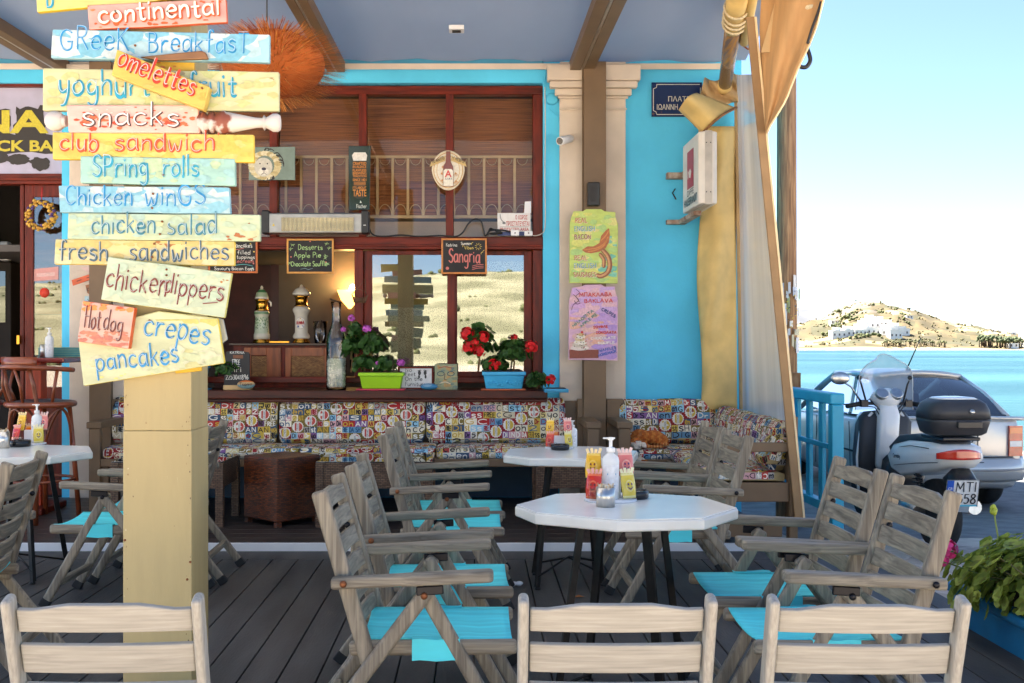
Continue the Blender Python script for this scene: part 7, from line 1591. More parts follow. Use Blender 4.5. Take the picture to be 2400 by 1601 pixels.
def tl(u, v): a = -1+2*u; return sp(-.05+a*.155, -.45-.03*(1-a*a)+.05*a*a, .735+.075*v*(1-.45*a*a))
mb.grid(tl, 16, 5); mb.build('tail_light', m_red, sc_, solid=.03)
sides([(-.34, .66), (-.2, .58), (-.3, .46), (-.46, .5), (-.48, .56)], .08).build('rear_mudguard', m_blk, sc_, weld=True)
# plate
pl0 = sp(-.07, -.50, .50); UX = sdir(1, 0, 0); UZ = sdir(0, -.22, .975).normalized(); UN = UX.cross(UZ) if UX.cross(UZ).y < 0 else -UX.cross(UZ)
def pm(x, y, o=0.): return pl0+UX*(x-.5)*.235-UZ*(y-.5)*.20+UN*(.004+o)
mb = MB(); mb.prism([pm(0, 0, -.003), pm(1, 0, -.003), pm(1, 1, -.003), pm(0, 1, -.003)], UN*.003*-1, c(228, 226, 220)); np_ = mb.build('number_plate', m_attr, sc_)
mb = MB(); patch(mb, [(.01, .02), (.22, .02), (.22, .42), (.01, .42)], pm, c(30, 90, 190)); brush(mb, 'MTI', pm, .28, .43, .97, .43, .195, .045, c(24, 24, 26), 0, off=.001); brush(mb, '558', pm, .36, .88, .97, .88, .195, .045, c(24, 24, 26), 0, off=.001); font_text(mb, 'GR', pm, .05, .27, .19, .38, c(226, 226, 226), .001, .01)
patch(mb, ell(.12, .56, .06, .07, 12), pm, c(190, 190, 186), .0006); patch(mb, [(.0, .935), (1, .935), (1, 1), (0, 1)], pm, c(90, 190, 214), .0004)
for e in (((0, 0), (1, 0)), ((0, 0), (0, 1)), ((1, 0), (1, 1))): ribbon2(mb, list(e), .02, pm, c(60, 60, 60), .0014, 1)
mb.build('plate_lettering', m_let, np_)
mb = MB(); mb.prism([pm(.36, 1.0, -.004), pm(.78, 1.0, -.004), pm(.76, 1.24, -.004), pm(.36, 1.2, -.004)], UN*-.004, c(150, 160, 166)); mb.build('mudflap', m_attr, sc_)
for s in (-1,):
    mb = MB(); mb.tube([sp(s*.13, -.02, .33), sp(s*.13, .1, .62)], .016, 8); 
    mb.tube([sp(s*.13+.035*math.cos(t), -.0+.09*t/40+.035*math.sin(t), .38+.18*t/40) for t in [q*.5 for q in range(80)]], .007, 5); mb.build('shock_absorber', m_blk, sc_)
mb = MB(); mb.tube([sp(.15, -.25, .36), sp(.15, .25, .30)], [.055, .05], 12); mb.tube([sp(-.1, .1, .27), sp(-.1, .5, .3)], .06, 10); mb.build('exhaust', m_metal, sc_)
mb = MB(); brush(mb, 'Carnaby', lambda x, y, o=0.: sp(-.168-o-.004, .42-x, .66-y), 0, 0, .13, -.01, .018, .006, c(50, 50, 54), .05); mb.build('lettering', m_let, sc_)

# ---------------------------------------------------------------- blue trough with geranium at the right
def geranium(r, cen, rx, ry, rz, n, rg, lc, size=.045, flowers=(), droop=0., fcol=c(200, 20, 20), fr=.04, shell=.6):
    """scalloped leaves over a dome; flowers [(dx, dy, dz)] as heads of small petals"""
    mb = MB(); cen = Vector(cen)
    for q in range(n):
        a = rg.uniform(0, 2*math.pi); z = rg.uniform(-.35, 1); s = math.sqrt(max(0, 1-z*z)); k = rg.uniform(shell, 1.0)
        k2 = 1+.22*math.sin(a*3+1)+.15*math.sin(a*5)
        nrm = Vector((math.cos(a)*s, math.sin(a)*s, z*.8+.25)); p = cen+Vector((math.cos(a)*s*rx*k*k2, math.sin(a)*s*ry*k*k2, z*rz*k))
        nrm = (nrm+Vector((rg.uniform(-.35, .35), rg.uniform(-.35, .35), rg.uniform(-.2, .4)))).normalized()
        u = nrm.orthogonal().normalized(); v = nrm.cross(u); L = size*rg.uniform(.6, 1.15); t0_ = rg.uniform(0, 6)
        u, v = u*math.cos(t0_)+v*math.sin(t0_), v*math.cos(t0_)-u*math.sin(t0_)
        col = mixc(lc[0], lc[1], rg.random()); m_ = 14
        rim = []; mid = []
        for i in range(m_):
            t = 2*math.pi*i/m_; notch = .35 if i == 0 else (.93 if i % 2 else 1.03)
            rim.append(p+(u*math.cos(t)+v*math.sin(t))*L*notch+nrm*(.22*L*notch*(1+.25*math.sin(3*t)))); mid.append(p+(u*math.cos(t)+v*math.sin(t))*L*.55*notch+nrm*.03*L)
        zone = mixc(col, c(96, 66, 40), .35) if len(lc) > 2 else col
        mb.add([p-nrm*.02*L]+mid+rim, [(0, 1+i, 1+(i+1) % m_) for i in range(m_)]+[(1+i, 1+m_+i, 1+m_+(i+1) % m_, 1+(i+1) % m_) for i in range(m_)], [zone]*m_+[mulc(col, 1.15)]*m_, True)
    o = mb.build('foliage', m_leafm, r)
    mb = MB()
    for q in range(max(4, n//30)):
        a = rg.uniform(0, 6.28); mb.tube([cen+Vector((0, 0, -rz*.6)), cen+Vector((math.cos(a)*rx*.4, math.sin(a)*ry*.4, rg.uniform(-.2, .5)*rz)), cen+Vector((math.cos(a)*rx*.75, math.sin(a)*ry*.75, rg.uniform(0, .8)*rz))], [.006, .005, .003], 5, c(120, 110, 60))
    mb.build('stem', m_attr, r)
    for f in flowers:
        fc = cen+Vector(f[:3]); fs_ = f[3] if len(f) > 3 else fr; mb = MB()
        for q in range(34):
            a = rg.uniform(0, 6.28); z = rg.uniform(-.6, 1); s = math.sqrt(1-z*z); nn = Vector((math.cos(a)*s, math.sin(a)*s, z)); p = fc+nn*fs_*rg.uniform(.6, 1); u = nn.orthogonal().normalized(); v = nn.cross(u); L = fs_*.42
            mb.add([p]+[p+(u*math.cos(t)+v*math.sin(t))*L*rg.uniform(.7, 1.1)+nn*L*.25 for t in [w*1.05 for w in range(6)]], [(0, 1+i, 1+(i+1) % 6) for i in range(6)], mulc(fcol, rg.uniform(.7, 1.25)), True)
        mb.tube([cen+Vector((f[0]*.4, f[1]*.4, f[2]*.1)), fc], .004, 5, c(110, 130, 60)); mb.build('flower_head', m_petal, r)
m_leafm = mat('geranium_leaf', None, rough=.55, var=.2, scale=40, bump=.2)
_n = m_leafm.node_tree; _t = _n.nodes.new('ShaderNodeBsdfTranslucent'); _m = _n.nodes.new('ShaderNodeMixShader'); _m.inputs[0].default_value = .4; _at = _n.nodes.new('ShaderNodeAttribute'); _at.attribute_name = 'Col'
_n.links.new(_at.outputs['Color'], _t.inputs[0]); _n.links.new(_n.nodes['Principled BSDF'].outputs[0], _m.inputs[1]); _n.links.new(_t.outputs[0], _m.inputs[2]); _n.links.new(_m.outputs[0], _n.nodes['Material Output'].inputs[0])
m_petal = mat('petal', None, rough=.6, var=.1, scale=30)
r = thing('blue_planter', 'large blue trough of pink geraniums at the right edge of the deck', 'planter', (2.6, 4.6, ST))
m_bp = mat('planter_blue', c(24, 110, 156), rough=.45, var=.15, scale=5, bump=.1)
pz0, pz1 = ST, .19
mb = MB(); x0, x1, y0, y1 = 2.36, 2.95, 3.3, 5.25
def tr(x, y, z, g=0.): return Vector((x, y, z))
mb.box((x0, y0, pz0), (x1, y1, pz1-.05), taper=1.03); mb.build('trough', m_bp, r, bevel=.02, seg=3)
mb = MB()
for a, b, d, e in ((x0-.04, y0-.04, x0+.05, y1+.04), (x1-.05, y0-.04, x1+.04, y1+.04), (x0+.0501, y0-.04, x1-.0501, y0+.05), (x0+.0501, y1-.05, x1-.0501, y1+.04)): mb.box((a, b, pz1-.049), (d, e, pz1))
mb.build('rim', m_bp, r, bevel=.018, seg=3)
mb = MB(); mb.box((x0+.051, y0+.051, pz1-.0489), (x1-.051, y1-.051, pz1-.015)); mb.build('soil', mat('soil', c(60, 44, 34), rough=.95), r)
LV = (c(112, 132, 48), c(182, 192, 88), 1)
geranium(r, (2.64, 4.62, pz1+.06), .46, .72, .25, 1150, random.Random(3), LV, .046, ((-.47, .28, .165, .042), (-.49, .29, .11, .03), (.24, -.05, .30, .025)), fcol=c(226, 60, 130))
mb = MB(); rg = random.Random(2)
for dx, dy, h in ((-.1, .1, .46), (-.16, .2, .36), (.1, .0, .34), (-.28, .32, .3), (-.05, -.25, .2)):
    b = Vector((2.68+dx, 4.62+dy, pz1+.15)); t = b+Vector((rg.uniform(-.03, .03), 0, h-.05)); mb.tube([b, (b+t)/2+Vector((.02, 0, 0)), t], .004, 5, c(150, 160, 70))
    for q in range(5): mb.ball(t+Vector((rg.uniform(-.02, .02), rg.uniform(-.02, .02), rg.uniform(-.02, .015))), (.012, .012, .016), 6, 5, c(176, 186, 60))
mb.build('flower_bud', m_attr, r)
# ---------------------------------------------------------------- flower boxes on the sill
def flowerbox(name, label, x0, x1, yt, yb, col, Y, sau, plants, relief=False):
    r = thing(name, label, 'flower box', (X((x0+x1)/2, Y), Y, zs), 'flower boxes on the sill')
    xa, xb = X(x0, Y), X(x1, Y); d = .17; za = zs+.012; zb = Z(yt, Y); mcol = mat('box_'+name+'_'+str(int(x0)), col, rough=.45, var=.06, scale=6)
    mb = MB(); q = .02
    mb.add([(xa+q, Y-d/2+q, za), (xb-q, Y-d/2+q, za), (xb-q, Y+d/2-q, za), (xa+q, Y+d/2-q, za), (xa, Y-d/2, zb-.03), (xb, Y-d/2, zb-.03), (xb, Y+d/2, zb-.03), (xa, Y+d/2, zb-.03)], [(3, 2, 1, 0), (4, 5, 6, 7), (0, 1, 5, 4), (1, 2, 6, 5), (2, 3, 7, 6), (3, 0, 4, 7)]); mb.build('box', mcol, r, bevel=.006)
    mb = MB(); mb.box((xa-.012, Y-d/2-.012, zb-.0295), (xb+.012, Y+d/2+.012, zb)); mb.build('rim', mcol, r, bevel=.006)
    mb = MB(); mb.box((xa+.01, Y-d/2+.01, zb+.0005), (xb-.01, Y+d/2-.01, zb+.006)); mb.build('soil', mat('soil', None), r)
    if relief:
        mb = MB()
        for k in range(9):
            x = xa+.04+(xb-xa-.08)*k/8; z = (za+zb)/2-.015+.012*math.sin(k*1.8); mb.ball((x, Y-d/2+.01, z), (.014, .006, .01), 8, 6); mb.ball((x+.016, Y-d/2+.008, z-.016), (.01, .006, .012), 8, 6)
        mb.build('relief', mcol, r)
    mb = MB(); mb.box((X(sau[0], Y), Y-d/2-.03, zs+.0005), (X(sau[1], Y), Y+d/2+.02, zs+.0115)); mb.build('saucer', mat('saucer_'+str(int(x0)), sau[2], rough=.4), r, bevel=.004)
    rg = random.Random(int(x0))
    for (px, py, rx, ry, rz, n, fl, fc) in plants:
        cc_ = P(px, py, Y-.02); k = Y/2449
        geranium(r, cc_, rx*k, .08, rz*k, n, rg, (c(34, 70, 24), c(74, 116, 46)), .04, [((fx-px)*k, -.06, -(fy-py)*k, fr_*k) for fx, fy, fr_ in fl], fcol=fc, shell=.15)
    mb = MB()
    for (px, py, rx, ry, rz, n, fl, fc) in plants: mb.tube([Vector((X(px, Y), Y, zb)), P(px+3, (py+yt)/2, Y), P(px, py+4, Y)], [.008, .007, .005], 6, c(130, 96, 60))
    mb.build('main_stem', m_attr, r)
    return r
flowerbox('flower_box', 'lime green flower box with a purple geranium on a pink saucer', 828, 925, 855, 888, c(150, 200, 10), 8.93, (821, 931, c(200, 50, 80)),
          [(806, 800, 20, 0, 42, 95, [(808, 731, 8), (790, 757, 6)], c(196, 90, 190)), (852, 795, 26, 0, 38, 120, [(844, 756, 10)], c(196, 90, 190)), (836, 836, 26, 0, 20, 80, [], c(196, 90, 190)), (816, 762, 14, 0, 22, 50, [], c(196, 90, 190)), (882, 838, 24, 0, 16, 60, [(868, 834, 5), (921, 833, 9)], c(200, 90, 190))])
flowerbox('flower_box', 'sky blue flower box with a bright red geranium on a terracotta saucer', 1110, 1203, 853, 888, c(60, 170, 214), 8.93, (1104, 1206, c(190, 90, 46)),
          [(1098, 792, 36, 0, 50, 190, [(1073, 768, 16), (1108, 775, 15), (1078, 798, 17), (1098, 806, 16), (1088, 786, 12)], c(214, 10, 14)), (1140, 838, 34, 0, 18, 110, [], c(200, 10, 14)), (1178, 810, 34, 0, 34, 170, [(1180, 775, 8), (1219, 797, 15), (1135, 838, 14)], c(214, 10, 14))], True)
flowerbox('flower_box', 'sky blue flower pot with a drooping red geranium at the right end of the sill', 1252, 1300, 892, 925, c(60, 160, 204), 8.80, (1250, 1302, c(60, 150, 190)), [(1232, 876, 24, 0, 22, 80, [(1263, 872, 12)], c(214, 10, 14))])
flowerbox('flower_box', 'sky blue flower box mostly hidden behind the cream sign post', 430, 474, 838, 884, c(60, 160, 204), 8.93, (425, 480, c(60, 150, 190)), [(520, 850, 26, 0, 18, 50, [], c(200, 20, 20))])

# ---------------------------------------------------------------- things on the tables
def on(px, py, z): Y = (CAMZ-z)*2449/(py-789.5); return Vector(((px-1092.2)*Y/2449, Y, z))
TZ = .737
m_cera = mat('tin_metal', c(206, 200, 190), rough=.28, metal=1, var=.08, scale=20, stretch=(8, 8, .5))
def napkin_tin(p, rad, h, label, sticks=True):
    r = thing('toothpick_tin', label, 'tin', p, 'metal toothpick tins'); p = tuple(p)
    mb = MB(); mb.lathe([(rad, 0), (rad, h), (rad*.94, h), (rad*.94, .01), (0, .01)], p, 28); mb.build('tin', m_cera, r)
    if sticks:
        mb = MB(); rg = random.Random(int(p[1]*100))
        for q in range(16):
            a = rg.uniform(0, 6.28); k = rg.uniform(.2, .8)*rad; b = Vector(p)+Vector((k*math.cos(a), k*math.sin(a), .02)); mb.tube([b, b+Vector((rg.uniform(-.008, .008), rg.uniform(-.008, .008), h-.02+rg.uniform(.005, .022)))], .0018, 5, c(206, 170, 120))
        for q in range(4): a = q*1.6; b = Vector(p)+Vector((rad*.5*math.cos(a), rad*.5*math.sin(a), h-.02)); mb.box(tuple(b-Vector((.008, .008, 0))), tuple(b+Vector((.008, .008, .03))), c(226, 214, 190))
        mb.build('toothpicks', m_attr, r)
    return r
def ashtray(p, rad, label, m=None):
    r = thing('ashtray', label, 'ashtray', p, 'round ashtrays'); p = tuple(p); h = rad*.62
    mb = MB(); mb.lathe([(rad*.9, 0), (rad, .006), (rad, h-.004), (rad*.94, h), (rad*.82, h), (rad*.78, h*.35), (0, h*.3)], p, 32); mb.build('bowl', m or mat('black_glaze', c(18, 18, 20), rough=.25, var=.1), r)
    mb = MB()
    for a in (.6, 2.7, 4.8): d = Vector((math.cos(a), math.sin(a), 0)); mb.beam(Vector(p)+d*rad*.8+Vector((0, 0, h+.0005)), Vector(p)+d*rad*.97+Vector((0, 0, h+.0005)), .012, .003)
    mb.build('rest_notch', mat('ash_grey', c(120, 118, 114), rough=.6), r); return r
def pump(p, h, rad, label, hide=False):
    r = thing('pump_bottle', label, 'bottle', p, 'sanitiser pump bottles'); p = Vector(p)
    mb = MB(); mb.lathe([(rad*.95, 0), (rad, .006), (rad, h*.62), (rad*.9, h*.68), (rad*.38, h*.74), (rad*.38, h*.76)], p, 24); mb.build('bottle', mat('milky_plastic', c(222, 222, 218), rough=.25, var=.04), r)
    mb = MB(); mb.lathe([(rad*.5, h*.76), (rad*.5, h*.83), (rad*.2, h*.84), (rad*.2, h*.95), (rad*.36, h*.955), (rad*.3, h), (0, h)], p, 16); mb.beam(p+Vector((-rad*.9, 0, h*.985)), p+Vector((rad*.5, 0, h*.985)), rad*.3, h*.025); mb.build('pump', mat('pump_white', c(224, 222, 216), rough=.3), r, bevel=.001)
    mb = MB(); mb.add([p+Vector(((rad+.0015)*math.sin(a), -(rad+.0015)*math.cos(a), z)) for z in (h*.12, h*.56) for a in [q*.2-1 for q in range(11)]], [(i, i+1, i+12, i+11) for i in range(10)], c(230, 230, 230))
    mp = lambda x, y, o=0.: p+Vector(((rad+.003+o)*math.sin(x), -(rad+.003+o)*math.cos(x), y)); patch(mb, [(-.5, h*.40), (.5, h*.40), (.5, h*.43), (-.5, h*.43)], mp, c(120, 170, 200)); patch(mb, [(-.4, h*.22), (.4, h*.22), (.4, h*.24), (-.4, h*.24)], mp, c(160, 170, 180)); mb.build('label', m_let, r)
    return r
def sachet(p, w, h, ang, lean, col, col2, face, label):
    """small flat sauce packet with a smiling face and a crimped top"""
    r = thing('sauce_packet', label, 'sauce packet', p, 'sauce packets propped on the tables')
    M = Matrix.Translation(p) @ Matrix.Rotation(ang, 4, 'Z') @ Matrix.Rotation(lean, 4, 'X')
    def pk(u, v):
        x = (u-.5)*w*(1+.12*math.sin(v*3.1)); return M @ Vector((x, -.012*math.sin(u*math.pi)*math.sin(min(1, v*1.2)*math.pi), v*h))
    mb = MB(); mb.grid(pk, 8, 10, lambda u, v: col2 if v > .86 or (v < .14) else mixc(col, col2, .25*abs(u-.5))); mb.build('packet', m_gloss, r, solid=.006)
    mp = lambda x, y, o=0.: pk(x, 1-y)+M.to_3x3() @ Vector((0, -.005-o, 0))
    mb = MB(); patch(mb, ell(.5, .52, .3, .24, 14), mp, mixc(col2, col, .3)); 
    for x in (.38, .62): patch(mb, ell(x, .46, .06, .05, 8), mp, face, .0006)
    ribbon2(mb, _cat([(.34, .58), (.5, .66), (.66, .58)]), .05, mp, face, .0006); mb.build('printed_face', m_let, r)
    mb = MB()
    for q in range(4):
        b = M @ Vector(((q-1.5)*w*.24, 0, h*.98)); t = M @ Vector(((q-1.5)*w*.34, -.004, h*(1.16+.04*(q % 2)))); mb.beam(b, t, w*.2, .004, (0, 1, 0), mixc(col2, (1, 1, 1), .3))
    mb.build('crimped_top', m_attr, r); return r
YL, OR, RD_, PKc = c(232, 176, 20), c(230, 110, 20), c(206, 40, 20), c(226, 120, 110)
def condiments(c_, where, sc=1.):
    c_ = Vector(c_); s = sc
    for i, (dx, dy, cl_, c2, nm) in enumerate(((-.068, .03, YL, c(240, 200, 80), 'mustard yellow'), (-.075, -.04, RD_, c(232, 110, 60), 'ketchup red'), (.07, .05, PKc, c(240, 180, 160), 'pink'), (.072, -.02, c(226, 196, 60), c(240, 226, 150), 'pale yellow'), (-.03, .075, OR, c(240, 160, 70), 'orange'))):
        z = TZ+(.085 if i in (0, 2) else 0.012)
        sachet(c_+Vector((dx*s, dy*s, z-TZ)), .056*s, .1*s, R((-18, -26, 12, 24, 0)[i]), R(-12), cl_, c2, c(90, 40, 90) if i > 1 else c(120, 40, 20), nm+' sauce packet '+where)
    r = thing('condiment_holder', 'clear holder with white base for the sauce packets '+where, 'holder', c_)
    mb = MB(); mb.lathe([(.105*s, 0), (.105*s, .006), (0, .006)], tuple(c_+Vector((0, .01, .0005))), 24); mb.build('base', m_white, r); mb = MB(); mb.box(tuple(c_+Vector((-.045*s, .03*s, .0068))), tuple(c_+Vector((.045*s, .06*s, .09*s)))); mb.build('divider', m_white, r, bevel=.003)
    mb = MB(); mb.box(tuple(c_+Vector((-.09*s, -.055*s, .0068))), tuple(c_+Vector((-.02*s, -.05*s, .05*s)))); mb.build('clear_front', glass_mat('clear_glass', None), r)
a = on(1402, 1149, TZ); condiments(a, 'on the front white table'); pump(a+Vector((.0, -.0, .0065)), .245, .034, 'white pump bottle among sauce packets on the front white table')
napkin_tin(on(1390, 1163, TZ), .036, .074, 'brushed metal tin of toothpicks on the front white table')
ashtray(on(1459, 1144, TZ), .053, 'black round ashtray on the front white table')
a = on(1292, 1030, TZ); r_ = condiments(a+Vector((-.02, .02, 0)), 'on the rear white table', .8)
pump(on(1314, 1026, TZ), .16, .03, 'small clear pump bottle at the back edge of the rear white table'); ashtray(on(1286, 1033, TZ), .054, 'black round ashtray on the rear white table')
a = on(66, 1020, TZ); condiments(a, 'on the left edge table', .95); pump(a+Vector((.03, .05, .0065)), .24, .032, 'white pump bottle among sauce packets on the left edge table')
napkin_tin(on(10, 1029, TZ), .03, .10, 'tall metal toothpick tin on the left edge table'); ashtray(on(46, 1025, TZ), .062, 'black round ashtray on the left edge table')
napkin_tin(Vector((X(893, 7.9), 7.9, .5225)), .026, .12, 'slim metal tin on the glass topped rattan table', False)
ashtray(Vector((X(925, 7.85), 7.85, .5225)), .06, 'clear glass ashtray on the glass topped rattan table', glass_mat('clear_glass', None))
# crumpled tissue and a fallen leaf on the deck
mb = MB(); rg = random.Random(4); p = on(1184, 1345, .0)
for q in range(6): mb.ball(p+Vector((rg.uniform(-.03, .03), rg.uniform(-.02, .02), .012)), (rg.uniform(.012, .026), rg.uniform(.01, .02), .012), 7, 5, (1, 1, 1))
tag(mb.build('paper_scrap', m_white, loc=p), 'crumpled white paper scrap lying on the deck under the tables', 'litter')
mb = MB(); p = on(1316, 1372, 0.0); mb.add([p+Vector((.0, 0, .003)), p+Vector((.03, .015, .012)), p+Vector((.06, 0, .004)), p+Vector((.03, -.02, .008))], [(0, 1, 2, 3)]); tag(mb.build('fallen_leaf', mat('dry_leaf', c(150, 90, 40))), 'dry brown leaf on the deck by the rear table leg', 'leaf')

# ---------------------------------------------------------------- sleeping cat
def cat_():
    r_ = None
    md = bpy.data.metaballs.new('cat'); md.resolution = .012; md.render_resolution = .012; md.threshold = .25
    o = bpy.data.objects.new('cat_meta', md); COLL.objects.link(o)
    base = Vector((X(1487, 8.45), 8.42, .53))
    k = 8.45/2449
    def el(px, py, dy, rx, ry, rz, ang=0):
        e = md.elements.new(type='ELLIPSOID'); p = P(px, py, 8.42); e.co = (p.x-base.x, dy, p.z-base.z); e.radius = 1.45
        e.size_x, e.size_y, e.size_z = rx, ry, rz
        if ang: e.rotation = Matrix.Rotation(ang, 4, 'Y').to_quaternion()
    el(1505, 1012, .06, .085, .09, .06, .12); el(1472, 1010, .07, .07, .08, .062); el(1522, 1018, .03, .05, .07, .045)
    el(1457, 1018, -.05, .042, .045, .036); el(1463, 1026, -.085, .018, .018, .014); el(1450, 1021, -.05, .03, .03, .03)
    el(1482, 1028, -.08, .045, .02, .014, .05); el(1505, 1029, -.07, .055, .018, .013); el(1525, 1024, -.04, .03, .022, .016)
    el(1460, 1032, -.07, .03, .022, .012); el(1476, 1022, -.05, .03, .03, .028)
    dg = bpy.context.evaluated_depsgraph_get(); dg.update()
    me = bpy.data.meshes.new_from_object(o.evaluated_get(dg)); bpy.data.objects.remove(o); bpy.data.metaballs.remove(md)
    mb = MB(); vs = [v.co+base for v in me.vertices]; zmin = min(v.z for v in vs)
    vs = [v+Vector((0, 0, .532-zmin)) for v in vs]
    fs = [list(p.vertices) for p in me.polygons]; cols = []
    for f in fs:
        ce = sum((vs[i] for i in f), Vector())/len(f)-Vector((0, 0, .532-zmin)); px = 1092.2+ce.x*2449/ce.y; py = 789.5-(ce.z-CAMZ)*2449/ce.y
        t = math.sin(px*.42+math.sin(py*.5)*1.2); col = c(206, 124, 50) if t > .2 else c(180, 92, 30)
        if py > 1022 and px > 1478: col = c(216, 150, 84) if math.sin(px*.9) > 0 else c(176, 92, 34)
        if 1449 < px < 1484 and py > 1017+abs(px-1466)*.35 and ce.y < 8.37: col = c(232, 220, 204)
        if px < 1446 and py > 1008: col = c(222, 206, 186)
        cols.append(col)
    mb.add(vs, fs, cols, True)
    o = mb.build('cat', mat('ginger_fur', None, rough=.9, var=.2, scale=60, bump=.4, bscale=120))
    tag(o, 'ginger and white cat curled up asleep on the corner bench cushion', 'cat')
    mb = MB(); top = Vector((0, 0, .532-zmin))
    for px, py, dx in ((1446, 1003, -3), (1468, 1001, 4)):
        a_, b_, t_ = P(px-6, py+6, 8.375), P(px+6, py+6, 8.375), P(px+dx, py-6, 8.385); q = Vector((0, .02, 0)); mb.add([w_+top for w_ in (a_, b_, t_, (a_+b_)/2+q)], [(0, 1, 2), (1, 3, 2), (3, 0, 2)], c(200, 120, 60), True)
    mb.build('ears', MATS['ginger_fur'], o)
    mb = MB()
    for px in (1452, 1463): ribbon2(mb, [(px-3, 1016), (px, 1017.4), (px+3, 1016)], 1.1, lambda x, y, o_=0.: P(x, y, 8.318-o_)+top, c(90, 50, 30))
    patch(mb, ell(1459, 1022.5, 1.8, 1.3, 8), lambda x, y, o_=0.: P(x, y, 8.30)+top, c(206, 130, 120)); mb.build('face_marks', m_let, o)
cat_()

# ---------------------------------------------------------------- left side: door sign, wreath, bar table and stools
r = thing('bar_sign', 'black splash sign with yellow block letters on the pale panel over the door', 'sign', P(20, 390, 9.1))
ysn = W0+.026; mp = lambda x, y, o=0.: P(x, y, ysn)+Vector((0, -o, 0))
mb = MB(); rg = random.Random(6)
def splash(cx_, cy_, rx, ry, n=30, j=.12): return [(cx_+rx*math.cos(t)*(1+rg.uniform(-j, j)), cy_+ry*math.sin(t)*(1+rg.uniform(-j, j))) for t in [q*2*math.pi/n for q in range(n)]]
def sq(x0, y0, x1, y1, n=7, j=4): 
    e = []
    for (a, b), (d, f) in (((x0, y0), (x1, y0)), ((x1, y0), (x1, y1)), ((x1, y1), (x0, y1)), ((x0, y1), (x0, y0))): e += [(a+(d-a)*t/n+rg.uniform(-j, j), b+(f-b)*t/n+rg.uniform(-j, j)) for t in range(n)]
    return e
dkc = c(44, 38, 36)
patch(mb, sq(-60, 250, 22, 318), mp, dkc); patch(mb, sq(-80, 308, 134, 352), mp, dkc, .0006); patch(mb, sq(34, 246, 104, 316, 7, 5), mp, dkc, .0003); patch(mb, splash(42, 366, 26, 13), mp, dkc, .0009); patch(mb, splash(92, 376, 24, 15, 24, .2), mp, dkc, .0012); patch(mb, splash(-20, 362, 40, 14), mp, dkc, .0015)
mb.build('splash', m_attr, r)
mb = MB(); YK = c(206, 190, 50); font_text(mb, 'NA', lambda x, y, o=0.: mp(x, y, .003+o), -60, 253, 112, 306, YK, bold=.03); font_text(mb, 'ROCK BAR', lambda x, y, o=0.: mp(x, y, .004+o), -70, 322, 152, 348, YK, bold=.03); mb.build('lettering', m_let, r)
r = thing('flower_wreath', 'yellow and purple dried flower wreath hanging on the door glass', 'wreath', P(95, 530, 9.12)); wc = P(95, 494, 9.10); k = 9.1/2449
mb = MB(); mb.tube([wc+Vector((30*k*math.cos(t), 0, 30*k*math.sin(t))) for t in [q*2*math.pi/24 for q in range(24)]], .022, 8, c(70, 50, 30), closed=True); mb.build('ring', m_attr, r)
mb = MB(); rg = random.Random(3)
for q in range(150):
    t = rg.uniform(0, 6.28); rr = rg.uniform(22, 36)*k; s = rg.uniform(.010, .020); mb.ball(wc+Vector((rr*math.cos(t), rg.uniform(-.035, .0), rr*math.sin(t))), (s, s, s*.8), 6, 4, rg.choice((c(206, 160, 60), c(222, 176, 80), c(190, 140, 50), c(214, 170, 70), c(84, 60, 120))))
mb.build('flowers', m_attr, r); mb = MB(); mb.tube([P(95, 462, 9.1), P(97, 430, 9.12)], .004, 5, c(190, 30, 40)); mb.build('ribbon', m_attr, r)
r = thing('door_sticker', 'round orange red sticker on the door glass', 'sticker', P(102, 685, 9.15)); mb = MB(); mb.lathe([(.042, 0), (.042, .002), (0, .002)], P(102, 672, d0+.0148), 24, M=Matrix.Rotation(R(90), 3, 'X')); mb.build('disc', mat('orange_red', c(214, 56, 24)), r)
r = thing('door_notice', 'pink paper notice taped inside the door glass', 'notice', P(105, 650, 9.15)); mb = MB(); mp = lambda x, y, o=0.: P(x, y, d0+.012-o); patch(mb, [(76, 618), (134, 612), (134, 642), (76, 646)], mp, c(216, 150, 140)); mb.build('paper', m_attr, r); mb = MB(); brush(mb, 'MENU', lambda x, y, o=0.: mp(x, y, .0008+o), 84, 634, 128, 631, 6, 1.6, c(226, 190, 180)) if False else patch(mb, [(84, 628), (126, 625), (126, 633), (84, 636)], lambda x, y, o=0.: mp(x, y, .0006), c(226, 180, 170)); mb.build('print', m_let, r)
r = thing('air_freshener', 'white air freshener dispenser on the wall inside the doorway', 'dispenser', P(18, 600, 10.4)); mb = MB(); p, q = P(8, 600, 10.4), P(28, 556, 10.4); mb.box((p.x, 10.3, p.z), (q.x, 10.4, q.z)); mb.build('case', m_white, r, bevel=.02, seg=3); mb = MB(); p, q = P(12, 577, 10.3), P(22, 562, 10.3); mb.box((p.x, 10.29, p.z), (q.x, 10.299, q.z)); mb.build('nozzle', m_black, r, bevel=.004)
r = thing('bottle_cabinet', 'dark wooden cabinet inside the doorway at the left edge', 'cabinet', P(0, 820, 10.6)); mb = MB(); p, q = P(-90, 760, 10.6), P(30, 602, 10.6); mb.box((p.x, 10.55, FL+.01), (q.x, 11.0, q.z)); mb.build('carcass', m_dark, r, bevel=.01); mb = MB(); p, q = P(-60, 740, 10.5), P(8, 622, 10.5); mb.box((p.x, 10.54, p.z), (q.x, 10.549, q.z)); mb.build('glass_door', glass_mat('car_glass', None), r)
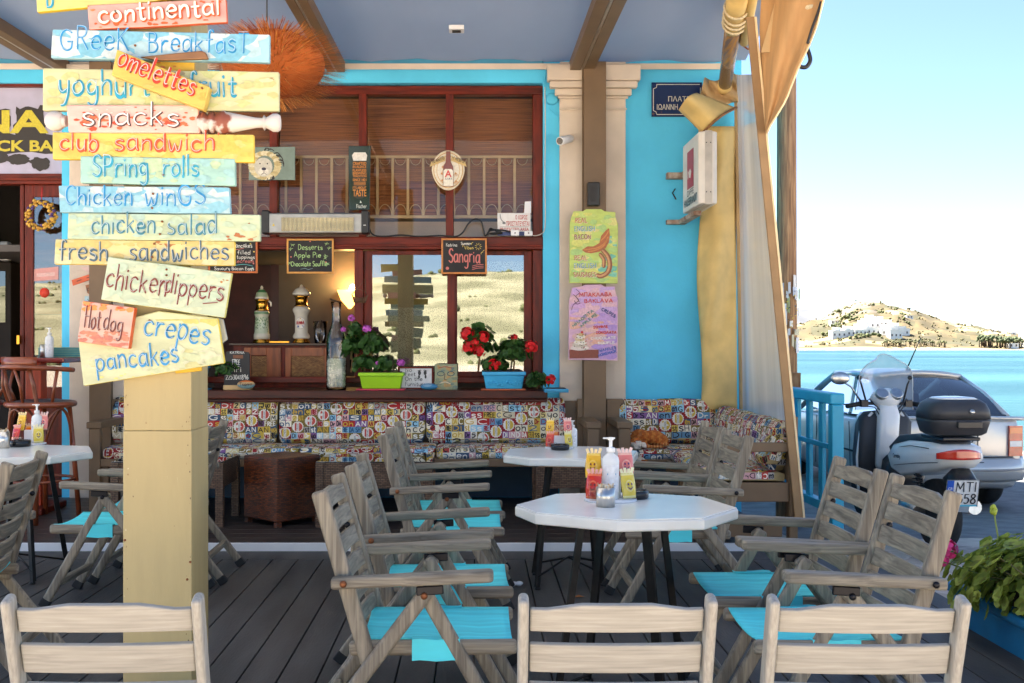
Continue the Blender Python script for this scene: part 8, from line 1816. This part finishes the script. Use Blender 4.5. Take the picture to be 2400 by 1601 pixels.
# bar table
yT = 8.35; r = thing('bar_table', 'tall mahogany bar table with an orange red leg at the left edge', 'table', (X(60, yT), yT, FL))
zt2 = 1.255
mb = MB(); mb.box((X(-120, yT), yT-.3, zt2-.04), (X(180, yT), yT+.3, zt2)); mb.build('tabletop', mat('red_lacquer', c(120, 30, 14), rough=.25, var=.25, stretch=(.7, 6, 6), coat=.4), r, bevel=.012, seg=3)
mb = MB(); mb.box((X(66, yT), yT-.06, FL), (X(101, yT), yT+.06, zt2-.041)); mb.build('leg', mat('orange_red_wood', c(170, 52, 16), rough=.4, var=.25, stretch=(6, 6, .8)), r, bevel=.006)
mb = MB(); mb.box((X(40, yT), yT-.25, FL), (X(126, yT), yT+.25, FL+.05)); mb.build('foot', m_mahog, r, bevel=.01)
def bar_thing(x): return Vector((X(x, yT), yT-.02, zt2+.001))
napkin_tin(bar_thing(101), .024, .1, 'slim brass coloured tin on the tall bar table', False)
pump(bar_thing(119)+Vector((0, -.03, 0)), .23, .032, 'sanitiser pump bottle on the tall bar table in front of the door')
r = thing('menu_stack', 'stack of teal striped menus on the tall bar table', 'menus', bar_thing(130)); mb = MB()
for q in range(9): mb.box((X(80+q % 2, yT), yT+.06, zt2+.002+q*.0085), (X(182-q % 3, yT), yT+.26, zt2+.0095+q*.0085), c(30, 120, 130) if q % 2 else c(110, 150, 130))
mb.build('menus', m_attr, r)
# bentwood stools
m_bent = mat('bentwood', c(128, 62, 32), rough=.35, var=.3, scale=6, coat=.3)
def stool(x, y, a, label):
    r = thing('bentwood_stool', label, 'bar stool', (x, y, FL), 'bentwood bar stools at the tall table')
    M = Matrix.Translation((x, y, FL)) @ Matrix.Rotation(a, 4, 'Z')
    T = lambda p: M @ Vector(p)
    H = .86; rs2 = .235
    mb = MB(); mb.tube([T((rs2*math.cos(t), rs2*math.sin(t), H)) for t in [q*2*math.pi/32 for q in range(32)]], .022, 10, closed=True); mb.build('seat_ring', m_bent, r)
    mb = MB(); mb.lathe([(0, H-.02), (rs2-.01, H-.015), (rs2-.012, H+.015), (rs2*.6, H+.032), (0, H+.036)], (0, 0, 0), 28); mb.V = [T(v) for v in mb.V]; mb.build('seat_pad', mat('grey_vinyl', c(66, 62, 66), rough=.4, var=.1), r)
    for k_ in range(4):
        t = R(45+90*k_); back = k_ in (0, 1)
        mb = MB(); mb.tube([T((.27*math.cos(t), .27*math.sin(t), 0)), T((.23*math.cos(t), .23*math.sin(t), .5)), T((.2*math.cos(t), .2*math.sin(t), H-.01))]+([T((.215*math.cos(t), .25*math.sin(t), 1.0)), T((.2*math.cos(t), .29*math.sin(t), 1.12))] if back else []), [.02, .019, .017]+([.016, .015] if back else []), 8); mb.build('leg', m_bent, r)
    for z, rr in ((.30, .235), (.46, .225)):
        mb = MB(); mb.tube([T((rr*math.cos(t), rr*math.sin(t), z)) for t in [q*2*math.pi/28 for q in range(28)]], .011, 8, closed=True); mb.build('foot_ring', m_bent, r)
    for k_ in range(4):
        t0_ = R(45+90*k_); mb = MB(); pts = []
        for q in range(13):
            s = q/12; t = t0_+R(90)*s; pts.append(T((.215*math.cos(t), .215*math.sin(t), .52+.31*math.sin(s*math.pi)**.7))); 
        mb.tube(pts, .011, 8); mb.build('arch_brace', m_bent, r)
    mb = MB(); mb.tube([T((.25*math.cos(t), .29*math.sin(t), 1.12+.02*math.sin(t))) for t in [R(-20)+R(220)*q/24 for q in range(25)]], .018, 8); mb.build('arm_hoop', m_bent, r)
    mb = MB(); pts = [T((.235*math.cos(t), .27*math.sin(t), .0)) for t in [R(40)+R(100)*q/12 for q in range(13)]]
    mb.add([p+Vector((0, 0, 1.13)) for p in pts]+[p+Vector((0, 0, 1.21)) for p in pts], [(i, i+1, i+14, i+13) for i in range(12)], (1, 1, 1), True); mb.build('back_band', m_bent, r, solid=.02)
    for sx_ in (-1, 1):
        mb = MB(); mb.tube([T((sx_*.08, .21, H)), T((sx_*.1, .25, 1.0)), T((sx_*.06, .275, 1.14))], .011, 8); mb.build('back_spindle', m_bent, r)
        mb = MB(); mb.tube([T((sx_*.2, .06, H)), T((sx_*.25, .08, .98)), T((sx_*.245, .05, 1.11))], .013, 8); mb.build('arm_stay', m_bent, r)
stool(-3.23, 7.92, R(150), 'bentwood bar stool nearest the blue wall strip, in front of the tall table')
stool(-3.82, 8.02, R(200), 'bentwood bar stool at the left edge, farther from the sign post')
